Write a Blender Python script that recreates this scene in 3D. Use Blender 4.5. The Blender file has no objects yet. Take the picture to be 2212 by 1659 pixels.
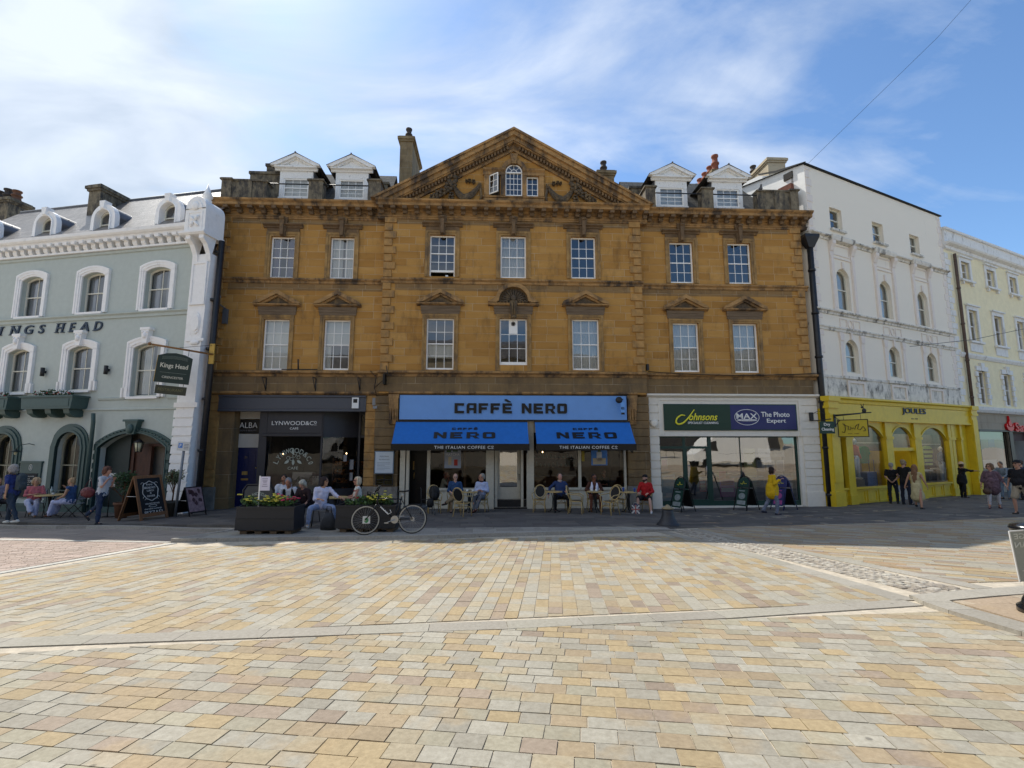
import bpy, bmesh, math, random
from mathutils import Vector, Matrix
R=math.radians; sin=math.sin; cos=math.cos; PI=math.pi
rnd=random.Random(7)
sc=bpy.context.scene; COL=sc.collection
# ---------------- camera ----------------
F=1050.0/2212*36
cam=bpy.data.cameras.new('camera'); cam.sensor_width=36; cam.lens=F; cam.clip_start=.05; cam.clip_end=3000
co=bpy.data.objects.new('camera',cam); COL.objects.link(co); co.location=(0,0,0)
co.rotation_euler=(R(90)+math.atan(134.5/1050),0,0); sc.camera=co
# ---------------- world + sun ----------------
SUN_EL,SUN_AZ=R(50.5),R(-43)      # azimuth from +Y, negative = to the left
SKY=.115
w=bpy.data.worlds.new('World'); sc.world=w; w.use_nodes=True; nt=w.node_tree; nt.nodes.clear()
N=nt.nodes.new; L=nt.links.new
out=N('ShaderNodeOutputWorld'); bg=N('ShaderNodeBackground'); bg.inputs[1].default_value=SKY
sky=N('ShaderNodeTexSky'); sky.sky_type='NISHITA'; sky.sun_disc=False; sky.sun_elevation=SUN_EL; sky.sun_rotation=SUN_AZ
sky.air_density=1.0; sky.dust_density=.6; sky.ozone_density=1.6
tc=N('ShaderNodeTexCoord'); sep=N('ShaderNodeSeparateXYZ'); L(tc.outputs['Generated'],sep.inputs[0])
def mth(op,a,b=None,nt=nt):
    n=nt.nodes.new('ShaderNodeMath'); n.operation=op
    for i,x in enumerate((a,b)):
        if x is None: continue
        if isinstance(x,(int,float)): n.inputs[i].default_value=x
        else: nt.links.new(x,n.inputs[i])
    return n.outputs[0]
zc=mth('MAXIMUM',mth('ADD',sep.outputs[2],.12),.05)
cmb=N('ShaderNodeCombineXYZ'); L(mth('DIVIDE',sep.outputs[0],zc),cmb.inputs[0]); L(mth('DIVIDE',sep.outputs[1],zc),cmb.inputs[1])
mp=N('ShaderNodeMapping'); mp.inputs['Rotation'].default_value=(0,0,R(28)); mp.inputs['Scale'].default_value=(.75,1.5,1); L(cmb.outputs[0],mp.inputs[0])
n1=N('ShaderNodeTexNoise'); n1.inputs['Scale'].default_value=.9; n1.inputs['Detail'].default_value=10; n1.inputs['Roughness'].default_value=.62; n1.inputs['Distortion'].default_value=.9; L(mp.outputs[0],n1.inputs[0])
n2=N('ShaderNodeTexNoise'); n2.inputs['Scale'].default_value=2.0; n2.inputs['Detail'].default_value=8; n2.inputs['Distortion'].default_value=.6; L(mp.outputs[0],n2.inputs[0])
# more cloud toward the left (west) side of the sky
dx=mth('MULTIPLY',mth('DIVIDE',sep.outputs[0],mth('MAXIMUM',sep.outputs[1],.2)),-.2)
dsum=mth('ADD',mth('ADD',n1.outputs[0],mth('MULTIPLY',n2.outputs[0],.5)),dx)
cr=N('ShaderNodeValToRGB'); cr.color_ramp.elements[0].position=.585; cr.color_ramp.elements[0].color=(0,0,0,1); cr.color_ramp.elements[1].position=.93; cr.color_ramp.elements[1].color=(1,1,1,1); L(dsum,cr.inputs[0])
mx=N('ShaderNodeMix'); mx.data_type='RGBA'; tn=N('ShaderNodeMix'); tn.data_type='RGBA'; tn.blend_type='MULTIPLY'; tn.inputs[0].default_value=1; mn=N('ShaderNodeMix'); mn.data_type='RGBA'; mn.blend_type='DARKEN'; mn.inputs[0].default_value=1; L(sky.outputs[0],mn.inputs[6]); mn.inputs[7].default_value=(4.6,5.6,7.0,1); L(mn.outputs[2],tn.inputs[6]); tn.inputs[7].default_value=(.66,.82,.95,1)
L(mth('MULTIPLY',cr.outputs[0],.9),mx.inputs[0]); L(tn.outputs[2],mx.inputs[6]); cs=N('ShaderNodeMix'); cs.data_type='RGBA'; cs.inputs[6].default_value=(2.9,3.35,4.0,1); cs.inputs[7].default_value=(4.5,4.85,5.3,1); cr2=N('ShaderNodeValToRGB'); cr2.color_ramp.elements[0].position=.36; cr2.color_ramp.elements[1].position=.62; L(n2.outputs[0],cr2.inputs[0]); L(cr2.outputs[0],cs.inputs[0]); L(cs.outputs[2],mx.inputs[7])
L(mx.outputs[2],bg.inputs[0]); L(bg.outputs[0],out.inputs[0])
sl=bpy.data.lights.new('sun','SUN'); sl.energy=3.05; sl.angle=R(.5); sl.color=(1,.95,.86)
so=bpy.data.objects.new('sun',sl); COL.objects.link(so)
sd=Vector((sin(SUN_AZ)*cos(SUN_EL),cos(SUN_AZ)*cos(SUN_EL),sin(SUN_EL)))
so.rotation_euler=sd.to_track_quat('Z','Y').to_euler()
sc.view_settings.view_transform='Standard'; sc.view_settings.look='None'; sc.view_settings.exposure=.84; sc.view_settings.gamma=1
try: sc.view_settings.use_curve_mapping=False
except Exception: pass
sc.cycles.max_bounces=8; sc.cycles.transparent_max_bounces=12
WK=1.045; WPt=(12.44*WK,19.37*WK,0)   # front corner of the tall white building
# ---------------- helpers ----------------
def lin(h):
    h=h.lstrip('#'); c=[int(h[i:i+2],16)/255 for i in (0,2,4)]
    return tuple(x/12.92 if x<.04045 else ((x+.055)/1.055)**2.4 for x in c)
MATS={}
def nodes(m):
    m.use_nodes=True; t=m.node_tree; return t,t.nodes['Principled BSDF']
def mat(name,col=None,rough=.6,var=.12,scale=6,bump=0,metal=0,spec=.4,emit=0,stretch=(1,1,1),dirt=None,dscale=1.5,dpos=(.5,.75)):
    if name in MATS: return MATS[name]
    if isinstance(col,str): col=lin(col)
    m=bpy.data.materials.new(name); MATS[name]=m; t,b=nodes(m)
    b.inputs['Roughness'].default_value=rough; b.inputs['Metallic'].default_value=metal; b.inputs['Specular IOR Level'].default_value=spec
    if emit:
        b.inputs['Base Color'].default_value=(*col,1); b.inputs['Emission Color'].default_value=(*col,1); b.inputs['Emission Strength'].default_value=emit; return m
    c=t.nodes.new('ShaderNodeTexCoord'); mp=t.nodes.new('ShaderNodeMapping'); mp.inputs['Scale'].default_value=stretch; t.links.new(c.outputs['Object'],mp.inputs[0])
    n=t.nodes.new('ShaderNodeTexNoise'); n.inputs['Scale'].default_value=scale; n.inputs['Detail'].default_value=6; n.inputs['Roughness'].default_value=.65; t.links.new(mp.outputs[0],n.inputs[0])
    r=t.nodes.new('ShaderNodeValToRGB'); r.color_ramp.elements[0].position=.3; r.color_ramp.elements[1].position=.7
    r.color_ramp.elements[0].color=(*[max(0,x*(1-var)) for x in col],1); r.color_ramp.elements[1].color=(*[min(1,x*(1+var)) for x in col],1)
    t.links.new(n.outputs[0],r.inputs[0]); last=r.outputs[0]
    if dirt:
        n3=t.nodes.new('ShaderNodeTexNoise'); n3.inputs['Scale'].default_value=dscale; n3.inputs['Detail'].default_value=9; n3.inputs['Roughness'].default_value=.7
        m3=t.nodes.new('ShaderNodeMapping'); m3.inputs['Scale'].default_value=(1.6,1.6,.7); t.links.new(c.outputs['Object'],m3.inputs[0]); t.links.new(m3.outputs[0],n3.inputs[0])
        r3=t.nodes.new('ShaderNodeValToRGB'); r3.color_ramp.elements[0].position=dpos[0]; r3.color_ramp.elements[1].position=dpos[1]; r3.color_ramp.elements[0].color=(0,0,0,1); r3.color_ramp.elements[1].color=(1,1,1,1)
        t.links.new(n3.outputs[0],r3.inputs[0]); q=t.nodes.new('ShaderNodeMix'); q.data_type='RGBA'; t.links.new(r3.outputs[0],q.inputs[0]); t.links.new(last,q.inputs[6]); q.inputs[7].default_value=(*dirt,1); last=q.outputs[2]
    t.links.new(last,b.inputs['Base Color'])
    if bump:
        n4=t.nodes.new('ShaderNodeTexNoise'); n4.inputs['Scale'].default_value=scale*5; n4.inputs['Detail'].default_value=5; t.links.new(c.outputs['Object'],n4.inputs[0])
        bn=t.nodes.new('ShaderNodeBump'); bn.inputs['Strength'].default_value=bump; bn.inputs['Distance'].default_value=.01; t.links.new(n4.outputs[0],bn.inputs['Height']); t.links.new(bn.outputs[0],b.inputs['Normal'])
    return m
def ashlar(name,cols,mortar,bw=.95,rh=.315,ms=.009,mvis=.5,dirt=(.085,.05,.026),dpos=(.53,.78),horiz=2.6,off=.5,zoff=0):
    if name in MATS: return MATS[name]
    m=bpy.data.materials.new(name); MATS[name]=m; t,b=nodes(m); nn=t.nodes.new; lk=t.links.new
    c=nn('ShaderNodeTexCoord'); s=nn('ShaderNodeSeparateXYZ'); lk(c.outputs['Object'],s.inputs[0]); k=nn('ShaderNodeCombineXYZ'); lk(s.outputs[0],k.inputs[0]); lk(mth('ADD',s.outputs[2],20+zoff,t),k.inputs[1])
    wn=nn('ShaderNodeTexNoise'); wn.inputs['Scale'].default_value=3; lk(k.outputs[0],wn.inputs[0])
    br=nn('ShaderNodeTexBrick'); br.inputs['Scale'].default_value=1; br.inputs['Brick Width'].default_value=bw; br.inputs['Row Height'].default_value=rh; br.inputs['Mortar Size'].default_value=ms; br.inputs['Mortar Smooth'].default_value=.3; br.offset=off; br.squash=.72; br.squash_frequency=3
    br.inputs['Color1'].default_value=(0,0,0,1); br.inputs['Color2'].default_value=(1,1,1,1); br.inputs['Mortar'].default_value=(.5,.5,.5,1); lk(k.outputs[0],br.inputs[0])
    r=nn('ShaderNodeValToRGB'); r.color_ramp.elements[0].color=(*cols[0],1); r.color_ramp.elements[1].color=(*cols[-1],1)
    for i,cc in enumerate(cols[1:-1]):
        e=r.color_ramp.elements.new((i+1)/(len(cols)-1)); e.color=(*cc,1)
    # blocks + streaky tone
    mp=nn('ShaderNodeMapping'); mp.inputs['Scale'].default_value=(.55,.55,horiz); lk(c.outputs['Object'],mp.inputs[0])
    n=nn('ShaderNodeTexNoise'); n.inputs['Scale'].default_value=1.6; n.inputs['Detail'].default_value=8; n.inputs['Roughness'].default_value=.6; lk(mp.outputs[0],n.inputs[0])
    lk(mth('ADD',mth('MULTIPLY',br.outputs[0],.42,t),mth('MULTIPLY',n.outputs[0],.6,t),t),r.inputs[0])
    # mortar shown patchily
    n5=nn('ShaderNodeTexNoise'); n5.inputs['Scale'].default_value=.9; n5.inputs['Detail'].default_value=3; lk(c.outputs['Object'],n5.inputs[0])
    r5=nn('ShaderNodeValToRGB'); r5.color_ramp.elements[0].position=.4; r5.color_ramp.elements[1].position=.62; lk(n5.outputs[0],r5.inputs[0])
    fac=mth('MULTIPLY',br.outputs['Fac'],mth('ADD',mth('MULTIPLY',r5.outputs[0],mvis,t),.18,t),t)
    q=nn('ShaderNodeMix'); q.data_type='RGBA'; lk(fac,q.inputs[0]); lk(r.outputs[0],q.inputs[6]); q.inputs[7].default_value=(*mortar,1)
    n3=nn('ShaderNodeTexNoise'); n3.inputs['Scale'].default_value=.8; n3.inputs['Detail'].default_value=10; n3.inputs['Roughness'].default_value=.72; m6=nn('ShaderNodeMapping'); m6.inputs['Scale'].default_value=(2.2,2.2,.8); lk(c.outputs['Object'],m6.inputs[0]); lk(m6.outputs[0],n3.inputs[0])
    r3=nn('ShaderNodeValToRGB'); r3.color_ramp.elements[0].position=dpos[0]; r3.color_ramp.elements[1].position=dpos[1]; lk(n3.outputs[0],r3.inputs[0])
    q2=nn('ShaderNodeMix'); q2.data_type='RGBA'; lk(mth('MULTIPLY',r3.outputs[0],.8,t),q2.inputs[0]); lk(q.outputs[2],q2.inputs[6]); q2.inputs[7].default_value=(*dirt,1); lk(q2.outputs[2],b.inputs['Base Color'])
    n4=nn('ShaderNodeTexNoise'); n4.inputs['Scale'].default_value=35; n4.inputs['Detail'].default_value=4; lk(c.outputs['Object'],n4.inputs[0])
    h=mth('SUBTRACT',mth('MULTIPLY',n4.outputs[0],.35,t),br.outputs['Fac'],t)
    bn=nn('ShaderNodeBump'); bn.inputs['Strength'].default_value=.7; bn.inputs['Distance'].default_value=.02; lk(h,bn.inputs['Height']); lk(bn.outputs[0],b.inputs['Normal'])
    b.inputs['Roughness'].default_value=.85; b.inputs['Specular IOR Level'].default_value=.2
    return m
def glass(name,tint=(.8,.84,.85),base=.05,mul=1.3):
    if name in MATS: return MATS[name]
    m=bpy.data.materials.new(name); MATS[name]=m; m.use_nodes=True; t=m.node_tree; t.nodes.clear(); nn=t.nodes.new; lk=t.links.new
    o=nn('ShaderNodeOutputMaterial'); tr=nn('ShaderNodeBsdfTransparent'); tr.inputs[0].default_value=(*tint,1); g=nn('ShaderNodeBsdfGlossy'); g.inputs['Roughness'].default_value=.01
    f=nn('ShaderNodeFresnel'); f.inputs[0].default_value=1.5; x=nn('ShaderNodeMixShader')
    c=nn('ShaderNodeTexCoord'); n=nn('ShaderNodeTexNoise'); n.inputs['Scale'].default_value=1.3; lk(c.outputs['Object'],n.inputs[0]); bn=nn('ShaderNodeBump'); bn.inputs['Strength'].default_value=.12; bn.inputs['Distance'].default_value=.02; lk(n.outputs[0],bn.inputs['Height']); lk(bn.outputs[0],g.inputs['Normal'])
    geo=nn('ShaderNodeNewGeometry')
    lk(mth('MINIMUM',mth('ADD',mth('MULTIPLY',f.outputs[0],mul,t),base,t),1,t),x.inputs[0]); lk(tr.outputs[0],x.inputs[1]); lk(g.outputs[0],x.inputs[2]); lk(x.outputs[0],o.inputs[0])
    return m
class M:
    def __init__(s): s.v=[];s.f=[];s.mi=[];s.sm=[]
    def add(s,vs,fs,m=0,smooth=False):
        o=len(s.v); s.v+= [tuple(p) for p in vs]; s.f+=[tuple(i+o for i in f) for f in fs]; s.mi+=[m]*len(fs); s.sm+=[smooth]*len(fs); return s
    def box(s,x0,x1,y0,y1,z0,z1,m=0):
        vs=[(x,y,z) for x in (x0,x1) for y in (y0,y1) for z in (z0,z1)]
        return s.add(vs,[(0,1,3,2),(4,6,7,5),(0,4,5,1),(2,3,7,6),(0,2,6,4),(1,5,7,3)],m)
    def ext(s,poly,y0,y1,m=0,smooth=False):   # polygon (x,z) extruded along y
        n=len(poly); vs=[(x,y0,z) for x,z in poly]+[(x,y1,z) for x,z in poly]
        s.add(vs,[tuple(range(n)),tuple(range(2*n-1,n-1,-1))],m)
        return s.add(vs,[(i,(i+1)%n,n+(i+1)%n,n+i) for i in range(n)],m,smooth)
    def prof(s,poly,x0,x1,m=0):  # profile (y,z) swept along x
        n=len(poly); vs=[(x0,y,z) for y,z in poly]+[(x1,y,z) for y,z in poly]
        return s.add(vs,[tuple(range(n)),tuple(range(2*n-1,n-1,-1))]+[(i,(i+1)%n,n+(i+1)%n,n+i) for i in range(n)],m)
    def exz(s,poly,z0,z1,m=0,smooth=False):
        n=len(poly); vs=[(x,y,z0) for x,y in poly]+[(x,y,z1) for x,y in poly]
        s.add(vs,[tuple(range(n)),tuple(range(2*n-1,n-1,-1))],m)
        return s.add(vs,[(i,(i+1)%n,n+(i+1)%n,n+i) for i in range(n)],m,smooth)
    def band(s,inner,outer,y0,y1,m=0,closed=False): # strip between two polylines (x,z), thickness y
        n=len(inner); r=range(n if closed else n-1)
        for i in r:
            j=(i+1)%n; a,b,c,d=inner[i],inner[j],outer[j],outer[i]
            vs=[(p[0],y,p[1]) for y in (y0,y1) for p in (a,b,c,d)]
            s.add(vs,[(0,1,2,3),(7,6,5,4),(0,4,5,1),(3,2,6,7)]+([(0,3,7,4)] if (i==0 and not closed) else [])+([(1,5,6,2)] if (i==n-2 and not closed) else []),m)
        return s
    def tube(s,pts,r,n=8,m=0,closed=False,rs=None,cap=True):
        P=[Vector(p) for p in pts]; k=len(P); vs=[]; up=None
        for i,p in enumerate(P):
            a=P[(i-1)%k] if (closed or i>0) else p; b=P[(i+1)%k] if (closed or i<k-1) else p
            t=(b-a).normalized() if (b-a).length>1e-9 else Vector((0,0,1))
            if up is None: up=t.orthogonal().normalized()
            else:
                up=(up-t*up.dot(t)); up=up.normalized() if up.length>1e-6 else t.orthogonal().normalized()
            q=t.cross(up); rr=rs[i] if rs else r
            for j in range(n):
                an=2*PI*j/n; vs.append(p+(up*cos(an)+q*sin(an))*rr)
        fs=[]
        for i in range(k if closed else k-1):
            for j in range(n):
                a=i*n+j; b=i*n+(j+1)%n; c=((i+1)%k)*n+(j+1)%n; d=((i+1)%k)*n+j; fs.append((a,b,c,d))
        s.add(vs,fs,m,n>4)
        if not closed and cap: s.add(vs[:n],[tuple(range(n))],m); s.add(vs[-n:],[tuple(range(n))],m)
        return s
    def lathe(s,pr,n=20,c=(0,0),m=0,smooth=True,axis='z',z0=0):
        vs=[]
        for r,z in pr:
            for j in range(n):
                a=2*PI*j/n; x,y=r*cos(a),r*sin(a)
                vs.append((c[0]+x,c[1]+y,z+z0) if axis=='z' else (c[0]+x,z+z0,c[1]+y))
        k=len(pr); fs=[(i*n+j,i*n+(j+1)%n,(i+1)*n+(j+1)%n,(i+1)*n+j) for i in range(k-1) for j in range(n)]
        s.add(vs,fs,m,smooth)
        if pr[0][0]>1e-4: s.add(vs[:n],[tuple(range(n))],m)
        if pr[-1][0]>1e-4: s.add(vs[-n:],[tuple(range(n))],m)
        return s
    def ell(s,c,r,n=12,k=8,m=0,mtx=None):
        vs=[];c=Vector(c)
        for i in range(1,k):
            th=PI*i/k
            for j in range(n):
                a=2*PI*j/n; p=Vector((r[0]*sin(th)*cos(a),r[1]*sin(th)*sin(a),r[2]*cos(th)))
                if mtx: p=mtx@p
                vs.append(c+p)
        t=Vector((0,0,r[2])); t=(mtx@t) if mtx else t
        vs+= [c+t,c-t]; T=len(vs)-2; B=T+1
        fs=[(i*n+j,i*n+(j+1)%n,(i+1)*n+(j+1)%n,(i+1)*n+j) for i in range(k-2) for j in range(n)]
        fs+=[(T,(j+1)%n,j) for j in range(n)]+[(B,(k-2)*n+j,(k-2)*n+(j+1)%n) for j in range(n)]
        return s.add(vs,fs,m,True)
    def mesh(s,name,mats,recalc=True):
        me=bpy.data.meshes.new(name); me.from_pydata(s.v,[],s.f)
        for x in (mats if isinstance(mats,(list,tuple)) else [mats]): me.materials.append(x)
        me.polygons.foreach_set('material_index',s.mi); me.polygons.foreach_set('use_smooth',s.sm)
        if recalc:
            b=bmesh.new(); b.from_mesh(me); bmesh.ops.remove_doubles(b,verts=b.verts,dist=1e-5); bmesh.ops.recalc_face_normals(b,faces=b.faces); b.to_mesh(me); b.free()
        me.update(); return me
    def build(s,name,mats,parent=None,recalc=True,loc=None,rot=None,label=None):
        return obj(name,s.mesh(name,mats,recalc),parent,loc,rot,label)
def obj(name,me,parent=None,loc=None,rot=None,label=None):
    o=bpy.data.objects.new(name,me); COL.objects.link(o)
    if parent: o.parent=parent
    if loc: o.location=loc
    if rot: o.rotation_euler=rot
    if label: o['label']=label
    return o
def thing(name,label,cat,loc=(0,0,0),rz=0,group=None,rot=None):
    o=bpy.data.objects.new(name,None); COL.objects.link(o)
    if loc is WPt: o.scale=(WK,WK,WK)
    o.empty_display_size=.2; o.location=loc; o.rotation_euler=rot or (0,0,rz); o['label']=label; o['category']=cat
    if group: o['group']=group
    return o
def tag(o,label,cat,group=None):
    o['label']=label; o['category']=cat
    if group: o['group']=group
    return o
def struct(o,kind='structure'): o['kind']=kind; return o
def copytree(o,parent=None):
    c=o.copy(); COL.objects.link(c)
    if parent: c.parent=parent
    for ch in [x for x in COL.objects if x.parent==o]: copytree(ch,c)
    return c
def arc(cx,cz,rx,rz,a0,a1,n=12): return [(cx+rx*cos(R(a0+(a1-a0)*i/n)),cz+rz*sin(R(a0+(a1-a0)*i/n))) for i in range(n+1)]
def wall(b,x0,x1,z0,z1,y,dep,ops,m=0):
    """flat wall face at y with rectangular openings (x0,x1,z0,z1); reveals run back by dep"""
    xs=sorted({x0,x1,*[o[0] for o in ops],*[o[1] for o in ops]}); zs=sorted({z0,z1,*[o[2] for o in ops],*[o[3] for o in ops]})
    xs=[x for x in xs if x0<=x<=x1]; zs=[z for z in zs if z0<=z<=z1]
    for j in range(len(zs)-1):
        run=None
        for i in range(len(xs)-1):
            cx,cz=(xs[i]+xs[i+1])/2,(zs[j]+zs[j+1])/2
            hole=any(o[0]<cx<o[1] and o[2]<cz<o[3] for o in ops)
            if not hole:
                run=(run[0],xs[i+1]) if run else (xs[i],xs[i+1])
            if (hole or i==len(xs)-2) and run:
                a,c=run; b.add([(a,y,zs[j]),(c,y,zs[j]),(c,y,zs[j+1]),(a,y,zs[j+1])],[(0,1,2,3)],m); run=None
    for o in ops:
        a,c,d,e=o[:4]; q=y+dep
        b.add([(a,y,d),(a,q,d),(a,q,e),(a,y,e),(c,y,d),(c,q,d),(c,q,e),(c,y,e)],[(0,1,2,3),(4,7,6,5),(0,4,5,1),(3,2,6,7)],m)
_txt={}
def text_me(body,ext=.01,off=0.0,shear=0,space=1.0,res=3):
    k=(body,round(ext,4),off,shear,space)
    c=bpy.data.curves.new('t','FONT'); c.body=body; c.extrude=ext; c.offset=off; c.shear=shear; c.space_character=space; c.resolution_u=res; c.align_x='LEFT'; c.space_line=.95
    o=bpy.data.objects.new('t',c); COL.objects.link(o); dg=bpy.context.evaluated_depsgraph_get(); dg.update()
    me=bpy.data.meshes.new_from_object(o.evaluated_get(dg)); bpy.data.objects.remove(o); bpy.data.curves.remove(c); return me
def letters(name,body,x0,x1,z0,z1,y,m,parent,dep=.015,off=0,shear=0,space=1.0,mirror=False,keep=False,build=True,xf=None):
    """text fitted to a box in the x-z plane, facing -y, standing proud of y by dep"""
    me=text_me(body,.5,off,shear,space)
    xs=[v.co.x for v in me.vertices]; ys=[v.co.y for v in me.vertices]
    if not xs: return None
    ax,bx,ay,by=min(xs),max(xs),min(ys),max(ys); sx=(x1-x0)/(bx-ax); sz=(z1-z0)/max(1e-6,(by-ay))
    if keep: sx=sz=min(sx,sz)
    cx=(x0+x1)/2; cz=(z0+z1)/2
    for v in me.vertices:
        px=(v.co.x-(ax+bx)/2)*sx; pz=(v.co.y-(ay+by)/2)*sz; py=y-dep*(.5+v.co.z)
        if mirror: px=-px
        p=Vector((cx+px,py,cz+pz))
        if xf: p=xf(p)
        v.co=p
    me.materials.clear(); me.materials.append(m)
    for p in me.polygons: p.material_index=0
    me.name=name
    if not build: return me
    return obj(name,me,parent)
def ground(x,y):
    if y<12.3: return -1.5+.006*x-.0527*y
    pts=[(-60,-.045),(-12.5,-.045),(-10,-.034),(-6,-.04),(0,-.052),(12,-.046),(20,-.035),(80,-.02)]
    for (a,s0),(b,s1) in zip(pts,pts[1:]):
        if x<=b or b==80:
            t=max(0,min(1,(x-a)/(b-a))); s=s0+(s1-s0)*t; break
    return -1.5+.006*x-.0527*12.3+s*(y-12.3)
def pav(x,y):
    k=1-max(0,min(1,(x-2.5)/3.0)); return ground(x,y)+.075*k*k*(3-2*k)
# ---------------- paving ----------------
def slabmat(name,ochre,amt=.5,bump=.25,rough=.8):
    m=bpy.data.materials.new(name); t,b=nodes(m); nn=t.nodes.new; lk=t.links.new
    a=nn('ShaderNodeAttribute'); a.attribute_name='Col'; c=nn('ShaderNodeTexCoord')
    n=nn('ShaderNodeTexNoise'); n.inputs['Scale'].default_value=2.3; n.inputs['Detail'].default_value=4; lk(c.outputs['Object'],n.inputs[0])
    r=nn('ShaderNodeValToRGB'); r.color_ramp.elements[0].position=.55; r.color_ramp.elements[1].position=.64; lk(n.outputs[0],r.inputs[0])
    q=nn('ShaderNodeMix'); q.data_type='RGBA'; lk(mth('MULTIPLY',r.outputs[0],amt,t),q.inputs[0]); lk(a.outputs[0],q.inputs[6]); q.inputs[7].default_value=(*ochre,1)
    n2=nn('ShaderNodeTexNoise'); n2.inputs['Scale'].default_value=26; n2.inputs['Detail'].default_value=7; n2.inputs['Roughness'].default_value=.75; lk(c.outputs['Object'],n2.inputs[0])
    q2=nn('ShaderNodeMix'); q2.data_type='RGBA'; q2.blend_type='MULTIPLY'; q2.inputs[0].default_value=1; lk(q.outputs[2],q2.inputs[6])
    r2=nn('ShaderNodeValToRGB'); r2.color_ramp.elements[0].position=.25; r2.color_ramp.elements[1].position=.7; r2.color_ramp.elements[0].color=(.62,.6,.57,1); r2.color_ramp.elements[1].color=(1.0,1.0,1.0,1); lk(n2.outputs[0],r2.inputs[0]); lk(r2.outputs[0],q2.inputs[7]); 
    n3=nn('ShaderNodeTexNoise'); n3.inputs['Scale'].default_value=.55; n3.inputs['Detail'].default_value=6; lk(c.outputs['Object'],n3.inputs[0])
    r4=nn('ShaderNodeValToRGB'); r4.color_ramp.elements[0].position=.3; r4.color_ramp.elements[1].position=.72; r4.color_ramp.elements[0].color=(.86,.86,.86,1); r4.color_ramp.elements[1].color=(1,1,1,1); lk(n3.outputs[0],r4.inputs[0])
    q3=nn('ShaderNodeMix'); q3.data_type='RGBA'; q3.blend_type='MULTIPLY'; q3.inputs[0].default_value=1; lk(q2.outputs[2],q3.inputs[6]); lk(r4.outputs[0],q3.inputs[7]); vo=nn('ShaderNodeTexVoronoi'); vo.inputs['Scale'].default_value=2.6; lk(c.outputs['Object'],vo.inputs[0]); rv_=nn('ShaderNodeValToRGB'); rv_.color_ramp.elements[0].position=.035; rv_.color_ramp.elements[1].position=.06; rv_.color_ramp.elements[0].color=(.55,.55,.56,1); lk(vo.outputs['Distance'],rv_.inputs[0])
    q4=nn('ShaderNodeMix'); q4.data_type='RGBA'; q4.blend_type='MULTIPLY'; q4.inputs[0].default_value=1; lk(q3.outputs[2],q4.inputs[6]); lk(rv_.outputs[0],q4.inputs[7]); lk(q4.outputs[2],b.inputs['Base Color'])
    bn=nn('ShaderNodeBump'); bn.inputs['Strength'].default_value=bump; bn.inputs['Distance'].default_value=.008; lk(n2.outputs[0],bn.inputs['Height']); lk(bn.outputs[0],b.inputs['Normal'])
    b.inputs['Roughness'].default_value=rough; b.inputs['Specular IOR Level'].default_value=.3
    return m
def clip(poly,zone):
    for i in range(len(zone)):
        a=zone[i]; b=zone[(i+1)%len(zone)]; o=[]
        ins=lambda p:(b[0]-a[0])*(p[1]-a[1])-(b[1]-a[1])*(p[0]-a[0])>=0
        for k in range(len(poly)):
            p=poly[k]; q=poly[(k+1)%len(poly)]
            if ins(p): o.append(p)
            if ins(p)!=ins(q):
                d1=(b[0]-a[0])*(p[1]-a[1])-(b[1]-a[1])*(p[0]-a[0]); d2=(b[0]-a[0])*(q[1]-a[1])-(b[1]-a[1])*(q[0]-a[0]); t=d1/(d1-d2)
                o.append((p[0]+(q[0]-p[0])*t,p[1]+(q[1]-p[1])*t))
        poly=o
        if len(poly)<3: return []
    return poly
def area(p): return .5*sum(p[i][0]*p[(i+1)%len(p)][1]-p[(i+1)%len(p)][0]*p[i][1] for i in range(len(p)))
from mathutils import noise as mnoise
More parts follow.
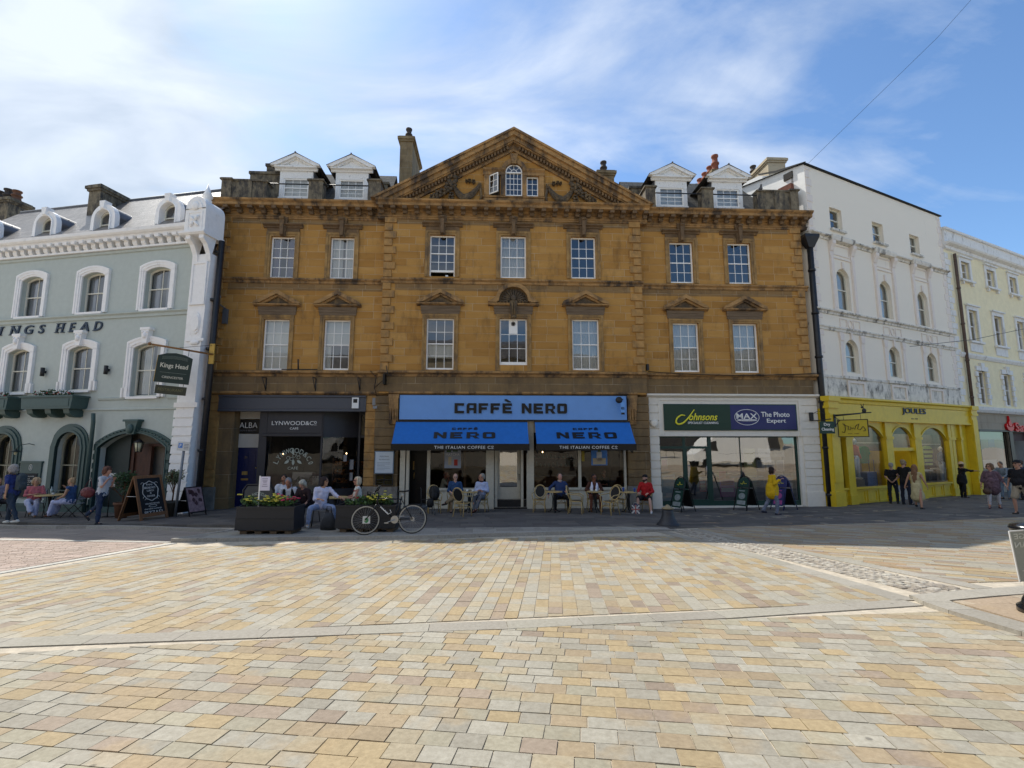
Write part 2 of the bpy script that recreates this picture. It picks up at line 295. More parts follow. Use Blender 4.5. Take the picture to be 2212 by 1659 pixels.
def pave(name,zone,ang,rowh,wr,gap,pal,m,zf,seed=1,jit=.002,dz=0,clus=1.6,thick=.03,bulge=0,brickrow=False):
    """zone: convex CCW polygon (x,y). rows run along direction ang"""
    if area(zone)<0: zone=zone[::-1]
    rr=random.Random(seed); ca,sa=cos(R(ang)),sin(R(ang))
    uv=[(p[0]*ca+p[1]*sa,-p[0]*sa+p[1]*ca) for p in zone]; u0,u1=min(p[0] for p in uv),max(p[0] for p in uv); v0,v1=min(p[1] for p in uv),max(p[1] for p in uv)
    V=[];Fc=[];C=[]; v=v0-rr.random()*rowh
    while v<v1:
        h=rowh*rr.uniform(.9,1.1) if not brickrow else rowh; u=u0-rr.random()*wr[1]; bias=rr.uniform(-.12,.12)
        while u<u1:
            wd=rr.uniform(*wr); g=gap/2; j=lambda: rr.uniform(-gap*.25,gap*.25)
            q=[(u+g+j(),v+g+j()),(u+wd-g+j(),v+g+j()),(u+wd-g+j(),v+h-g+j()),(u+g+j(),v+h-g+j())]
            P=clip([(a*ca-b*sa,a*sa+b*ca) for a,b in q],zone)
            if len(P)>2 and abs(area(P))>.0006:
                cx=sum(p[0] for p in P)/len(P); cy=sum(p[1] for p in P)/len(P)
                uu=cx*ca+cy*sa; k=mnoise.noise(Vector((uu*clus*.7,v*clus*3.5,seed)))*1.0+rr.gauss(0,.2)+.5+bias
                k=max(0,min(.999,k)); i=int(k*len(pal)); cc=pal[i]; f=rr.uniform(.9,1.08)
                z0=rr.uniform(-jit,jit)+dz; tx,ty=rr.uniform(-1,1)*jit*2,rr.uniform(-1,1)*jit*2; o=len(V); n=len(P)
                for (x,y) in P: V.append((x,y,zf(x,y)+z0+tx*(x-cx)+ty*(y-cy)))
                for (x,y) in P: V.append((x,y,zf(x,y)+z0-thick))
                if bulge:
                    V.append((cx,cy,zf(cx,cy)+z0+bulge)); C.append((*[c*f for c in cc],1)); 
                    for i2 in range(n): Fc.append((o+i2,o+(i2+1)%n,o+2*n))
                else: Fc.append(tuple(range(o,o+n)))
                for i2 in range(n): Fc.append((o+i2,o+n+i2,o+n+(i2+1)%n,o+(i2+1)%n))
                C+=[(*[c*f for c in cc],1)]*(2*n)
            u+=wd
        v+=h
    me=bpy.data.meshes.new(name); me.from_pydata(V,[],Fc); a=me.color_attributes.new('Col','FLOAT_COLOR','POINT')
    a.data.foreach_set('color',[x for c in C for x in c]); me.materials.append(m); me.update()
    return struct(obj(name,me))
wht=(0.426,0.397,0.325); gry=(0.372,0.343,0.279); och=(0.433,0.343,0.217); och2=(0.433,0.369,0.257); pnk=(0.361,0.289,0.221); grn=(0.404,0.369,0.275); crm=(0.447,0.405,0.315); brn=(0.404,0.318,0.207)
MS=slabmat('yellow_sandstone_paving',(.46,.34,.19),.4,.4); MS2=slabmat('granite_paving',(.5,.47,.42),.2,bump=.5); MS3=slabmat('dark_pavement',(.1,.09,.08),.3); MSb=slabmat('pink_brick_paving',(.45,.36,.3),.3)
MC=slabmat('cobbles',(.42,.38,.33),.5,bump=.8)
# base sheet (joints / earth) to the horizon
def basegrid():
    xs=[-900,-300,-100,-50,-30]+[-20+2*i for i in range(26)]+[45,70,120,300,900]; ys=[-600,-100,-30,-8,0,2,4,6,8,10,12.3,14,16,18,20,22,26,30,40,60,120,300,900]
    V=[];Fs=[]
    for y in ys:
        for x in xs: V.append((x,y,ground(max(-60,min(60,x)),max(-30,min(40,y)))-.0075))
    n=len(xs)
    for j in range(len(ys)-1):
        for i in range(n-1): Fs.append((j*n+i,j*n+i+1,(j+1)*n+i+1,(j+1)*n+i))
    me=bpy.data.meshes.new('ground'); me.from_pydata(V,[],Fs); me.materials.append(mat('mortar_bed',(.46,.40,.31),.9,.25,9,.3)); struct(obj('ground',me))
basegrid()
def line(pts,w,name,m,zf,off=.004,seg=.9,th=.03,seed=3,pal=None,gap=.006):
    """run of granite strip blocks: pts is centre line"""
    pal=pal or [(.40,.375,.31),(.42,.39,.33),(.385,.355,.30)]
    rr=random.Random(seed); V=[];Fc=[];C=[]
    P=[Vector((*p,0)) for p in pts]
    # resample
    samp=[]; 
    for a,b in zip(P,P[1:]):
        n=max(1,round((b-a).length/seg)); samp+=[a.lerp(b,i/n) for i in range(n)]
    samp.append(P[-1])
    def nrm(i):
        a=samp[max(0,i-1)]; b=samp[min(len(samp)-1,i+1)]; t=(b-a).normalized(); return Vector((-t.y,t.x,0))
    for i in range(len(samp)-1):
        a,b=samp[i],samp[i+1]; t=(b-a).normalized()*gap/2; n0,n1=nrm(i)*w/2,nrm(i+1)*w/2
        q=[a+t-n0,b-t-n1,b-t+n1,a+t+n0]; o=len(V); k=rr.choice(pal); f=rr.uniform(.93,1.05)
        for p in q: V.append((p.x,p.y,zf(p.x,p.y)+off))
        for p in q: V.append((p.x,p.y,zf(p.x,p.y)+off-th))
        Fc+=[(o,o+1,o+2,o+3)]+[(o+j,o+4+j,o+4+(j+1)%4,o+(j+1)%4) for j in range(4)]; C+=[(*[c*f for c in k],1)]*8
    me=bpy.data.meshes.new(name); me.from_pydata(V,[],Fc); a=me.color_attributes.new('Col','FLOAT_COLOR','POINT'); a.data.foreach_set('color',[x for c in C for x in c]); me.materials.append(m); me.update()
    return struct(obj(name,me))
och=(.45,.35,.205)
palA=[pnk,brn,och,och,och2,grn,wht,gry,wht,wht,gry,grn,och2,och,brn]
palB=[pnk,brn,och,och,och2,och2,crm,wht,wht,crm,wht,och2,och]
# foreground rows
pave('square_paving',[(-9,.8),(4.66,.8),(4.66,5.74),(0,5.06),(-4.6,4.62),(-9,4.13)],-8.5,.146,(.185,.23),.007,palA,MS,ground,11)
pave('square_paving',[(-8.05,4.3),(-4.6,4.75),(0,5.18),(4.5,5.88),(4.28,9.6),(3.95,12.7),(-1.74,11.58),(-7.1,11.25),(-7.3,11.2)],-95,.158,(.2,.34),.0065,palB,MS,ground,12)
line([(-9,4.22),(-4.65,4.69),(-.05,5.12),(2.2,5.42),(4.6,5.86)],.26,'granite_band',MS2,ground,seg=.75)
# cobbled diagonal band
line([(3.75,12.9),(4.16,10.8),(4.32,9.6),(4.62,5.95)],.28,'granite_band',MS2,ground,seg=.7,seed=5)
pave('cobble_band',[(4.0,12.7),(4.31,10.8),(4.77,6.1),(5.8,6.35),(5.0,10.9),(4.6,13.2)],-82,.1,(.09,.17),.014,[(.40,.36,.30),(.50,.46,.39),(.44,.40,.34),(.52,.49,.42),(.33,.29,.24)],MC,ground,13,jit=.006,bulge=.014)
line([(4.8,13.2),(5.15,10.85),(6.05,6.5)],.26,'granite_band',MS2,ground,seg=.7,seed=6)
line([(4.75,5.9),(5.6,6.12),(6.6,6.33),(12,7.2)],.3,'granite_band',MS2,lambda x,y:ground(x,y)+.035,seg=.8,seed=7)
palC=[(.40,.28,.17),och,och2,crm,wht,(.40,.34,.28),gry,pnk,brn]
pave('right_paving',[(6.2,6.5),(14,7.6),(60,12),(60,40),(5.6,24),(4.95,13),(5.3,10.9)],-35,.17,(.35,.7),.008,palC,MS,ground,14)
pave('kerbed_platform_paving',[(5.0,2.0),(30,2.0),(30,9.5),(12,7.0),(6.6,6.17),(5.0,5.78)],5,.6,(.7,1.1),.01,[(.44,.34,.24),(.45,.37,.27),(.42,.34,.25)],MS,lambda x,y:ground(x,y)+.035,15)
line([(4.86,5.95),(4.78,5.72),(4.76,5.4),(4.8,4.7),(4.86,3.5),(4.9,1)],.3,'kerb',MS2,lambda x,y:ground(x,y)+.04,seg=.9,th=.09,seed=9)
# pink brick road left and its white line
pave('brick_road',[(-30,5),(-8.5,5),(-8.13,7.9),(-7.75,11.2),(-12.1,11.82),(-30,14)],38,.105,(.2,.212),.008,[(.48,.37,.31),(.43,.33,.27),(.52,.41,.35),(.38,.30,.25)],MSb,ground,16,brickrow=True)
line([(-8.35,5),(-8.02,7.9),(-7.5,11.15)],.16,'granite_band',MS2,ground,pal=[(.62,.6,.54)],seed=10)
line([(-30,14.3),(-12.13,11.95),(-7.7,11.3)],.14,'granite_band',MS2,ground,pal=[(.62,.6,.54)],seed=11)
pave('gutter_road',[(-30,14.4),(-12.13,12.05),(-7.68,11.4),(-7.15,12.85),(-11.05,13.93),(-30,15.8)],-8,.3,(.4,.8),.006,[(.40,.34,.29),(.36,.31,.27)],MSb,ground,17)
# raised pavement
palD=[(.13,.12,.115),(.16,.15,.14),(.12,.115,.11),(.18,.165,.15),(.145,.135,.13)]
palL=[(.40,.38,.34),(.36,.34,.3),(.33,.31,.28),(.42,.39,.33)]
pz=pav
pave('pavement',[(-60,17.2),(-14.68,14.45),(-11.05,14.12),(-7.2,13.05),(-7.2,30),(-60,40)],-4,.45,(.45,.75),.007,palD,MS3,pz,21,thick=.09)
pave('pavement',[(-7.55,11.5),(-7.15,11.5),(-1.74,11.83),(4.1,12.98),(4.1,13.3),(-7.1,13.05)],4,.45,(.5,.8),.007,palL,MS3,pz,22,thick=.09)
pave('pavement',[(-7.2,13.05),(4.1,13.3),(12.0,14.6),(26.0,18.0),(60,34),(60,50),(-7.2,26)],2.6,.45,(.45,.75),.007,palD,MS3,lambda x,y:pz(x,y)+.003,23,thick=.09)  # grey flags by the shops; their dark colour carried right to deepen the shade
kp=[(.42,.40,.36),(.46,.44,.40),(.38,.36,.33)]
line([(-60,17.1),(-14.68,14.37),(-11.05,14.04),(-7.25,12.99),(-7.62,11.42)],.14,'kerb',MS2,lambda x,y:pz(x,y),seg=.9,th=.12,pal=kp,seed=31)
line([(-7.68,11.36),(-7.13,11.4),(-1.74,11.73),(4.2,12.88)],.15,'kerb',MS2,lambda x,y:pz(x,y),seg=.9,th=.12,pal=kp,seed=32)
# utility covers and a few litter specks lying on the paving
def cover(x,y,w,h,a,m,nm='manhole_cover'):
    b=M(); b.box(-w/2,w/2,-h/2,h/2,-.012,.007); 
    for i in range(6): b.box(-w/2+.03,w/2-.03,-h/2+.04+i*(h-.08)/6,-h/2+.055+i*(h-.08)/6,.007,.011)
    o=b.build(nm,m,None,loc=(x,y,pav(x,y)),rot=(math.atan(-.05),0,a)); return o
cm=mat('cast_iron_cover',(.09,.085,.08),.6,.3,20,.3)
tag(cover(9.9,17.4,.9,.6,.1,cm),'flat rectangular iron cover in the pavement before the right-hand shop','manhole cover')
tag(cover(-9.9,16.2,.8,.5,0,cm),'flat dark cover in the pavement beside the sandwich board by the grey cafe','manhole cover')
# ---------------- materials ----------------
HON=[(.25,.118,.03),(.40,.203,.052),(.48,.258,.072),(.58,.36,.14)]
STONE=ashlar('honey_ashlar',HON,(.62,.52,.36))
STONEG=ashlar('honey_ashlar_brown',[(.17,.11,.055),(.24,.16,.075),(.20,.135,.07),(.31,.2,.085)],(.5,.42,.3),bw=1.6,rh=.9,dirt=(.06,.05,.04),dpos=(.45,.75),mvis=.7)
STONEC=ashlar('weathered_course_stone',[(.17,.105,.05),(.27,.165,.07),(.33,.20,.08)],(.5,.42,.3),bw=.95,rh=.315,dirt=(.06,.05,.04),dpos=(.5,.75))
QUO=mat('quoin_stone',(.40,.225,.075),.85,.28,3,.35,dirt=(.12,.09,.06),dpos=(.52,.72))
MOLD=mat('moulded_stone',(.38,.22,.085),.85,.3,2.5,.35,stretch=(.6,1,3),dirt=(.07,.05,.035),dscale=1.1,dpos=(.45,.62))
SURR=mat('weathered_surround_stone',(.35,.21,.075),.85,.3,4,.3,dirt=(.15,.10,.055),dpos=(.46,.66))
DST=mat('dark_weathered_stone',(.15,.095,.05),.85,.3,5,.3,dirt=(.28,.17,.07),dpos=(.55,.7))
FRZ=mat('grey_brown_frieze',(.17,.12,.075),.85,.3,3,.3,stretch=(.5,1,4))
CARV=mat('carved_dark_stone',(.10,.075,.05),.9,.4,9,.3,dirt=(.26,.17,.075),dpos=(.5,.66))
PLIN=mat('grey_plinth_stone',(.23,.21,.18),.85,.25,4,.4,dirt=(.08,.07,.06),dpos=(.52,.72))
LICH=mat('lichened_stone',(.20,.165,.11),.9,.35,5,.5,dirt=(.05,.045,.04),dscale=3,dpos=(.42,.6))
WHITE=mat('white_gloss_paint',(.92,.90,.85),.4,.04,12)
OLDW=mat('peeling_white_paint',(.80,.79,.76),.6,.1,20,.2,dirt=(.32,.29,.25),dscale=7,dpos=(.58,.68))
GL=glass('window_glass',base=.10,mul=1.5); GLS=glass('shop_glass',base=.0,mul=1.0,tint=(.8,.82,.82))
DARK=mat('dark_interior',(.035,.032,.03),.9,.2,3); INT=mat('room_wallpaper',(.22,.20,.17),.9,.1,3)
NET=mat('net_curtain',(.74,.72,.67),.9,.12,25,stretch=(6,1,.2)); PURP=mat('mauve_curtain',(.20,.17,.27),.9,.2,9,stretch=(5,1,.2)); BLIND=mat('roller_blind',(.92,.90,.84),.8,.03,3)
LEAD=mat('lead_sheet',(.12,.13,.15),.55,.2,5,.1); SLATE=None
def slate(name,cols,rh=.2,bw=.3):
    return ashlar(name,cols,(.04,.04,.04),bw=bw,rh=rh,ms=.012,mvis=.8,dirt=(.05,.05,.04),dpos=(.5,.75),horiz=1)
STSL=slate('stone_slates',[(.07,.07,.065),(.14,.13,.115),(.18,.17,.15)]); BLSL=slate('grey_slates',[(.10,.09,.08),(.20,.18,.165),(.32,.29,.265)],rh=.2,bw=.35)
BLSL.node_tree.nodes['Principled BSDF'].inputs['Roughness'].default_value=.4; BLSL.node_tree.nodes['Principled BSDF'].inputs['Specular IOR Level'].default_value=.7
IRON=mat('black_iron',(.02,.02,.022),.5,.2,9); BPIPE=mat('black_pipe_paint',(.018,.018,.02),.4,.3,6)
TERR=mat('terracotta',(.22,.07,.04),.8,.3,6,.2)
# ---------------- window builder ----------------
def curtain(b,x0,x1,z0,z1,y,m=0,amp=.02,wl=.09,seed=0):
    n=max(4,int((x1-x0)/wl*5)); rr=random.Random(seed); ph=rr.random()*6
    pts=[(x0+(x1-x0)*i/n,y+amp*sin(ph+2*PI*(x0+(x1-x0)*i/n)/wl+.7*sin(i*.37))) for i in range(n+1)]
    vs=[(x,yy,z0) for x,yy in pts]+[(x,yy,z1) for x,yy in pts]
    b.add(vs,[(i,i+1,n+2+i,n+1+i) for i in range(n)],m,True)
def sash(parent,x0,x1,z0,z1,y,cols=3,rows=4,kind='dark',name='window',fr=.055,mun=.022,wm=None,gm=None,seed=0,meet=True,op=0.0,arch=0,vframe=None,label=None):
    """sash window standing in its opening, front at y. arch>0: segmental/round head rise"""
    wm=wm or WHITE; gm=gm or GL; b=M(); zt=z1-arch if arch else z1
    def top(x): 
        if not arch: return z1
        c=(x0+x1)/2; h=(x1-x0)/2; rr_=(h*h+arch*arch)/(2*arch); return z1-rr_+math.sqrt(max(0,rr_*rr_-(x-c)**2))
    d=.07
    b.box(x0,x0+fr,y,y+d,z0,top(x0+fr*.5)); b.box(x1-fr,x1,y,y+d,z0,top(x0+fr*.5)); b.box(x0+fr,x1-fr,y,y+d,z0,z0+fr*1.5)
    if arch:
        n=10; o=[(x0+(x1-x0)*i/n,top(x0+(x1-x0)*i/n)) for i in range(n+1)]; inn=[(min(max(x,x0+fr),x1-fr),z-fr*1.2) for x,z in o]; b.band(inn,o,y+.001,y+d-.001)
    else: b.box(x0+fr,x1-fr,y,y+d,z1-fr,z1)
    ix0,ix1,iz0,iz1=x0+fr,x1-fr,z0+fr*1.5,z1-fr
    zm=(iz0+iz1)/2 if meet else None
    if meet: b.box(ix0,ix1,y+.012,y+d-.005,zm-.022,zm+.022)
    for i in range(1,cols):
        x=ix0+(ix1-ix0)*i/cols; b.box(x-mun/2,x+mun/2,y+.03,y+.055,iz0,top(x)-fr)
    for j in range(1,rows):
        z=iz0+(iz1-iz0)*j/rows
        if meet and abs(z-zm)<.03: continue
        b.box(ix0,ix1,y+.034,y+.052,z-mun/2,z+mun/2)
    w=b.build(name,wm,parent,label=label)
    g=M()
    if arch:
        n=10; po=[(ix0,iz0)]+[(ix1,iz0)]+[(ix1-(ix1-ix0)*i/n,top(ix1-(ix1-ix0)*i/n)-fr*.6) for i in range(n+1)]
        g.add([(x,y+.043,z) for x,z in po],[tuple(range(len(po)))])
    else: g.add([(ix0,y+.043,iz0),(ix1,y+.043,iz0),(ix1,y+.043,iz1),(ix0,y+.043,iz1)],[(0,1,2,3)])
    g.build('pane',gm,w,recalc=False)
    yc=y+.16; c=M(); W=x1-x0; H=z1-z0
    if kind=='net': curtain(c,x0,x1,z0,z1,yc,0,seed=seed); m=NET
    elif kind=='netgap': curtain(c,x0,x0+W*.47,z0,z1,yc,0,seed=seed); curtain(c,x0+W*.56,x1,z0,z1,yc,0,seed=seed+1); m=NET
    elif kind=='purple': curtain(c,x0,x0+W*.36,z0,z1,yc,0,seed=seed); curtain(c,x1-W*.36,x1,z0,z1,yc,0,seed=seed); m=PURP
    elif kind=='blind': c.box(x0,x1,yc,yc+.01,z0+.02,z1); m=BLIND
    elif kind=='halftop': c.box(x0,x1,yc,yc+.01,z0+H*.5,z1); curtain(c,x0,x0+W*.22,z0,z0+H*.5,yc+.06,0,amp=.03,wl=.12); m=BLIND
    elif kind=='halflow': c.box(x0,x1,yc,yc+.01,z0+H*.24,z0+H*.5); m=BLIND
    elif kind=='sides': curtain(c,x0,x0+W*.3,z0,z1,yc,0,seed=seed,amp=.03,wl=.13); curtain(c,x1-W*.42,x1,z0,z1,yc,0,seed=seed+2,amp=.03,wl=.13); m=mat('grey_curtain',(.48,.48,.52),.9,.2,9,stretch=(5,1,.2))
    else: m=None
    if m: c.build('curtain',m,w)
    return w
# ---------------- honey stone terrace ----------------
MA=R(2.65); MP=(-11.88,19.22,0); CS=10.98; CD=19.75
T=thing('stone_terrace','long honey coloured stone terrace with a central pediment, quoins and shops along its ground floor','building',MP,MA)
def at(s,z,y): k=1+y/CD; return CS+(s-CS)*k,z*k
def fc(s): return CS+(s-CS)*.9873
def zc_(z): return z*.9873
W3=[(1.86,2.84,6.88,8.68,'purple'),(4.30,5.28,6.89,8.69,'netgap'),(fc(8.42),fc(9.48),6.97,8.77,'open'),(fc(11.41),fc(12.49),6.95,8.79,'net'),(fc(14.41),fc(15.475),6.98,8.80,'dark'),(18.69,19.72,6.94,8.77,'dark'),(21.25,22.28,6.95,8.78,'dark')]
W2=[(1.79,2.82,3.04,5.14,'blind'),(4.21,5.26,3.06,5.145,'halftop'),(fc(8.36),fc(9.49),3.07,5.20,'halflow'),(fc(11.38),fc(12.52),3.28,5.22,'fan'),(fc(14.41),fc(15.545),3.09,5.23,'net'),(18.69,19.80,3.08,5.185,'net'),(21.28,22.36,3.07,5.19,'net')]
CY=-.25; CX0,CX1=fc(6.51),fc(17.44)
ops=[o[:4] for o in W3+W2]
b=M()
L_=[o for o in ops if o[0]<6]; C_=[o for o in ops if 6<o[0]<17]; R_=[o for o in ops if o[0]>17]
wall(b,-.28,CX0,2.1,10.2,0,.14,L_); wall(b,CX0,CX1,2.1,10.2,CY,.14,C_); wall(b,CX1,24.56,2.1,10.2,0,.14,R_)
b.add([(CX0,0,2.1),(CX0,CY,2.1),(CX0,CY,10.2),(CX0,0,10.2)],[(0,1,2,3)]); b.add([(CX1,0,2.1),(CX1,CY,2.1),(CX1,CY,10.2),(CX1,0,10.2)],[(0,1,2,3)])
# flanks and back
b.box(-.28,-.2,.01,9,-3,10.2); b.box(24.5,24.56,.01,9,-3,10.2); b.box(-.28,24.56,9,9.1,-3,10.2)
b.build('wall',STONE,T,recalc=False)
# interiors (rooms)
b=M()
for z in (2.2,6.3,9.9): b.box(-.1,24.4,.3,6,z,z+.1)
b.box(-.1,24.4,4.2,4.3,-2.6,9.9)
for x in (3.55,6.7,10.2,13.6,17.5,20.5): b.box(x-.05,x+.05,.3,4.2,2.3,9.9)
b.build('interior_walls',INT,T)
# quoins
b=M()
def quoins(b,x,side,y,z0,z1,h=.335,a=.5,c=.34,p=.06,wrap=None):
    z=z0;i=0
    while z<z1-.1:
        w_=a if i%2 else c; zz=min(z+h-.022,z1); j=rnd.uniform(-.015,.015)
        xa,xb=(x,x+w_+j) if side>0 else (x-w_-j,x)
        b.add([(xa,y,z),(xb,y,z),(xb,y,zz),(xa,y,zz),(xa+.015,y-p,z+.015),(xb-.015,y-p,z+.015),(xb-.015,y-p,zz-.015),(xa+.015,y-p,zz-.015)],[(4,5,6,7),(0,1,5,4),(1,2,6,5),(2,3,7,6),(3,0,4,7)])
        z+=h; i+=1
for (z0,z1) in ((3.02,6.66),(6.9,9.5)):
    quoins(b,-.28,1,0,z0,z1); quoins(b,24.56,-1,0,z0,z1); quoins(b,CX0,1,CY,z0,z1); quoins(b,CX1,-1,CY,z0,z1)
b.build('quoins',QUO,T,recalc=True)
# string courses, cornice
def runs(f):
    f(-.30,CX0-.02,0); f(CX0-.05,CX1+.05,CY); f(CX1+.02,24.6,0)
b=M()
def usc(x0,x1,y): b.prof([(y,6.64),(y-.05,6.66),(y-.05,6.74),(y-.13,6.80),(y-.13,6.86),(y,6.90)],x0-.08 if x0<0 else x0,x1+.08 if x1>24 else x1)
runs(usc)
def lsc(x0,x1,y): b.prof([(y,2.76),(y-.06,2.78),(y-.08,2.86),(y-.2,2.92),(y-.2,2.99),(y,3.03)],x0-.15 if x0<0 else x0,x1+.15 if x1>24 else x1)
runs(lsc)
b.build('string_course',MOLD,T)
b=M()
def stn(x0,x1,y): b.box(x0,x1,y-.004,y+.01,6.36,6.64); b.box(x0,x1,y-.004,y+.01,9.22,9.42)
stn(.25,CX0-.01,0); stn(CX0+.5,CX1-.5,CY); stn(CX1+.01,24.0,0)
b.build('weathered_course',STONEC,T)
b=M()
def band_(x0,x1,y):
    b.prof([(y+.05,2.17),(y-.03,2.17),(y-.03,2.77),(y+.05,2.77)],x0,x1)
runs(band_); b.build('fascia_band',STONEG,T)
b=M()
def gsc(x0,x1,y): b.prof([(y,2.02),(y-.07,2.04),(y-.16,2.1),(y-.16,2.165),(y,2.19)],x0-.12 if x0<0 else x0,x1)
gsc(-.3,7.0,0); gsc(6.98,16.98,CY); gsc(16.9,17.5,0); b.build('shop_cornice',MOLD,T)
b=M()
def cor(x0,x1,y,e0=0,e1=0):
    b.prof([(y,9.42),(y-.05,9.44),(y-.05,9.5),(y-.09,9.52),(y-.09,9.56),(y-.02,9.58),(y-.02,9.72),(y-.1,9.76),(y-.1,9.83),(y-.42,9.86),(y-.42,9.97),(y-.52,10.03),(y-.54,10.09),(y+.3,10.14),(y+.3,9.42)],x0-e0,x1+e1)
cor(-.3,CX0-.3,0,.3,0); cor(CX0-.3,CX1+.3,CY); cor(CX1+.3,24.6,0,0,.3)
b.build('cornice',MOLD,T)
b=M()
def modi(x,y):
    b.prof([(y-.1,9.62),(y-.2,9.6),(y-.24,9.66),(y-.22,9.74),(y-.4,9.74),(y-.4,9.857),(y-.1,9.857)],x-.09,x+.09)
x=.1
while x<CX0-.4: modi(x,0); x+=.487
x=CX0-.1
while x<CX1+.2: modi(x,CY); x+=.487*.9873
x=CX1+.45
while x<24.7: modi(x,0); x+=.487
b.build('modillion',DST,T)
# window surrounds
def surround3(x0,x1,z0,z1,y,par):
    b=M(); c=(x0+x1)/2
    for (i,o,p) in ((0,.09,.03),(.09,.19,.055)):
        b.box(x0-o,x0-i,y-p,y+.02,z0-.02,z1+i); b.box(x1+i,x1+o,y-p,y+.02,z0-.02,z1+i); b.box(x0-o,x1+o,y-p,y+.02,z1+i,z1+o)
    s_=b.build('surround',SURR,par); b=M()
    b.prof([(y,z1+.19),(y-.05,z1+.2),(y-.05,z1+.34),(y,z1+.34)],x0-.17,x1+.17)
    b.prof([(y,z1+.34),(y-.08,z1+.36),(y-.1,z1+.41),(y-.2,z1+.46),(y-.2,z1+.5),(y,z1+.53)],x0-.31,x1+.31)
    b.ext([(c-.1,z1-.02),(c+.1,z1-.02),(c+.15,z1+.53),(c+.19,z1+.8),(c-.19,z1+.8),(c-.15,z1+.53)],y-.13,y)
    b.ext([(c-.06,z1+.0),(c+.06,z1+.0),(c+.085,z1+.76),(c-.085,z1+.76)],y-.26,y-.13)
    b.tube([(c-.09,y-.26,z1+.7),(c+.09,y-.26,z1+.7)],.06,8); b.tube([(c-.07,y-.2,z1+.05),(c+.07,y-.2,z1+.05)],.04,8)
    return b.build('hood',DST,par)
def surround2(x0,x1,z0,z1,y,par,round_=False):
    b=M(); c=(x0+x1)/2
    for (i,o,p) in ((0,.08,.03),(.08,.17,.055)):
        b.box(x0-o,x0-i,y-p,y+.02,3.03,z1+i); b.box(x1+i,x1+o,y-p,y+.02,3.03,z1+i); b.box(x0-o,x1+o,y-p,y+.02,z1+i,z1+o)
    s=b.build('surround',SURR,par); b=M()
    for k in range(3): b.box(x0-.22-.015*k,x1+.22+.015*k,y-.05-.02*k,y+.02,z1+.18+.11*k,z1+.29+.11*k)
    zb=z1+.51
    b.build('frieze',FRZ,par); b=M()
    if not round_:
        hw=.93+(x1-x0-1.03)/2; h=.66
        b.prof([(y,zb),(y-.1,zb+.01),(y-.2,zb+.05),(y-.2,zb+.1),(y,zb+.12)],c-hw,c+hw)
        for sgn in (-1,1):
            po=[(c+sgn*hw,zb+.1),(c+sgn*(hw-.04),zb+.19),(c,zb+h+.02),(c,zb+h-.15),(c+sgn*(hw-.25),zb+.13)]
            b.ext(po,y-.22,y)
            q=[(c+sgn*(hw-.2),zb+.125),(c,zb+h-.16),(c,zb+h-.24),(c+sgn*(hw-.42),zb+.125)]; b.ext(q,y-.13,y)
        b.build('hood',MOLD,par)
        t=M(); t.ext([(c-hw+.4,zb+.13),(c+hw-.4,zb+.13),(c,zb+h-.25)],y-.03,y); t.build('tympanum',CARV,par)
    else:
        hw=1.04
        inn=[(c-.72,zb+.12)]+arc(c,zb+.2,.6,.58,180,0,14)+[(c+.72,zb+.12)]; out_=[(c-hw,zb+.14)]+arc(c,zb+.28,.72,.66,172,8,14)+[(c+hw,zb+.14)]
        b.band(inn,out_,y-.22,y); b.prof([(y,zb),(y-.15,zb+.01),(y-.2,zb+.06),(y-.2,zb+.1),(y,zb+.12)],c-hw,c-.16); b.prof([(y,zb),(y-.15,zb+.01),(y-.2,zb+.06),(y-.2,zb+.1),(y,zb+.12)],c+.16,c+hw)
        b.build('hood',MOLD,par)
        t=M()
        t.ext([(c-.6,zb+.12)]+arc(c,zb+.2,.6,.56,180,0,12)+[(c+.6,zb+.12)],y-.03,y)
        for k in range(11):
            a=R(10+16*k); 
            t.tube([(c+.1*cos(a),y-.05,zb+.22+.08*sin(a)),(c+.34*cos(a),y-.1,zb+.24+.32*sin(a)),(c+.5*cos(a),y-.06,zb+.24+.46*sin(a))],.03,6,rs=[.015,.04,.03])
        for sx in (-1,1):
            for k in range(9): t.ell((c+sx*(.26+.05*k),y-.07,zb+.17+.05*abs(sin(k*1.1))),(.05,.05,.045),8,5)
            t.tube([(c+sx*(.3+.13*cos(a)),y-.08,zb+.3+.1*sin(a)) for a in [i*.5 for i in range(11)]],.022,6)
        t.ell((c,y-.1,zb+.33),(.12,.08,.14),10,7)
        t.ext([(c-.11,z1-.02),(c+.11,z1-.02),(c+.16,zb+.2),(c-.16,zb+.2)],y-.2,y)
        for sx in (-1,1): t.tube([(c+sx*.05,y-.21,z1+.05),(c+sx*.05,y-.25,zb-.1),(c+sx*.07,y-.27,zb+.15)],.03,6)
        t.ell((c,y-.22,z1+.02),(.09,.07,.06),8,6)
        t.build('carving',CARV,par)
    return s
for i,(x0,x1,z0,z1,k) in enumerate(W3):
    y=CY if 6<x0<17 else 0
    if k=='open':
        w_=sash(T,x0,x1,z0+.22,z1,y+.1,kind='dark',seed=i,label='sash window raised at the bottom'); q=M(); q.box(x0,x1,y+.09,y+.2,z0,z0+.03); q.box(x0,x0+.05,y+.1,y+.17,z0+.03,z0+.22); q.box(x1-.05,x1,y+.1,y+.17,z0+.03,z0+.22)
        q.box(x0+.65,x0+.76,y+.2,y+.28,z0+.03,z0+.13); q.build('sill',WHITE,w_)
    else: w_=sash(T,x0,x1,z0,z1,y+.1,kind=k,seed=i)
    surround3(x0,x1,z0,z1,y,w_)
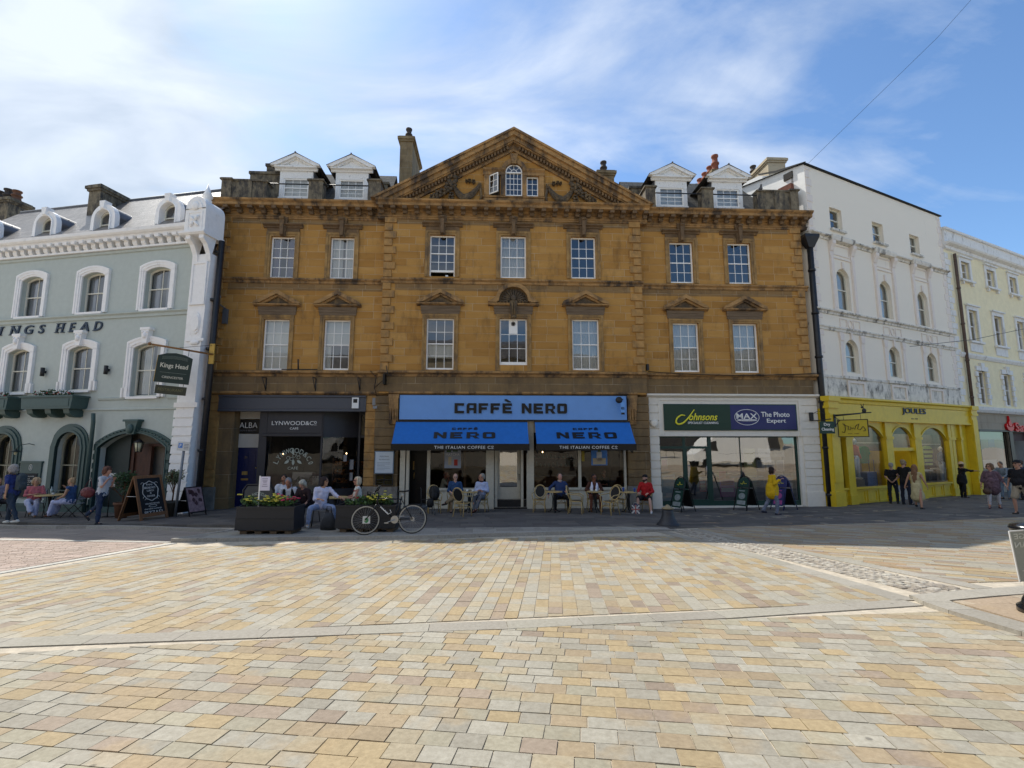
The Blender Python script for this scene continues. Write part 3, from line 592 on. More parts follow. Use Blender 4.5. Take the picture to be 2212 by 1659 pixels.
for i,(x0,x1,z0,z1,k) in enumerate(W2):
    y=CY if 6<x0<17 else 0
    if k=='fan':
        w_=sash(T,x0,x1,z0+.03,z1,y+.1,3,3,kind='dark',meet=False,label='window with a round extractor fan in its top middle pane')
        q=M(); W_=(x1-x0-.11)/3; q.box(x0+.055+W_,x1-.055-W_,y+.115,y+.14,z1-.62,z1-.055); q.box(x0,x1,y+.05,y+.13,z0-.12,z0+.13); q.box(x0-.02,x1+.02,y+.02,y+.13,z0-.16,z0-.12)
        q.build('panel',WHITE,w_); q=M(); cx=(x0+x1)/2; q.lathe([(.095,0),(.095,-.02),(.07,-.03)],16,(cx,z1-.2),0,axis='y',z0=y+.115)
        q.build('extractor_fan',mat('fan_grille',(.3,.29,.27),.5,.2,30),w_); fb=M(); fb.lathe([(.065,-.031),(.03,-.036)],12,(cx,z1-.2),0,axis='y',z0=y+.115); fb.build('fan_hub',DARK,w_)
    else: w_=sash(T,x0,x1,z0,z1,y+.1,kind=k,seed=20+i)
    surround2(x0,x1,z0,z1 if k!='fan' else z1,y,w_,k=='fan')
# plates/desk seen in lower sash of first-floor middle-left window
# ---------------- pediment ----------------
YP=CY-.5; ax,az=11.94,13.40; fx0,fx1,fz=6.02,17.86,10.08
def rake(b,o0,o1,y0,y1,m=0):
    """strip of the raking cornice between perpendicular depths o0,o1 below the top edge"""
    for sx,fx in ((-1,fx0),(1,fx1)):
        L0=math.hypot(fx-ax,fz-az); dxn,dzn=(fx-ax)/L0,(fz-az)/L0; c_=abs(dxn)
        q=[(ax,az-o0/c_),(fx,fz-o0/c_+.0),(fx,fz-o1/c_),(ax,az-o1/c_)]
        # keep the foot above the horizontal cornice
        lim=10.1
        def cutp(o): 
            t=(az-o/c_-lim)/(az-fz); return (ax+(fx-ax)*min(1,max(0,t)),max(lim,fz-o/c_))
        q[1]=cutp(o0); q[2]=cutp(o1)
        b.ext(q,y0,y1,m)
b=M(); rake(b,0,.09,YP-.04,CY+.5); rake(b,.09,.26,YP+.03,CY+.3); rake(b,.26,.42,YP+.14,CY+.2); rake(b,.42,.47,YP+.2,CY+.2); rake(b,.62,.72,CY-.1,CY+.1)
b.build('pediment_cornice',MOLD,T)
b=M(); rake(b,.47,.62,CY-.12,CY+.1)
for sx,fx in ((-1,fx0),(1,fx1)):
    L0=math.hypot(fx-ax,fz-az); n=int((L0-1.0)/.15)
    for i in range(2,n):
        t=i*.15/L0; x=ax+(fx-ax)*t; z=az+(fz-az)*t-.545/abs((fx-ax)/L0); 
        if z<10.2: continue
        b.box(x-.04,x+.04,CY-.24,CY-.12,z-.07,z+.07)
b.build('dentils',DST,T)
b=M()
vx0,vx1=fc(10.66),fc(13.28)
op3=[(fc(10.9),fc(11.37),10.58,11.46),(fc(11.61),fc(12.335),10.58,11.66),(fc(12.53),fc(13.03),10.58,11.46)]
# tympanum: outline triangle with openings -> slabs by x strips
def tri_top(x): return (az-(az-fz)*abs(x-ax)/(ax-fx0))-.5
xs=[fx0+.9]+[p for o in op3 for p in (o[0],o[1])]+[fx1-.9,ax]; xs=sorted(xs+[fx0+.9+i*.4 for i in range(26)])
for a_,c_ in zip(xs,xs[1:]):
    if c_-a_<1e-4: continue
    mid=(a_+c_)/2; hole=[o for o in op3 if o[0]<mid<o[1]]
    segs=[(10.1,None)] if not hole else [(10.1,hole[0][2]),(hole[0][3],None)]
    for z0,z1 in segs:
        if z1 is None: b.add([(a_,CY,z0),(c_,CY,z0),(c_,CY,max(z0,tri_top(c_))),(a_,CY,max(z0,tri_top(a_)))],[(0,1,2,3)])
        else: b.add([(a_,CY,z0),(c_,CY,z0),(c_,CY,z1),(a_,CY,z1)],[(0,1,2,3)])
for o in op3:
    a_,c_,d,e=o; q=CY+.15; b.add([(a_,CY,d),(a_,q,d),(a_,q,e),(a_,CY,e),(c_,CY,d),(c_,q,d),(c_,q,e),(c_,CY,e)],[(0,1,2,3),(4,7,6,5),(0,4,5,1)])
b.build('tympanum_wall',STONE,T,recalc=False)
cxm=(op3[1][0]+op3[1][1])/2; rv=(op3[1][1]-op3[1][0])/2
# round head cut: dark semicircle recess + fanlight
b=M()
wv=sash(T,op3[1][0],op3[1][1],10.56,11.66,CY-.01,4,4,'dark',meet=False,fr=.04,mun=.018,label='tall arched window with fanlight in the pediment')
b.band(arc(cxm,11.63,rv-.045,rv-.045,180,0,14),arc(cxm,11.63,rv,rv,180,0,14),CY-.03,CY+.04)
for a in (45,90,135): b.tube([(cxm+.13*cos(R(a)),CY-.01,11.63+.13*sin(R(a))),(cxm+(rv-.03)*cos(R(a)),CY-.01,11.63+(rv-.03)*sin(R(a)))],.011,4)
b.band(arc(cxm,11.63,.12,.12,180,0,8),arc(cxm,11.63,.14,.14,180,0,8),CY-.02,CY); b.box(cxm-rv,cxm+rv,CY-.03,CY+.04,11.6,11.64); b.build('fanlight',WHITE,wv)
g=M(); po=arc(cxm,11.63,rv-.02,rv-.02,180,0,14); g.add([(x,CY-.008,z) for x,z in po],[tuple(range(len(po)))]); g.build('fanlight_glass',mat('dark_fanlight_glass',(.05,.06,.08),.05,.1,3,spec=.9),wv,recalc=False)
sash(T,op3[2][0],op3[2][1],10.58,11.46,CY+.03,2,3,'dark',meet=False,fr=.04,mun=.018)
# open casement on the left: sash swung out
cw=thing('x','x','x') ; bpy.data.objects.remove(cw)
b=M(); W_=op3[0][1]-op3[0][0]; b.box(0,.035,0,.04,0,.86); b.box(W_-.035,W_,0,.04,0,.86); b.box(.035,W_-.035,0,.04,0,.045); b.box(.035,W_-.035,0,.04,.815,.86); b.box(W_/2-.01,W_/2+.01,.01,.03,.045,.815)
for j in (1,2): b.box(.035,W_-.035,.012,.028,.27*j+.01,.27*j+.028)
wo=b.build('casement_window',WHITE,T,loc=(op3[0][1]-.02,CY-.02,10.59),rot=(0,0,R(180+38)),label='small casement standing open')
wo.location=(op3[0][0]+.0,CY-.05,10.59); wo.rotation_euler=(0,0,R(-38))
g=M(); g.add([(.03,.02,.04),(W_-.03,.02,.04),(W_-.03,.02,.82),(.03,.02,.82)],[(0,1,2,3)]); g.build('pane',GL,wo,recalc=False)
b=M() # venetian surround
for a_,c_ in ((vx0,op3[0][0]),(op3[0][1],op3[1][0]),(op3[1][1],op3[2][0]),(op3[2][1],vx1)): b.box(a_+.03,c_-.0 if c_>a_+.3 else c_-.01,CY-.1,CY,10.55,11.46)
for a_,c_ in ((vx0-.02,op3[1][0]),(op3[1][1],vx1+.02)): b.prof([(CY,11.46),(CY-.12,11.46),(CY-.12,11.6),(CY-.2,11.66),(CY-.22,11.72),(CY,11.76)],a_,c_)
b.band(arc(cxm,11.66,rv+.02,rv,180,0,16),arc(cxm,11.66,rv+.19,rv+.2,180,0,16),CY-.12,CY)
b.ext([(cxm-.08,11.95),(cxm+.08,11.95),(cxm+.16,12.4),(cxm-.16,12.4)],CY-.2,CY)
b.box(vx0,vx1,CY-.1,CY,10.14,10.42); b.prof([(CY,10.42),(CY-.14,10.44),(CY-.16,10.5),(CY,10.54)],vx0-.03,vx1+.03)
b.build('venetian_surround',MOLD,T)
# carved swags
def swag(sx):
    c=11.95; b=M(); rr=random.Random(5)
    X=lambda d: c+sx*(1.4+(d-1.4)*.86)
    # drape between hook near window (d=1.42,z=11.05) and knot (d=2.75,z=11.0)
    for k in range(25):
        t=k/24; d=1.45+1.35*t; z=10.98-.62*math.sin(PI*t)*(.9 if t<.5 else 1)-.12*t+.12*t
        rad=.06+.10*sin(PI*t)
        b.ell((X(d),CY-.08,z+.02),(rad*1.1,.08,rad),8,5)
        for q in range(2): b.ell((X(d+rr.uniform(-.05,.05)),CY-.14,z+rr.uniform(-.07,.07)),(.035,.04,.035),6,4)
    b.tube([(X(1.4),CY-.06,11.1),(X(1.42),CY-.08,10.8),(X(1.36),CY-.06,10.5),(X(1.44),CY-.05,10.25)],.05,6,rs=[.03,.05,.06,.04])
    for (d,z,s) in ((2.8,11.16,.2),(2.95,10.85,.17),(2.75,10.95,.13),(3.05,10.72,.12),(3.25,10.6,.13),(3.45,10.5,.14),(3.6,10.4,.13),(2.82,10.5,.09),(2.85,10.36,.1),(3.75,10.35,.1),(1.75,11.1,.07),(1.95,11.14,.06),(2.1,11.12,.05)):
        for q in range(8):
            s=s*1.0; a=q*.8; b.ell((X(d+.85*s*cos(a)),CY-.1-.06*(q%2),z+.85*s*sin(a)),(s*.55,.1,s*.45),7,4)
    b.tube([(X(2.7),CY-.07,11.2),(X(2.95),CY-.07,10.9),(X(3.1),CY-.07,10.65),(X(3.4),CY-.07,10.6),(X(3.7),CY-.07,10.3)],.04,6,rs=[.03,.05,.06,.05,.02])
    b.build('carved_swag',CARV,T)
swag(-1); swag(1)
# ---------------- roof, parapet, dormers ----------------
b=M()
for (x0,x1) in ((-.2,6.3),(17.5,24.5)): b.add([(x0,.75,10.2),(x1,.75,10.2),(x1,3.2,13.35),(x0,3.2,13.35),(x0,6.5,10.2),(x1,6.5,10.2)],[(0,1,2,3),(3,2,5,4)])
b.build('roof',STSL,T,recalc=False)
b=M(); # gable roof behind pediment
b.add([(fx0,CY+.3,10.1),(ax,CY+.3,az-.05),(fx1,CY+.3,10.1),(fx0+.3,8.5,10.1),(ax,8.5,az-.05),(fx1-.3,8.5,10.1)],[(0,1,4,3),(1,2,5,4)]); b.build('roof',STSL,T,recalc=False)
b=M(); b.box(-.2,6.1,-.15,.8,10.13,10.17); b.box(17.8,24.5,-.15,.8,10.13,10.17); b.build('gutter',LEAD,T)
def pier(b,x0,x1,z1=11.2,y0=-.1,y1=.35):
    b.box(x0,x1,y0,y1,10.14,z1-.09); b.box(x0-.06,x1+.06,y0-.06,y1+.06,z1-.09,z1-.03); b.box(x0-.03,x1+.03,y0-.03,y1+.03,z1-.03,z1)
b=M()
pier(b,-.28,.12,11.18); b.box(.12,1.5,-.04,.3,10.14,11.06); b.box(.12,1.5,-.1,.34,11.06,11.14); b.box(.42,.95,-.08,-.04,10.14,11.06); pier(b,1.5,1.58,11.1)
pier(b,3.3,3.88,11.22); pier(b,5.78,6.3,11.28,y1=.6)
pier(b,17.72,18.15,11.3,y1=.6); pier(b,20.22,20.72,11.28); b.box(22.72,24.3,-.04,.3,10.14,11.16); b.box(22.7,24.3,-.1,.34,11.16,11.24); b.box(23.5,23.95,-.08,-.04,10.14,11.16); pier(b,24.2,24.56,11.3)
b.box(.3,1.6,1.0,1.9,10.14,12.0); b.box(.25,1.65,.95,1.95,12.0,12.12); b.box(.9,1.6,1.2,3.5,11.9,12.5); b.box(.85,1.65,1.15,3.55,12.5,12.62)
b.box(5.2,6.2,1.6,2.0,10.2,12.0); b.box(5.1,6.3,1.55,2.05,12.0,12.1)
b.box(17.6,18.2,1.6,2.0,10.2,12.1); b.box(17.5,18.3,1.55,2.05,12.1,12.2)
b.build('parapet',LICH,T)
b=M()
for (x0,x1) in ((1.58,3.3),(3.88,5.78),(18.15,20.22),(20.72,22.72)): b.tube([(x0,-.02,11.0),(x1,-.02,11.0)],.028,6)
b.build('parapet_rail',IRON,T)
def dormer(x0,x1,kind,seed):
    """x0,x1 on the facade plane scale, placed .7 m behind it"""
    y=.62; a,_=at(x0,0,y); c,_=at(x1,0,y); _,zs=at(0,10.42,y); _,ze=at(0,11.72,y); _,zp=at(0,12.28,y); m=(a+c)/2; hw=(c-a)/2
    _,wt=at(0,11.27,y)
    b=M(); b.box(a,a+.17,y,y+.1,zs,ze-.12); b.box(c-.17,c,y,y+.1,zs,ze-.12); b.box(a+.17,c-.17,y,y+.1,wt,ze-.12); b.box(a-.03,c+.03,y-.03,y+.1,zs-.06,zs)
    b.prof([(y,ze-.15),(y-.06,ze-.14),(y-.09,ze-.08),(y-.2,ze-.04),(y-.2,ze+.02),(y+.05,ze+.02)],a-.2,c+.2)
    W_=hw+.34
    for sx in (-1,1):
        b.ext([(m+sx*W_,ze+.02),(m+sx*(W_-.02),ze+.1),(m,zp),(m,zp-.13),(m+sx*(W_-.26),ze+.02)],y-.24,y-.05)
        b.ext([(m+sx*(W_-.26),ze+.022),(m,zp-.13),(m,zp-.2),(m+sx*(W_-.42),ze+.022)],y-.14,y-.05)
    b.ext([(m-W_+.3,ze+.02),(m+W_-.3,ze+.02),(m,zp-.18)],y-.06,y+.05)
    d=b.build('dormer',OLDW,T)
    sash(d,a+.17,c-.17,zs,wt,y+.03,3,4,kind,'dormer_window',fr=.05,seed=seed)
    b=M(); yb=y+2.9
    b.box(a+.02,a+.07,y+.1,yb-1,zs-.2,ze); b.box(c-.07,c-.02,y+.1,yb-1,zs-.2,ze); b.build('cheek',LEAD,d)
    b=M(); b.add([(m-W_-.02,y-.27,ze+.06),(m,y-.27,zp+.03),(m+W_+.02,y-.27,ze+.06),(m-W_-.02,yb-.6,ze+.06),(m,yb-.2,zp+.03),(m+W_+.02,yb-.6,ze+.06)],[(0,1,4,3),(1,2,5,4)]); 
    b.tube([(m,y-.29,zp+.03),(m,yb-.2,zp+.03)],.035,6); b.build('dormer_roof',STSL,d)
dormer(2.05,3.42,'blind',1); dormer(4.38,5.74,'net',2); dormer(18.2,19.6,'blind',3); dormer(20.74,22.09,'blind',4)
# blinds behind glass in the dormers are drawn as part of the room: pale boards
# chimneys
def chimney(name,x0,x1,y0,y1,z0,z1,label,m,pots=(),cap=.12):
    t=thing(name,label,'chimney',(0,0,0)); t.parent=None
    b=M(); b.box(x0,x1,y0,y1,z0,z1-.3); b.box(x0-.06,x1+.06,y0-.06,y1+.06,z1-.3,z1-.2); b.box(x0-cap,x1+cap,y0-cap,y1+cap,z1-.2,z1-.06); b.box(x0-.05,x1+.05,y0-.05,y1+.05,z1-.06,z1)
    s=b.build('stack',m,t)
    for (px,py,ph,pr,pm) in pots:
        q=M(); q.lathe([(pr*1.15,0),(pr*1.15,.08),(pr,.1),(pr*.9,ph*.45),(pr*1.2,ph*.48),(pr*1.2,ph*.56),(pr*.85,ph*.6),(pr*.8,ph*.86),(pr*1.05,ph*.9),(pr*1.05,ph),(pr*.7,ph),(pr*.7,ph-.1)],12,(px,py),z0=z1); q.build('chimney_pot',pm,t)
    return t
CHS=ashlar('chimney_stone',[(.16,.125,.075),(.24,.18,.10),(.29,.22,.13)],(.3,.26,.2),bw=.7,rh=.35,dpos=(.45,.7))
CHC=ashlar('cream_chimney_stone',[(.40,.34,.24),(.50,.43,.31)],(.3,.26,.2),bw=.7,rh=.35)
DP=mat('sooty_pot',(.05,.04,.035),.8,.4,8,.3)
def onT(t): t.location=MP; t.rotation_euler=(0,0,MA)
t=chimney('chimney',6.25,6.9,4.0,6.6,10,16.05,'tall narrow brown stone chimney rising left of the pediment',CHS,[(6.6,4.5,.75,.16,DP)]); onT(t)
t=chimney('chimney',16.75,17.6,4.5,5.4,10,14.75,'short stone chimney with one dark pot right of the pediment',CHS,[(17.15,4.95,.75,.17,DP)]); onT(t)
t=chimney('chimney',23.8,24.5,6.0,9.6,9,15.9,'chimney stack carrying a row of red clay pots between the right-hand dormers',CHS,[(24.15,6.4+.68*i,.8+(.3 if i==0 else 0),.19,TERR) for i in range(5)]); onT(t)
t=chimney('chimney',26.6,27.6,5.2,7.9,9,16.2,'pale cream stone chimney stack with one dark pot beside the white building',CHC,[(26.9,7.2,.7,.17,DP)]); onT(t)
# TV aerial
b=M(); b.tube([(18.6,5.2,12.6),(18.6,5.2,14.3)],.02,5); b.tube([(18.2,5.2,14.2),(19.0,5.2,14.25)],.015,5)
for k in range(6): b.tube([(18.25+.13*k,5.0,14.21),(18.25+.13*k,5.4,14.21)],.01,4)
a=b.build('tv_aerial',IRON,None,loc=MP,rot=(0,0,MA)); tag(a,'thin television aerial on the roof just right of the pediment','aerial')
# ---------------- ground floor of the terrace ----------------
GREYP=mat('slate_grey_paint','#4b4e56',.45,.06,9); GREYD=mat('charcoal_paint','#33343a',.45,.08,9)
CREAM=mat('cream_shopfront_paint','#cbc4b2',.5,.08,9,dirt=lin('#8a806a'),dscale=2.5,dpos=(.6,.85)); CRW=mat('cream_masonry_paint','#e2dccf',.65,.05,7,.2,dirt=lin('#9a907c'),dscale=2,dpos=(.62,.85))
NB=mat('nero_fascia_blue','#6e9edb',.45,.04,3); NA=mat('awning_blue_canvas','#226cbe',.8,.08,6,.2); BLK=mat('black_lettering','#0b0a0b',.4,.1,9)
WLET=mat('white_lettering',(.78,.78,.76),.5,.03,9); GOLD=mat('aged_gold','#a88a4c',.5,.15,9)
DGRN=mat('dark_green_paint','#173a33',.4,.08,9); NAVY=mat('navy_sign','#2c2f63',.45,.05,6); GSIGN=mat('green_sign','#1d3a2a',.45,.06,6); YEL=mat('yellow_lettering','#e8e03a',.5,.03,6)
WOOD=mat('brown_wood','#5b3a22',.6,.3,7,.2,stretch=(1,1,6)); BREAD=mat('bread_crust','#9a6232',.8,.35,14,.3)
def rust(b,x0,x1,z0,z1,y,h=.325,p=.05,rev=0,y1=.3):
    z=z1
    b.box(x0+.015,x1-.015,y+.0,y1,z0,z1)
    while z>z0+.08:
        za=max(z0,z-h+.028); b.box(x0,x1,y-p,y1-.002,za,z); z-=h
b=M(); rust(b,-.3,.28,-1.57,2.02,0,y1=.9); rust(b,6.02,6.44,-1.57,2.02,0,y1=1.2); b.build('rusticated_pier',QUO,T)
b=M(); rust(b,6.44,7.37,-.1,2.0,CY+.05,y1=1.0); b.box(6.5,7.3,CY+.1,1.0,-1.6,-.1); rust(b,6.44,7.37,-1.57,-.1,CY+.12,y1=1.0,p=.03); rust(b,16.55,17.47,-1.57,2.0,CY+.05,y1=1.0); b.build('rusticated_pier',STONEG,T)
b=M(); b.box(-.33,.34,-.06,.95,-3,-1.57); b.box(5.98,6.46,-.05,1.2,-3,-1.57); b.box(6.46,7.4,CY-.03,1.0,-3,-1.57); b.box(16.5,17.48,CY-.03,1.0,-3,-1.57); b.build('plinth',PLIN,T)
b=M() # recessed lobby walls in stone beside blue door
b.box(.28,.86,.06,1.0,-2.9,1.42); b.build('door_jamb',STONEG,T)
# pilaster consoles either side of cafe fascia
b=M()
for x in (6.98,16.53):
    b.box(x,x+.42,CY-.2,CY+.1,1.9,2.04); b.prof([(CY+.1,.85),(CY-.06,.87),(CY-.1,1.0),(CY-.17,1.6),(CY-.2,1.9),(CY+.1,1.9)],x+.03,x+.39)
    for k in (0,1,2): b.box(x+.08+.1*k,x+.13+.1*k,CY-.2,CY-.05,1.05,1.5)
b.build('console',MOLD,T)
# --- charcoal cafe, left ---
b=M(); b.box(.28,6.03,-.09,.5,1.42,2.0); b.prof([(-.09,1.36),(-.13,1.38),(-.13,1.43),(-.09,1.45)],.28,6.03); b.prof([(-.09,1.93),(-.14,1.95),(-.14,2.01),(-.09,2.02)],.28,6.03); b.box(.36,5.95,-.1,-.09,1.5,1.9)
b.build('fascia',GREYP,T)
b=M(); b.box(5.5,5.76,-.17,-.1,1.5,1.93); z=b.build('alarm_box',WLET,None); z.parent=None; z.matrix_world=Matrix.Translation(MP)@Matrix.Rotation(MA,4,'Z'); tag(z,'white rounded burglar alarm box on the grey fascia of the charcoal cafe','alarm box')
b=M(); b.box(5.55,5.71,-.175,-.17,1.72,1.87); zz=b.build('badge',BLK,z)
YD=.55
def P(s,z_,y): return at(s,z_,y)
# blue door
def ats(s,y): return at(s,0,y)[0]
def atz(z_,y): return at(0,z_,y)[1]
d0,d1=ats(.86,YD),ats(2.06,YD); zt=1.42
b=M(); dz0=atz(-2.33,YD)-.02
b.box(d0,ats(1.0,YD),YD-.06,YD+.1,dz0,zt); b.box(ats(1.925,YD),d1,YD-.06,YD+.1,dz0,zt); b.box(ats(1.0,YD),ats(1.925,YD),YD-.05,YD+.1,-.05,.5); b.box(ats(1.0,YD),ats(1.925,YD),YD-.05,YD+.1,1.1,zt)
b.build('door_frame',mat('pale_grey_paint','#b7b4ac',.5,.05,9),T)
BLUE=mat('navy_door_paint','#101d4c',.3,.06,5)
b=M(); xa,xb=ats(1.0,YD),ats(1.925,YD); b.box(xa,xb,YD,YD+.06,dz0,-.05)
for (pa,pb,qa,qb) in ((.12,.44,.08,.3),(.56,.88,.08,.3),(.12,.44,.36,.62),(.56,.88,.36,.62),(.12,.44,.68,.93),(.56,.88,.68,.93)):
    h=-.05-dz0; w_=xb-xa; X0,X1,Z0,Z1=xa+pa*w_,xa+pb*w_,dz0+qa*h,dz0+qb*h
    for (e,f,g_,h_) in ((X0,X1,Z0,Z0+.02),(X0,X1,Z1-.02,Z1),(X0,X0+.02,Z0,Z1),(X1-.02,X1,Z0,Z1)): b.box(e,f,YD-.012,YD,g_,h_)
dr=b.build('door',BLUE,T,label='navy blue panelled door'); b=M(); b.box(xa+.32,xa+.6,YD-.02,YD,-1.35,-1.28); b.ell((xb-.06,YD-.03,-.86),(.03,.03,.03)); b.ell((xb-.06,YD-.02,-1.5),(.015,.02,.015)); b.build('letterbox',mat('brass','#b59a5b',.35,.1,9,metal=.8),dr)
b=M(); b.box(xa+.34,xa+.56,YD-.012,YD,-1.14,-1.0); b.build('plaque',GOLD,dr); letters('house_number','21',xa+.41,xa+.5,-.48,-.4,YD-.005,GOLD,dr)
b=M(); b.box(d0,d1,YD-.3,YD+.2,dz0-.3,dz0); b.build('doorstep',PLIN,T)
b=M(); b.box(xa+.02,xb-.02,YD-.01,YD+.03,.53,1.07); s_=b.build('fanlight_sign',BLK,T); letters('lettering','ALBA',xa+.12,xb-.12,.74,.96,YD-.012,WLET,s_,dep=.006,off=-.008); letters('lettering','SKIN & BEAUTY',xa+.14,xb-.14,.6,.67,YD-.012,mat('dim_lettering','#77777a',.5,.05,9),s_,dep=.006)
# shop window
YW=.2; wx0,wx1=ats(2.16,YW),ats(4.38,YW)
b=M(); b.box(d1,wx0+.04,YW-.05,YW+.6,-2.7,1.42); b.box(wx1-.07,wx1,YW-.05,YW+.1,-2.6,.5); b.box(wx0,wx1,YW-.03,YW+.1,.42,1.36); b.box(wx0+.05,wx1-.05,YW-.05,YW-.03,.54,1.26)
b.prof([(YW-.03,.38),(YW-.12,.4),(YW-.12,.48),(YW-.03,.5)],wx0-.1,wx1+.02)
b.box(wx0+.04,wx1-.07,YW-.04,YW+.14,-2.6,-1.88); b.box(wx0+.04,wx1-.07,YW-.08,YW+.14,-1.9,-1.84)
# lobby: angled return to the recessed door
ax0,ay0,ax1,ay1=wx1,YW,5.5,1.05
def slant(b,z0,z1,m=0,t=.05,u0=0,u1=1):
    p0=(ax0+(ax1-ax0)*u0,ay0+(ay1-ay0)*u0); p1=(ax0+(ax1-ax0)*u1,ay0+(ay1-ay0)*u1); b.exz([(p0[0],p0[1]),(p1[0],p1[1]),(p1[0]-.03,p1[1]+t),(p0[0]-.03,p0[1]+t)],z0,z1,m)
slant(b,-2.6,-1.7); slant(b,.36,1.42); slant(b,-1.7,.36,u0=.95,u1=1)
b.box(5.5,5.58,1.0,1.1,-2.6,1.42); b.box(5.95,6.03,.2,1.1,-2.6,1.42); b.box(5.58,5.95,1.03,1.08,.35,.45); b.box(5.58,5.95,1.03,1.08,1.3,1.42)
shp=b.build('cafe_shopfront',GREYD,T)
b=M(); b.add([(wx0+.04,YW,-1.86),(wx1-.07,YW,-1.86),(wx1-.07,YW,.42),(wx0+.04,YW,.42)],[(0,1,2,3)]); b.add([(ax0,ay0,-1.7),(ax1,ay1,-1.7),(ax1,ay1,.36),(ax0,ay0,.36)],[(0,1,2,3)]); b.add([(5.58,1.05,.45),(5.95,1.05,.45),(5.95,1.05,1.3),(5.58,1.05,1.3)],[(0,1,2,3)])
pn=b.build('shop_window',GLS,T,recalc=False)
letters('lettering','LYNWOOD&C',wx0+.22,wx0+1.86,.84,1.0,YW-.05,WLET,shp,dep=.012); letters('lettering','o',wx0+1.88,wx0+1.98,.9,1.0,YW-.05,WLET,shp,dep=.012); b=M(); b.box(wx0+1.88,wx0+1.98,YW-.062,YW-.05,.84,.855); b.build('underline',WLET,shp)
letters('lettering','CAFÉ',wx0+.94,wx0+1.27,.66,.77,YW-.05,WLET,shp,dep=.012)
# arched window lettering and coffee sprig
PALE=mat('window_vinyl','#a9b0a4',.6,.05,9)
cw_=(wx0+wx1)/2+.0
def arctext(s,cx,cz,r,a0,a1,h,y,m,par,name='window_lettering'):
    n=len(s)
    for i,ch in enumerate(s):
        if ch==' ': continue
        a=R(a0+(a1-a0)*i/(n-1)); th=a-PI/2
        def xf(p,th=th,a=a):
            x,z=p.x,p.z; return Vector((cx+r*cos(a)+x*cos(th)-z*sin(th),p.y,cz+r*sin(a)+x*sin(th)+z*cos(th)))
        wd={'&':.85,'W':1.15,'O':.95,'I':.3,'º':.5}.get(ch,.75)
        letters(name,ch,-h*wd/2,h*wd/2,-h/2,h/2,y,m,par,dep=.004,xf=xf)
arctext('LYNWOOD&Cº',cw_,-.88,.72,158,18,.19,YW-.006,PALE,pn)
letters('window_lettering','CAFÉ',cw_-.2,cw_+.2,-.92,-.78,YW-.006,PALE,pn,dep=.004)
b=M()
for (dx_,dz_,r_) in ((-.2,.06,.065),(-.2,.2,.0),(.18,.2,.07),(.2,.08,.065),(.03,.14,.06),(-.07,.02,.065)):
    if r_: b.tube([(cw_+dx_+r_*cos(k*.6),YW-.008,-.52+dz_+r_*sin(k*.6)) for k in range(11)],.008,4,closed=True)
for (dx_,dz_,a) in ((-.03,.3,100),(-.25,-.1,215),(.0,-.12,270),(.24,-.1,325)):
    ca,sa=cos(R(a)),sin(R(a)); po=[(-.12,0),(-.05,.05),(.03,.05),(.12,0),(.03,-.05),(-.05,-.05)]; b.ext([(cw_+dx_+x*ca-z*sa,-.52+dz_+x*sa+z*ca) for x,z in po],YW-.01,YW-.006)
b.build('window_sprig',PALE,pn)
# interior of the cafe
FLO=mat('cafe_floor','#4a3e33',.7,.2,6)
b=M(); b.box(.9,6.2,1.1,4.1,-2.52,-2.45); b.build('shop_floor',FLO,T)
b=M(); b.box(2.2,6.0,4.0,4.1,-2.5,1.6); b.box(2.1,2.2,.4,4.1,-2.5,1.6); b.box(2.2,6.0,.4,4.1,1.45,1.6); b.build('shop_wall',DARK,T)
b=M() # bread shelves
for z in (-1.95,-1.55,-1.2,-.85): b.box(4.35,5.75,1.5,1.9,z,z+.03)
for x in (4.35,5.05,5.75): b.box(x-.02,x+.02,1.5,1.95,-2.45,-.5)
sh=b.build('bread_shelf',WOOD,T); b=M(); rr=random.Random(3)
for z in (-1.92,-1.52,-1.17,-.82):
    for i in range(9):
        x=4.45+i*.155; 
        if rr.random()<.88: b.ell((x,1.55+rr.uniform(-.03,.1),z+.055),(.075,.13,.055+rr.uniform(0,.02)),9,6)
        if rr.random()<.6: b.ell((x+.02,1.56,z+.15),(.07,.12,.05),9,6)
b.build('bread_loaf',BREAD,sh)
b=M(); b.box(2.5,4.1,.75,1.3,-2.45,-1.45); b.build('counter',mat('counter_white','#8e8f8a',.4,.1,5),T)
b=M(); b.box(2.95,3.75,.8,1.2,-1.45,-1.05); b.build('display_case',mat('display_steel','#7b8084',.25,.1,6,metal=.6),T)
b=M()
for i in range(4): b.lathe([(.045,0),(.045,.26),(.03,.3),(.035,.36)],10,(3.86+.09*i,.62),z0=-1.55)
b.build('bottle',mat('oat_bottle','#b8b0a0',.5,.1,5),T)
b=M()
for i in range(26):
    a=rr.random()*6.3; l=rr.uniform(.1,.3); x,z=3.3+rr.uniform(-.35,.5),-1.5+rr.uniform(0,.15)
    b.tube([(x,.45,z-.1),(x+l*.6*cos(a),.45+.05*sin(a*2),z+l*.7)],.02,4,rs=[.004,.03])
b.build('window_plant',mat('dark_leaves','#28422a',.6,.3,9),T)
EM=mat('bulb_glow','#ffd9a0',emit=7)
b=M()
for (x,y,z) in ((2.45,1.0,-.32),(4.95,1.3,-.3)): b.ell((x,y,z),(.022,.022,.03),8,6)
b.build('pendant_bulb',EM,T); b=M()
for (x,y,z) in ((2.45,1.0,-.28),(4.95,1.3,-.26)): b.tube([(x,y,z),(x,y,1.45)],.006,4)
b.lathe([(.02,.12),(.05,.08),(.13,0)],14,(4.75,1.5),z0=.0); b.build('pendant_cord',BLK,T)
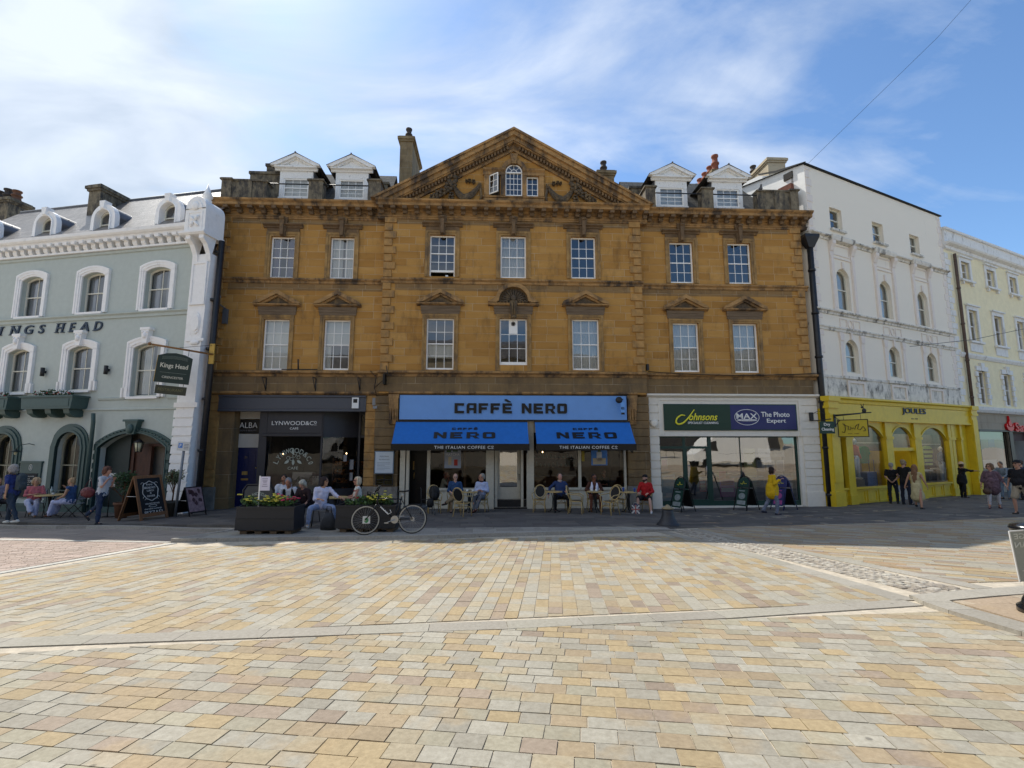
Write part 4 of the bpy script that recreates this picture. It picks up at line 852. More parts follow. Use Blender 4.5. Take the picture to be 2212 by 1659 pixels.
b=M(); b.box(5.2,5.38,.86,.87,-.95,-.55); b.box(5.0,5.14,.7,.71,-.62,-.35); b.box(5.22,5.36,.87,.88,-1.4,-1.08); b.build('window_notice',mat('paper_grey','#8f8f92',.7,.05,5),T)
# --- blue coffee shop, middle ---
YN=CY-.14; f=fc
b=M(); b.box(f(7.38),f(16.58),YN,CY+.2,1.05,2.02); nf=b.build('cafe_fascia',NB,T)
b=M(); b.box(f(7.36),f(16.6),YN-.01,CY+.2,1.0,1.05); b.box(f(7.36),f(16.6),YN-.012,CY+.2,2.02,2.04); b.build('fascia_trim',BLK,T)
# block capitals
def glyph(ch):
    G={'C':[(0,0,3,10),(3,7.6,9.6,10),(3,0,9.6,2.4)],'A':[(0,0,2.9,8.2),(7.1,0,10,8.2),(2.9,3.2,7.1,5.3)],'F':[(0,0,3,10),(3,7.6,9.6,10),(3,3.6,8.4,6)],
       'E':[(0,0,3,10),(3,7.6,9.6,10),(3,3.9,8.6,6.1),(3,0,9.6,2.4)],'N':[(0,0,2.8,8.4),(7.2,1.6,10,10)],'R':[(0,0,2.9,10),(2.9,7.6,8.4,10),(7.1,4.6,9.9,7.6),(2.9,3.2,8.2,4.6)],'O':[(0,1.2,2.9,8.8),(7.1,1.2,10,8.8)]}[ch]
    ps=[[(a,b_),(c,b_),(c,d),(a,d)] for a,b_,c,d in G]
    if ch=='A': ps.append([(0,8.2),(2.9,8.2),(7.1,8.2),(10,8.2),(10,10),(1.6,10)])
    if ch=='N': ps.append([(0,8.4),(0,10),(2.6,10),(10,1.6),(10,0),(7.4,0)][:0] or [(0,8.4),(0,10),(2.9,10),(7.2,4.6),(7.2,1.6),(10,1.6),(10,0),(7.6,0),(2.8,6.0),(2.8,8.4)])
    if ch=='R': ps.append([(4.6,3.2),(7.6,3.2),(10.4,0),(6.9,0)])
    if ch=='O': ps+= [[(0,8.8),(10,8.8),(8.8,10),(1.2,10)],[(0,1.2),(1.2,0),(8.8,0),(10,1.2)],[(2.9,7.6),(7.1,7.6),(7.1,8.8),(2.9,8.8)],[(2.9,1.2),(7.1,1.2),(7.1,2.4),(2.9,2.4)]]
    return ps
def block(name,word,x0,x1,z0,z1,y,m,par,dep=.02,xf=None,slant_=0,gapf=.22,grow=0):
    n=len(word.replace(' ','')); sp=word.count(' '); cw=(x1-x0)/(n+(n-1)*gapf+sp*.75); b=M(); x=x0
    for ch in word:
        if ch==' ': x+=cw*.75; continue
        base='E' if ch=='È' else ch
        gl=glyph(base)
        if ch=='È': gl=gl+[[(2.2,14.2),(4.2,14.2),(8.6,11.6),(8.6,10.9),(4.8,11.4),(2.2,13.0)]]
        for p in gl: b.ext([(x+px/10*cw+slant_*pz/10*(z1-z0),z0+pz/10*(z1-z0)) for px,pz in p],y-dep,y)
        x+=cw*(1+gapf)
    if xf: b.v=[tuple(xf(Vector(v))) for v in b.v]
    return b.build(name,m,par,recalc=True)
COPPER=mat('copper_outline','#5e4c54',.5,.1,9)
def outl(x0,x1,z0,z1): pass
block('lettering','CAFFÈ NERO',f(9.575),f(14.12),1.3,1.7,YN,BLK,nf,dep=.04)
b=M(); b.lathe([(.0,0),(.13,.0),(.13,.08),(0,.08)],16,(f(16.2),1.83),0,axis='y',z0=YN-.3); b.tube([(f(16.2),YN-.26,1.83),(f(16.38),YN-.2,1.86),(f(16.38),YN,1.86)],.02,6)
hs=thing('hanging_sign','small pale blue banner sign at the right end of the blue fascia','sign',MP,MA); q=b.build('bracket',IRON,hs); b=M(); b.box(f(16.26),f(16.42),YN-.28,YN-.26,1.3,1.75); q=b.build('board',mat('pale_blue_banner','#6fa6e6',.5,.05,5),hs); block('lettering','NERO',f(16.275),f(16.405),1.45,1.55,YN-.28,BLK,q,dep=.003); b=M(); b.box(f(16.27),f(16.41),YN-.285,YN-.28,1.25,1.33); b.build('plate',BLK,hs)
def awning(x0,x1,label,lx):
    t=thing('awning',label,'awning',MP,MA,group='blue cafe awnings'); y0,z0,y1,z1=CY-.12,.955,-1.12,.09
    b=M(); n=12
    for th in (0,):
        vs=[]; 
        for i in range(n+1):
            u=i/n; x=x0+(x1-x0)*u; sag=.02*sin(PI*u)+.012*abs(sin(3.5*PI*u))
            vs+=[(x,y0,z0),(x,(y0+y1)/2,(z0+z1)/2-sag),(x,y1,z1)]
        fs=[]
        for i in range(n):
            for k in (0,1): a=i*3+k; fs.append((a,a+3,a+4,a+1))
        b.add(vs,fs,0,True)
        b.add([(v[0],v[1],v[2]-.012) for v in vs],fs,0,True)
    c=b.build('canopy',NA,t,recalc=False)
    b=M(); b.box(x0-.02,x1+.02,y1-.04,y1+.0,z1-.25,z1+.0); v=b.build('valance',BLK,t)
    b=M(); b.box(x0-.01,x1+.01,y0-.02,y0+.1,z0+.0,z0+.05); b.tube([(x0-.02,y1,z1-.03),(x1+.02,y1,z1-.03)],.035,8); b.build('front_bar',IRON,t)
    for x in (x0+.06,x1-.06):
        b=M(); b.tube([(x,y1,z1-.04),(x,(y0+y1)/2-.1,z1-.35),(x,CY,z1-.1)],.018,6); b.build('arm',IRON,t)
    sl=(z0-z1)/(y0-y1); 
    def xf(p): # p.z measured down the slope
        tt=p.z; yy=y1+(y0-y1)*tt; zz=z1+(z0-z1)*tt; nrm_=Vector((0,-(z0-z1),(y0-y1))).normalized(); k=-p.y; return Vector((p.x,yy,zz))+nrm_*(k+.006)
    block('lettering','CAFFÈ',lx-.5,lx+.5,.63,.72,0,BLK,c,dep=.004,xf=xf,gapf=.35)
    block('lettering','NERO',lx-1.18,lx+1.18,.24,.52,0,BLK,c,dep=.004,xf=xf,gapf=.3)
    tw=letters('lettering','THE ITALIAN COFFEE C',lx-1.12,lx+1.0,z1-.185,z1-.075,y1-.04,WLET,v,dep=.004,space=1.15)
    letters('lettering','o',lx+1.03,lx+1.11,z1-.14,z1-.075,y1-.04,WLET,v,dep=.004); b=M(); b.box(lx+1.03,lx+1.11,y1-.044,y1-.04,z1-.185,z1-.17); b.build('underline',WLET,v)
    return t
def k95(s): return CS+(s-CS)*.955
awning(k95(7.13),k95(12.56),'wider left blue canvas cafe awning with black valance',k95(9.98))
awning(k95(12.87),k95(16.88),'narrower right blue canvas cafe awning with black valance',k95(14.95))
# cafe front joinery
YJ=CY+.12; g0=-2.68
b=M()
for (x0,x1,p) in ((f(7.42),f(7.62),.03),(f(7.66),f(7.78),.0),(f(8.49),f(8.62),.02),(f(10.85),f(11.17),.07),(f(11.2),f(11.31),-.05),(f(12.26),f(12.36),-.05),(f(12.49),f(12.78),.07),(f(14.59),f(14.71),.02),(f(16.47),f(16.56),.03)): b.box(x0,x1,YJ-p,YJ+.15,g0,1.0)
b.box(f(10.8),f(11.2),YJ-.1,YJ+.1,g0,-2.45); b.box(f(12.46),f(12.8),YJ-.1,YJ+.1,g0,-2.45)
b.build('pilaster',CREAM,T)
b=M()
for (x0,x1) in ((f(8.62),f(10.85)),(f(12.78),f(14.59)),(f(14.71),f(16.47))):
    b.box(x0-.05,x1+.05,YJ-.07,YJ+.1,-1.72,-1.63); b.box(x0,x1,YJ,YJ+.1,-2.46,-1.72); b.box(x0,x1,YJ-.012,YJ,-2.46,-2.36)
b.box(f(7.4),f(16.5),YJ,YJ+.1,.55,1.0)
b.build('stall_riser',CREAM,T)
b=M()
for (x0,x1) in ((f(8.62),f(10.85)),(f(12.78),f(14.59)),(f(14.71),f(16.47))): b.add([(x0,YJ+.04,-1.63),(x1,YJ+.04,-1.63),(x1,YJ+.04,.56),(x0,YJ+.04,.56)],[(0,1,2,3)])
pn=b.build('shop_window',GLS,T,recalc=False)
# middle door on two steps
xa,xb=f(11.31),f(12.26); YDD=YJ+.3
b=M(); b.box(xa,xa+.1,YDD,YDD+.05,-2.1,.3); b.box(xb-.14,xb,YDD,YDD+.05,-2.1,.3); b.box(xa+.1,xb-.14,YDD,YDD+.05,-2.1,-1.63); b.box(xa+.1,xb-.14,YDD,YDD+.05,.2,.3); b.box(xa,xb,YDD-.02,YDD+.07,.3,.56)
d_=b.build('door',CREAM,T,label='cream half-glazed cafe door above two steps'); b=M(); b.add([(xa+.1,YDD+.02,-1.63),(xb-.14,YDD+.02,-1.63),(xb-.14,YDD+.02,.2),(xa+.1,YDD+.02,.2)],[(0,1,2,3)]); b.build('door_glass',glass('mirror_like_glass',base=.35,mul=1.2),d_,recalc=False)
b=M(); b.tube([(xb-.06,YDD-.05,-1.35),(xb-.06,YDD-.05,-1.1)],.014,6); b.build('handle',IRON,d_)
b=M(); b.box(f(11.17),f(12.49),YJ-.12,YDD+.1,g0,-2.38); b.box(f(11.17),f(12.49),YJ+.1,YDD+.1,-2.38,-2.11); b.build('steps',mat('dark_step','#2c2926',.7,.2,9),T)
b=M(); b.box(f(11.17),f(12.49),YJ-.125,YJ-.08,-2.38,-2.365); b.box(f(11.17),f(12.49),YJ+.095,YJ+.14,-2.11,-2.095); b.build('step_nosing',mat('nosing','#8c8478',.5,.1,9),T)
# open left doorway with step
b=M(); b.box(f(7.6),f(8.6),YJ-.05,YJ+.9,g0,-2.3); b.build('doorstep',mat('blue_grey_step','#59616b',.6,.1,9),T)
b=M(); b.box(f(7.7),f(8.5),YJ+.6,YJ+.65,-2.3,.5); dd=b.build('door',BLK,T,label='black open cafe door in the shaded doorway'); b=M(); b.tube([(f(7.9),YJ+.55,-1.3),(f(7.9),YJ+.55,-1.05)],.015,6); b.box(f(7.84),f(7.89),YJ+.59,YJ+.6,-.95,-.6); b.build('handle',GOLD,dd)
# posters in the windows
def poster(x0,x1,z0,z1,y,base,shapes,name='poster',par=T,txt=None):
    b=M(); b.box(x0,x1,y-.004,y,z0,z1); p=b.build(name,base,par)
    for (a,c,d,e,m) in shapes:
        q=M(); w_,h_=x1-x0,z1-z0; q.box(x0+a*w_,x0+c*w_,y-.007,y-.004,z0+d*h_,z0+e*h_); q.build('print',m,p)
    if txt:
        for (s_,a,c,d,e,m) in txt: w_,h_=x1-x0,z1-z0; letters('lettering',s_,x0+a*w_,x0+c*w_,z0+d*h_,z0+e*h_,y-.004,m,p,dep=.004)
    return p
PAP=mat('poster_paper','#9aa0ac',.6,.1,4); REDP=mat('poster_red','#a83226',.6,.2,4); GRNP=mat('poster_green','#3e5c30',.6,.2,4); CRP=mat('poster_cream','#b7a98c',.6,.1,4); BLP=mat('poster_blue','#4b7fc4',.6,.15,4); ORP=mat('poster_orange','#a56a33',.6,.15,4); WP=mat('poster_white','#c9c9c6',.6,.05,4); YP_=mat('poster_yellow','#c7c489',.7,.05,4); PKP=mat('poster_pink','#9a4a86',.6,.15,4)
poster(f(9.18),f(9.84),-.86,-.05,YJ+.03,PAP,[(.22,.42,.15,.55,CRP),(.58,.8,.12,.42,REDP),(.12,.4,.78,.98,GRNP),(.5,.8,.8,.98,GRNP)],txt=[('MATCHA',.08,.92,.6,.72,WLET)])
poster(f(15.14),f(15.8),-.76,-.05,YJ+.03,BLP,[(.1,.9,.05,.4,CRP),(.34,.66,.2,.75,WP),(.36,.64,.2,.42,ORP),(.4,.6,.75,.85,GRNP)])
poster(f(14.74),f(14.86),-.6,-.2,YJ+.03,mat('sticker_gold','#a08d2e',.6,.1,4),[])
# notice board on stone pier
b=M(); b.box(6.5,7.24,CY-.03,CY+.02,-1.06,-.19); nb=b.build('notice_board',mat('notice_frame','#6f8396',.4,.05,5),None); nb.matrix_world=Matrix.Translation(MP)@Matrix.Rotation(MA,4,'Z'); tag(nb,'pale framed notice board fixed to the stone pier left of the blue awning','notice board')
b=M(); b.box(6.53,7.21,CY-.034,CY-.03,-1.03,-.22); n2_=b.build('sheet',mat('notice_sheet','#c3ccd4',.6,.03,5),nb)
for i,(s_,w_) in enumerate((('PEDESTRIAN',.34),('INFORMATION',.4))): letters('lettering',s_,6.87-w_/2,6.87+w_/2,-.42-.12*i,-.37-.12*i,CY-.034,mat('notice_ink','#59606b',.6,.05,5),n2_,dep=.002)
b=M()
for i in range(6): b.box(6.6,6.6+.5-(.2 if i%3==2 else 0)-.0*i,CY-.036,CY-.034,-.64-.055*i,-.632-.055*i)
b.build('print',mat('notice_ink','#59606b'),n2_)
b=M(); b.box(6.56,7.2,CY+.03,CY+.07,-1.5,-1.1); b.build('niche_window',GL,T); b=M()
for x in (6.56,6.88,7.2): b.box(x-.012,x+.012,CY+.0,CY+.03,-1.5,-1.1)
for z in (-1.5,-1.3,-1.1): b.box(6.55,7.21,CY+.0,CY+.029,z-.012,z+.012)
b.build('niche_bars',IRON,T); b=M(); b.box(6.56,7.2,CY+.075,CY+.08,-1.5,-1.1); b.build('niche_panel',GOLD,T)
# interior
b=M(); b.box(7.2,16.9,.8,4.1,-2.5,-2.45); b.build('shop_floor',FLO,T)
WALN=mat('cafe_wall_brown','#4a3524',.8,.25,2); b=M(); b.box(7.2,16.9,4.0,4.1,-2.5,1.9); b.box(7.1,7.2,.8,4.1,-2.5,1.9); b.box(16.9,17.0,.8,4.1,-2.5,1.9); b.box(11.0,11.1,.8,2.4,-2.5,1.9); b.box(7.2,16.9,.3,4.1,1.7,1.8); b.build('shop_wall',WALN,T)
b=M(); b.box(12.9,15.0,2.6,3.1,-2.45,-1.35); b.box(12.9,15.2,3.8,4.0,-1.0,-.97); b.box(12.9,15.2,3.8,4.0,-.6,-.57); b.build('counter',WOOD,T)
b=M(); rr=random.Random(8)
for i in range(22):
    x=12.95+i*.1; h=rr.uniform(.1,.3); b.lathe([(.035,0),(.035,h*.7),(.015,h)],8,(x,3.85),z0=-.97 if i%2 else -.57)
b.build('bottle',mat('dark_bottles','#3a4a3a',.3,.3,5),T)
b=M()
for (x,y,z) in ((13.3,1.6,-.25),(9.6,1.8,.2),(15.6,2.0,.1)): b.ell((x,y,z),(.022,.022,.03),8,6)
b.build('pendant_bulb',EM,T)
b=M(); # window sill bench / table inside
b.box(8.7,10.7,.05,.4,-1.72,-1.68); b.box(12.9,16.4,.05,.4,-1.75,-1.71); b.build('window_ledge',WOOD,T)
b=M(); b.box(9.9,10.0,1.2,1.25,-2.4,.6); b.box(10.05,10.7,1.2,1.22,-.9,-.85); b.box(8.8,9.7,3.6,3.95,-1.6,-.1); b.build('panelling',mat('panel_wood','#6a4a2c',.6,.2,5),T)
# --- white painted shop, right ---
b=M(); rust(b,17.49,17.93,-1.85,2.0,.0,y1=.5,p=.045); rust(b,23.98,24.68,-1.85,2.0,.0,y1=.5,p=.045); b.box(17.45,17.95,-.07,.5,-3,-1.85); b.box(23.96,24.72,-.07,.5,-3,-1.85)
b.box(17.93,23.98,-.03,.4,.41,2.0); b.box(17.93,18.02,-.06,-.03,.41,1.99); b.box(23.88,23.98,-.06,-.03,.41,1.99); b.box(18.02,23.88,-.06,-.03,1.88,1.99); b.box(23.8,23.98,.0,.4,-2.5,.41); b.box(17.93,23.9,.0,.4,-2.75,-2.4)
b.prof([(0,2.0),(-.06,2.01),(-.17,2.08),(-.17,2.15),(0,2.17)],17.44,24.74)
b.build('shop_surround',CRW,T)
b=M(); b.box(18.14,23.76,-.08,-.03,.645,1.735); sgf=b.build('sign_frame',DGRN,T)
b=M(); b.box(18.19,20.93,-.09,-.08,.69,1.69); gs=b.build('green_sign',GSIGN,T); b=M(); b.box(20.93,23.71,-.091,-.08,.69,1.69); ns=b.build('navy_sign',NAVY,T)
sx=lambda x: 18.139+(x-265)*.003637
sz=lambda y: 1.735-(y-230)*.00356
b=M(); pts=[(505,365),(460,362),(415,395),(400,440),(425,465),(480,450),(540,395),(585,335),(615,298)]
P_=[Vector((sx(x),-.1,sz(y))) for x,y in pts]
def cr_(P,n=5):
    o=[]
    for i in range(len(P)-1):
        p0=P[max(0,i-1)];p1=P[i];p2=P[i+1];p3=P[min(len(P)-1,i+2)]
        for k in range(n): t=k/n; o.append(.5*((2*p1)+(p2-p0)*t+(2*p0-5*p1+4*p2-p3)*t*t+(3*p1-p0-3*p2+p3)*t**3))
    return o+[P[-1]]
Q=cr_(P_); b.tube(Q,.03,6,rs=[.022+.016*sin(PI*min(1,i/len(Q)*1.2)) for i in range(len(Q))]); b.build('lettering',YEL,gs)
letters('lettering','ohnsons',sx(550),sx(880),sz(420),sz(338),-.09,YEL,gs,shear=.35,off=.012)
letters('lettering','SPECIALIST CLEANING',sx(534),sx(886),sz(462),sz(436),-.09,WLET,gs,off=.01)
b=M(); c0=(sx(1222),sz(383)); b.tube([(c0[0]+.517*cos(a*PI/24),-.095,c0[1]+.32*sin(a*PI/24)) for a in range(48)],.012,6,closed=True)
b.ext([(c0[0]+.43*cos(a*PI/14),sz(416)+.045*sin(a*PI/14)) for a in range(28)],-.1,-.091); b.build('emblem',WLET,ns)
letters('lettering','MAX',sx(1100),sx(1342),sz(402),sz(338),-.091,WLET,ns,off=.008); letters('lettering','SPIELMANN',sx(1145),sx(1305),sz(421),sz(410),-.1,NAVY,ns,dep=.003)
letters('lettering','The Photo',sx(1388),sx(1722),sz(378),sz(320),-.091,WLET,ns,off=.012); letters('lettering','Expert',sx(1452),sx(1675),sz(460),sz(398),-.091,WLET,ns,off=.012)
b=M(); YG=.12
for (x0,x1,z0,z1) in ((17.93,18.0,-2.4,.41),(18.94,19.06,-2.4,.41),(20.0,20.14,-2.4,.41),(23.72,23.8,-2.4,.41),(18.0,18.94,-2.4,-2.2),(19.06,20.0,-2.4,-2.15),(20.14,23.72,-2.4,-2.2),(18.0,18.94,-.1,0),(19.06,20.0,-.1,0),(18.0,18.94,.36,.41),(19.06,20.0,.36,.41),(20.14,23.72,.36,.41)): b.box(x0,x1,YG,YG+.07,z0,z1)
b.box(19.06,19.12,YG+.01,YG+.06,-2.15,-.1); b.box(19.93,20.0,YG+.01,YG+.06,-2.15,-.1); b.box(21.36,21.38,YG,YG+.04,-2.2,.36)
b.build('shopfront_frame',DGRN,T)
b=M()
for (x0,x1,z0,z1) in ((18.0,18.94,-2.2,-.1),(18.0,18.94,0,.36),(19.06,20.0,-2.15,-.1),(19.06,20.0,0,.36),(20.14,23.72,-2.2,.36)): b.add([(x0,YG+.035,z0),(x1,YG+.035,z0),(x1,YG+.035,z1),(x0,YG+.035,z1)],[(0,1,2,3)])
b.build('shop_window',glass('photo_shop_glass',base=.26,mul=1.3,tint=(.8,.82,.82)),T,recalc=False)
b=M(); b.tube([(19.9,YG-.03,-1.2),(19.9,YG-.03,-.8)],.013,6); b.build('door_handle',mat('steel','#9a9ca0',.3,.05,5,metal=.8),T)
yq=YG+.1
poster(18.06,18.6,-2.2,-1.15,yq,mat('pale_blue_poster','#8fb0bd',.6,.1,4),[(.1,.9,.55,.9,WP),(.25,.7,.12,.3,WP)]); poster(18.05,18.32,-.95,-.4,yq,PAP,[(.1,.9,.3,.7,PKP)]); poster(19.2,19.35,-.35,-.18,yq,WP,[])
poster(19.62,19.9,-1.85,-1.38,yq,REDP,[(.12,.88,.12,.62,CRP),(.12,.88,.7,.9,WP)]); poster(19.1,19.25,-1.2,-.75,yq,BLP,[])
poster(20.7,21.35,-2.12,-1.05,yq+.5,PKP,[(.1,.9,.2,.35,WP),(.1,.9,.45,.6,REDP)]); poster(20.8,21.45,-1.3,-1.0,yq+.1,NAVY,[(.1,.9,.5,.8,WP)])
poster(21.65,22.15,-1.28,-.1,yq+.2,YP_,[]); poster(21.55,22.2,-2.2,-1.4,yq+.3,mat('grey_green_board','#51625e',.7,.1,3),[])
pq=poster(22.3,23.45,-.45,-.1,yq+.25,WP,[]); letters('lettering','PRINT & FRAME',22.6,23.35,-.34,-.25,yq+.245,mat('dim_grey_ink','#8b8d92'),pq,dep=.003)
for i in range(3): poster(22.25+.42*i,22.6+.42*i,-1.05,-.58,yq+.3,mat('poster_white','#c9c9c6'),[(.12,.88,.12,.88,PAP)])
poster(22.9,23.6,-1.45,-1.15,yq+.1,NAVY,[(.1,.45,.2,.8,BLP)]); poster(23.05,23.55,-2.2,-1.5,yq,WP,[(.1,.9,.72,.8,REDP),(.1,.9,.62,.66,REDP),(.3,.7,.1,.35,BLK)])
b=M(); b.box(17.6,24.2,.6,4.1,-2.5,-2.45); b.build('shop_floor',mat('pale_shop_floor','#8b8a86',.5,.1,5),T)
b=M(); b.box(17.6,24.2,3.9,4.1,-2.5,1.5); b.box(17.5,17.6,.5,4.1,-2.5,1.5); b.box(24.1,24.2,.5,4.1,-2.5,1.5); b.box(17.6,24.1,.5,4.1,1.0,1.1); b.build('shop_wall',mat('photo_shop_wall','#8a8f8c',.8,.1,2),T)
b=M(); b.box(20.3,23.6,2.4,3.0,-2.45,-1.4); b.box(18.1,18.9,2.8,3.2,-2.45,-1.3); b.build('counter',GREYP,T)
# attached bits: alarm, camera box, floodlight, pipes, awning brackets, small signs
def onmain(o,label,cat,group=None): o.matrix_world=Matrix.Translation(MP)@Matrix.Rotation(MA,4,'Z'); return tag(o,label,cat,group)
b=M(); b.lathe([(.17,0),(.17,-.07),(.1,-.09),(0,-.09)],8,(17.72,.93),axis='y',z0=-.05); onmain(b.build('alarm_box',CRW),'hexagonal off-white alarm box on the white pier beside the green sign','alarm box')
b=M(); b.box(6.3,6.5,-.16,-.05,1.62,1.92); b.box(6.36,6.52,-.3,-.18,1.48,1.58); onmain(b.build('security_light',mat('grey_plastic','#85888c',.5,.05,5)),'grey sensor light box on the stone between charcoal cafe and blue fascia','light'); 
t=thing('floodlight','flat grey floodlight jutting from the left corner of the stone terrace','floodlight',MP,MA)
b=M(); b.box(-.42,.2,-.75,-.35,5.9,6.0); b.build('lamp_head',mat('grey_metal_lamp','#8c9094',.4,.1,5),t); b=M(); b.tube([(-.1,-.55,5.9),(.05,-.2,5.7),(.3,-.05,5.5)],.025,6); b.box(.2,.38,-.16,-.04,4.9,5.5); b.build('bracket',mat('grey_box','#5c6066',.5,.05,5),t)
for i,x in enumerate((2.05,4.0,5.75)):
    b=M(); b.tube([(x,-.05,2.7),(x,-.05,2.22),(x-.02,-.05,2.22)],.02,5); b.tube([(x,-.05,2.25),(x,-.42,2.7)],.018,5); b.tube([(x,-.42,2.7),(x,-.05,2.72)],.018,5)
    onmain(b.build('iron_bracket',IRON),'triangular black iron bracket above the grey fascia, '+('leftmost','middle','rightmost')[i]+' of three','bracket','iron brackets above the grey fascia')
b=M(); b.tube([(2.7,-.22,3.04),(4.1,-.22,3.04)],.022,5); b.tube([(3.35,-.22,3.04),(3.33,-.24,3.45)],.03,5); onmain(b.build('flagpole_holder',IRON),'low black bar with a short upright stub on the ledge between the two left windows','bar')
b=M(); b.tube([(6.55,-.1,2.98),(6.95,-.6,2.85)],.02,5); b.tube([(6.75,-.1,3.45),(6.95,-.6,2.85)],.015,5); b.tube([(6.6,-.1,3.0),(6.75,-.1,3.45)],.015,5); t=thing('hanging_sign','small black sign hanging edge-on above the left end of the blue fascia','sign',MP,MA); b.build('bracket',IRON,t); b=M(); b.box(6.78,6.86,-.62,-.2,2.42,2.84); b.build('board',BLK,t)
def pipe(name,pts,r,label,m=BPIPE,hop=None,frame=None):
    t=thing(name,label,'drainpipe',*(frame or (MP,MA)))
    b=M(); b.tube(pts,r,10); b.build('pipe',m,t)
    b=M()
    for i in range(6):
        z=pts[-1][2]+.5+i*1.9
        if z<pts[0][2]-.3: b.lathe([(r*1.25,0),(r*1.25,.09)],10,(pts[-1][0],pts[-1][1]),z0=z)
    b.build('pipe_collar',m,t)
    if hop: b=M(); x,y,z=pts[0]; b.exz([(x-hop,y-hop*.7),(x+hop,y-hop*.7),(x+hop,y+hop*.7),(x-hop,y+hop*.7)],z,z+.12); b.add([(x-hop,y-hop*.7,z),(x+hop,y-hop*.7,z),(x+hop,y+hop*.7,z),(x-hop,y+hop*.7,z),(x-r,y-r,z-.45),(x+r,y-r,z-.45),(x+r,y+r,z-.45),(x-r,y+r,z-.45)],[(0,1,5,4),(1,2,6,5),(2,3,7,6),(3,0,4,7)]); b.build('hopper',m,t)
    return t
pipe('drainpipe',[(-.40,-.12,9.0),(-.40,-.12,-2.4)],.1,'black drainpipe running down between the grey-green hotel and the stone terrace',hop=.2)
pipe('drainpipe',[(24.86,-.15,9.0),(24.86,-.15,-2.5)],.12,'thick black drainpipe between the stone terrace and the tall white building',hop=.32)
b=M(); b.box(24.56,25.2,.25,2,-3,9.3); g_=b.build('infill_wall',LICH,T)
b=M(); b.tube([(6.5,-.3,1.98),(6.4,-.33,2.3),(6.45,-.3,2.75),(6.2,-.25,3.0)],.015,5); b.tube([(6.4,-.33,2.3),(6.9,-.5,2.7)],.012,5)
onmain(b.build('cable',BLK),'black cable looping up the stone above the notice board','cable')
b=M(); b.tube([(17.5,-.24,3.05)]+[(17.5+7.4*i/12,-.24,3.04-.12*sin(PI*i/12)) for i in range(1,13)],.016,5); onmain(b.build('cable',BLK),'long black cable sagging along the lower string course on the right wing','cable')
# black wall light of the middle bay
b=M(); b.box(17.42,17.5,-.35,-.2,3.1,3.35); onmain(b.build('wall_light',IRON),'small black box light low on the wall beside the right-hand quoins of the middle bay','light')
# ---------------- grey-green hotel on the left ----------------
KA=R(169.213-180); KP=(-11.84,18.02,0)
KGR=mat('grey_green_render','#b4bcb6',.85,.05,5,.15); KSH=mat('dark_green_gloss','#3f5552',.45,.08,8); KDG=mat('deep_green_panel','#1d2b2a',.5,.15,5); PW=mat('white_stucco',(.86,.85,.83),.7,.05,5,.15,dirt=(.5,.48,.45),dscale=2,dpos=(.6,.85)); NVY=mat('navy_letters','#26374a',.5,.1,8)
K=thing('hotel','grey-green rendered hotel with white arched window surrounds and a grey slate roof','building',KP,KA)
def seg_top(x0,x1,z1,r):
    c=(x0+x1)/2; h=(x1-x0)/2; R_=(h*h+r*r)/(2*r); return lambda x: z1-R_+math.sqrt(max(0,R_*R_-(x-c)**2))
b=M(); kops=[]; ks3=[(-8.82,-7.68,5.30,7.02),(-5.72,-4.60,5.32,7.0),(-2.66,-1.50,5.30,7.0),(-11.9,-10.75,5.3,7.0)]; ks2=[(-9.05,-7.92,2.15,3.95),(-5.98,-4.80,2.18,3.96),(-2.88,-1.62,1.88,3.94),(-12.1,-10.95,2.15,3.93)]
arches=[(-6.0,-4.80,-2.05,.55),(-9.3,-8.05,-2.05,.50),(-12.4,-11.2,-2.05,.5)]
gate=(-3.98,-.92,-2.55,.50)
wall(b,-14,-.45,-3,8.0,0,.22,[*ks3,*ks2,*arches,gate])
b.box(-14,-.45,.3,.35,-3,8) if 0 else None
b.build('wall',KGR,K,recalc=False)
def fillcorners(b,x0,x1,z1,rise,y0,y1,n=8):  # spandrels that turn a rectangular head into an arched one
    ft=seg_top(x0,x1,z1,rise)
    for sx in (0,1):
        xs=[(x0+(x1-x0)/2*i/n) if sx==0 else (x1-(x1-x0)/2*i/n) for i in range(n+1)]
        for a_,c_ in zip(xs,xs[1:]):
            b.ext([(a_,ft(a_)),(c_,ft(c_)),(c_,z1+.004),(a_,z1+.004)],y0,y1)
b=M()
for o in ks3+ks2: fillcorners(b,o[0],o[1],o[3],.16,-.002,.22)
for o in arches: fillcorners(b,o[0],o[1],o[3],.58,-.002,.22)
fillcorners(b,gate[0],gate[1],gate[3],.55,-.002,.25,12)
b.build('arch_heads',KGR,K)
b=M()
for o in kops or []: pass
b.box(-14,-.3,.6,.7,-3,8.2)
b.build('interior_wall',INT,K); b=M(); b.box(-14,-.3,.25,3,1.9,2.0); b.box(-14,-.3,.25,3,5.1,5.2); b.build('interior_floor',DARK,K)
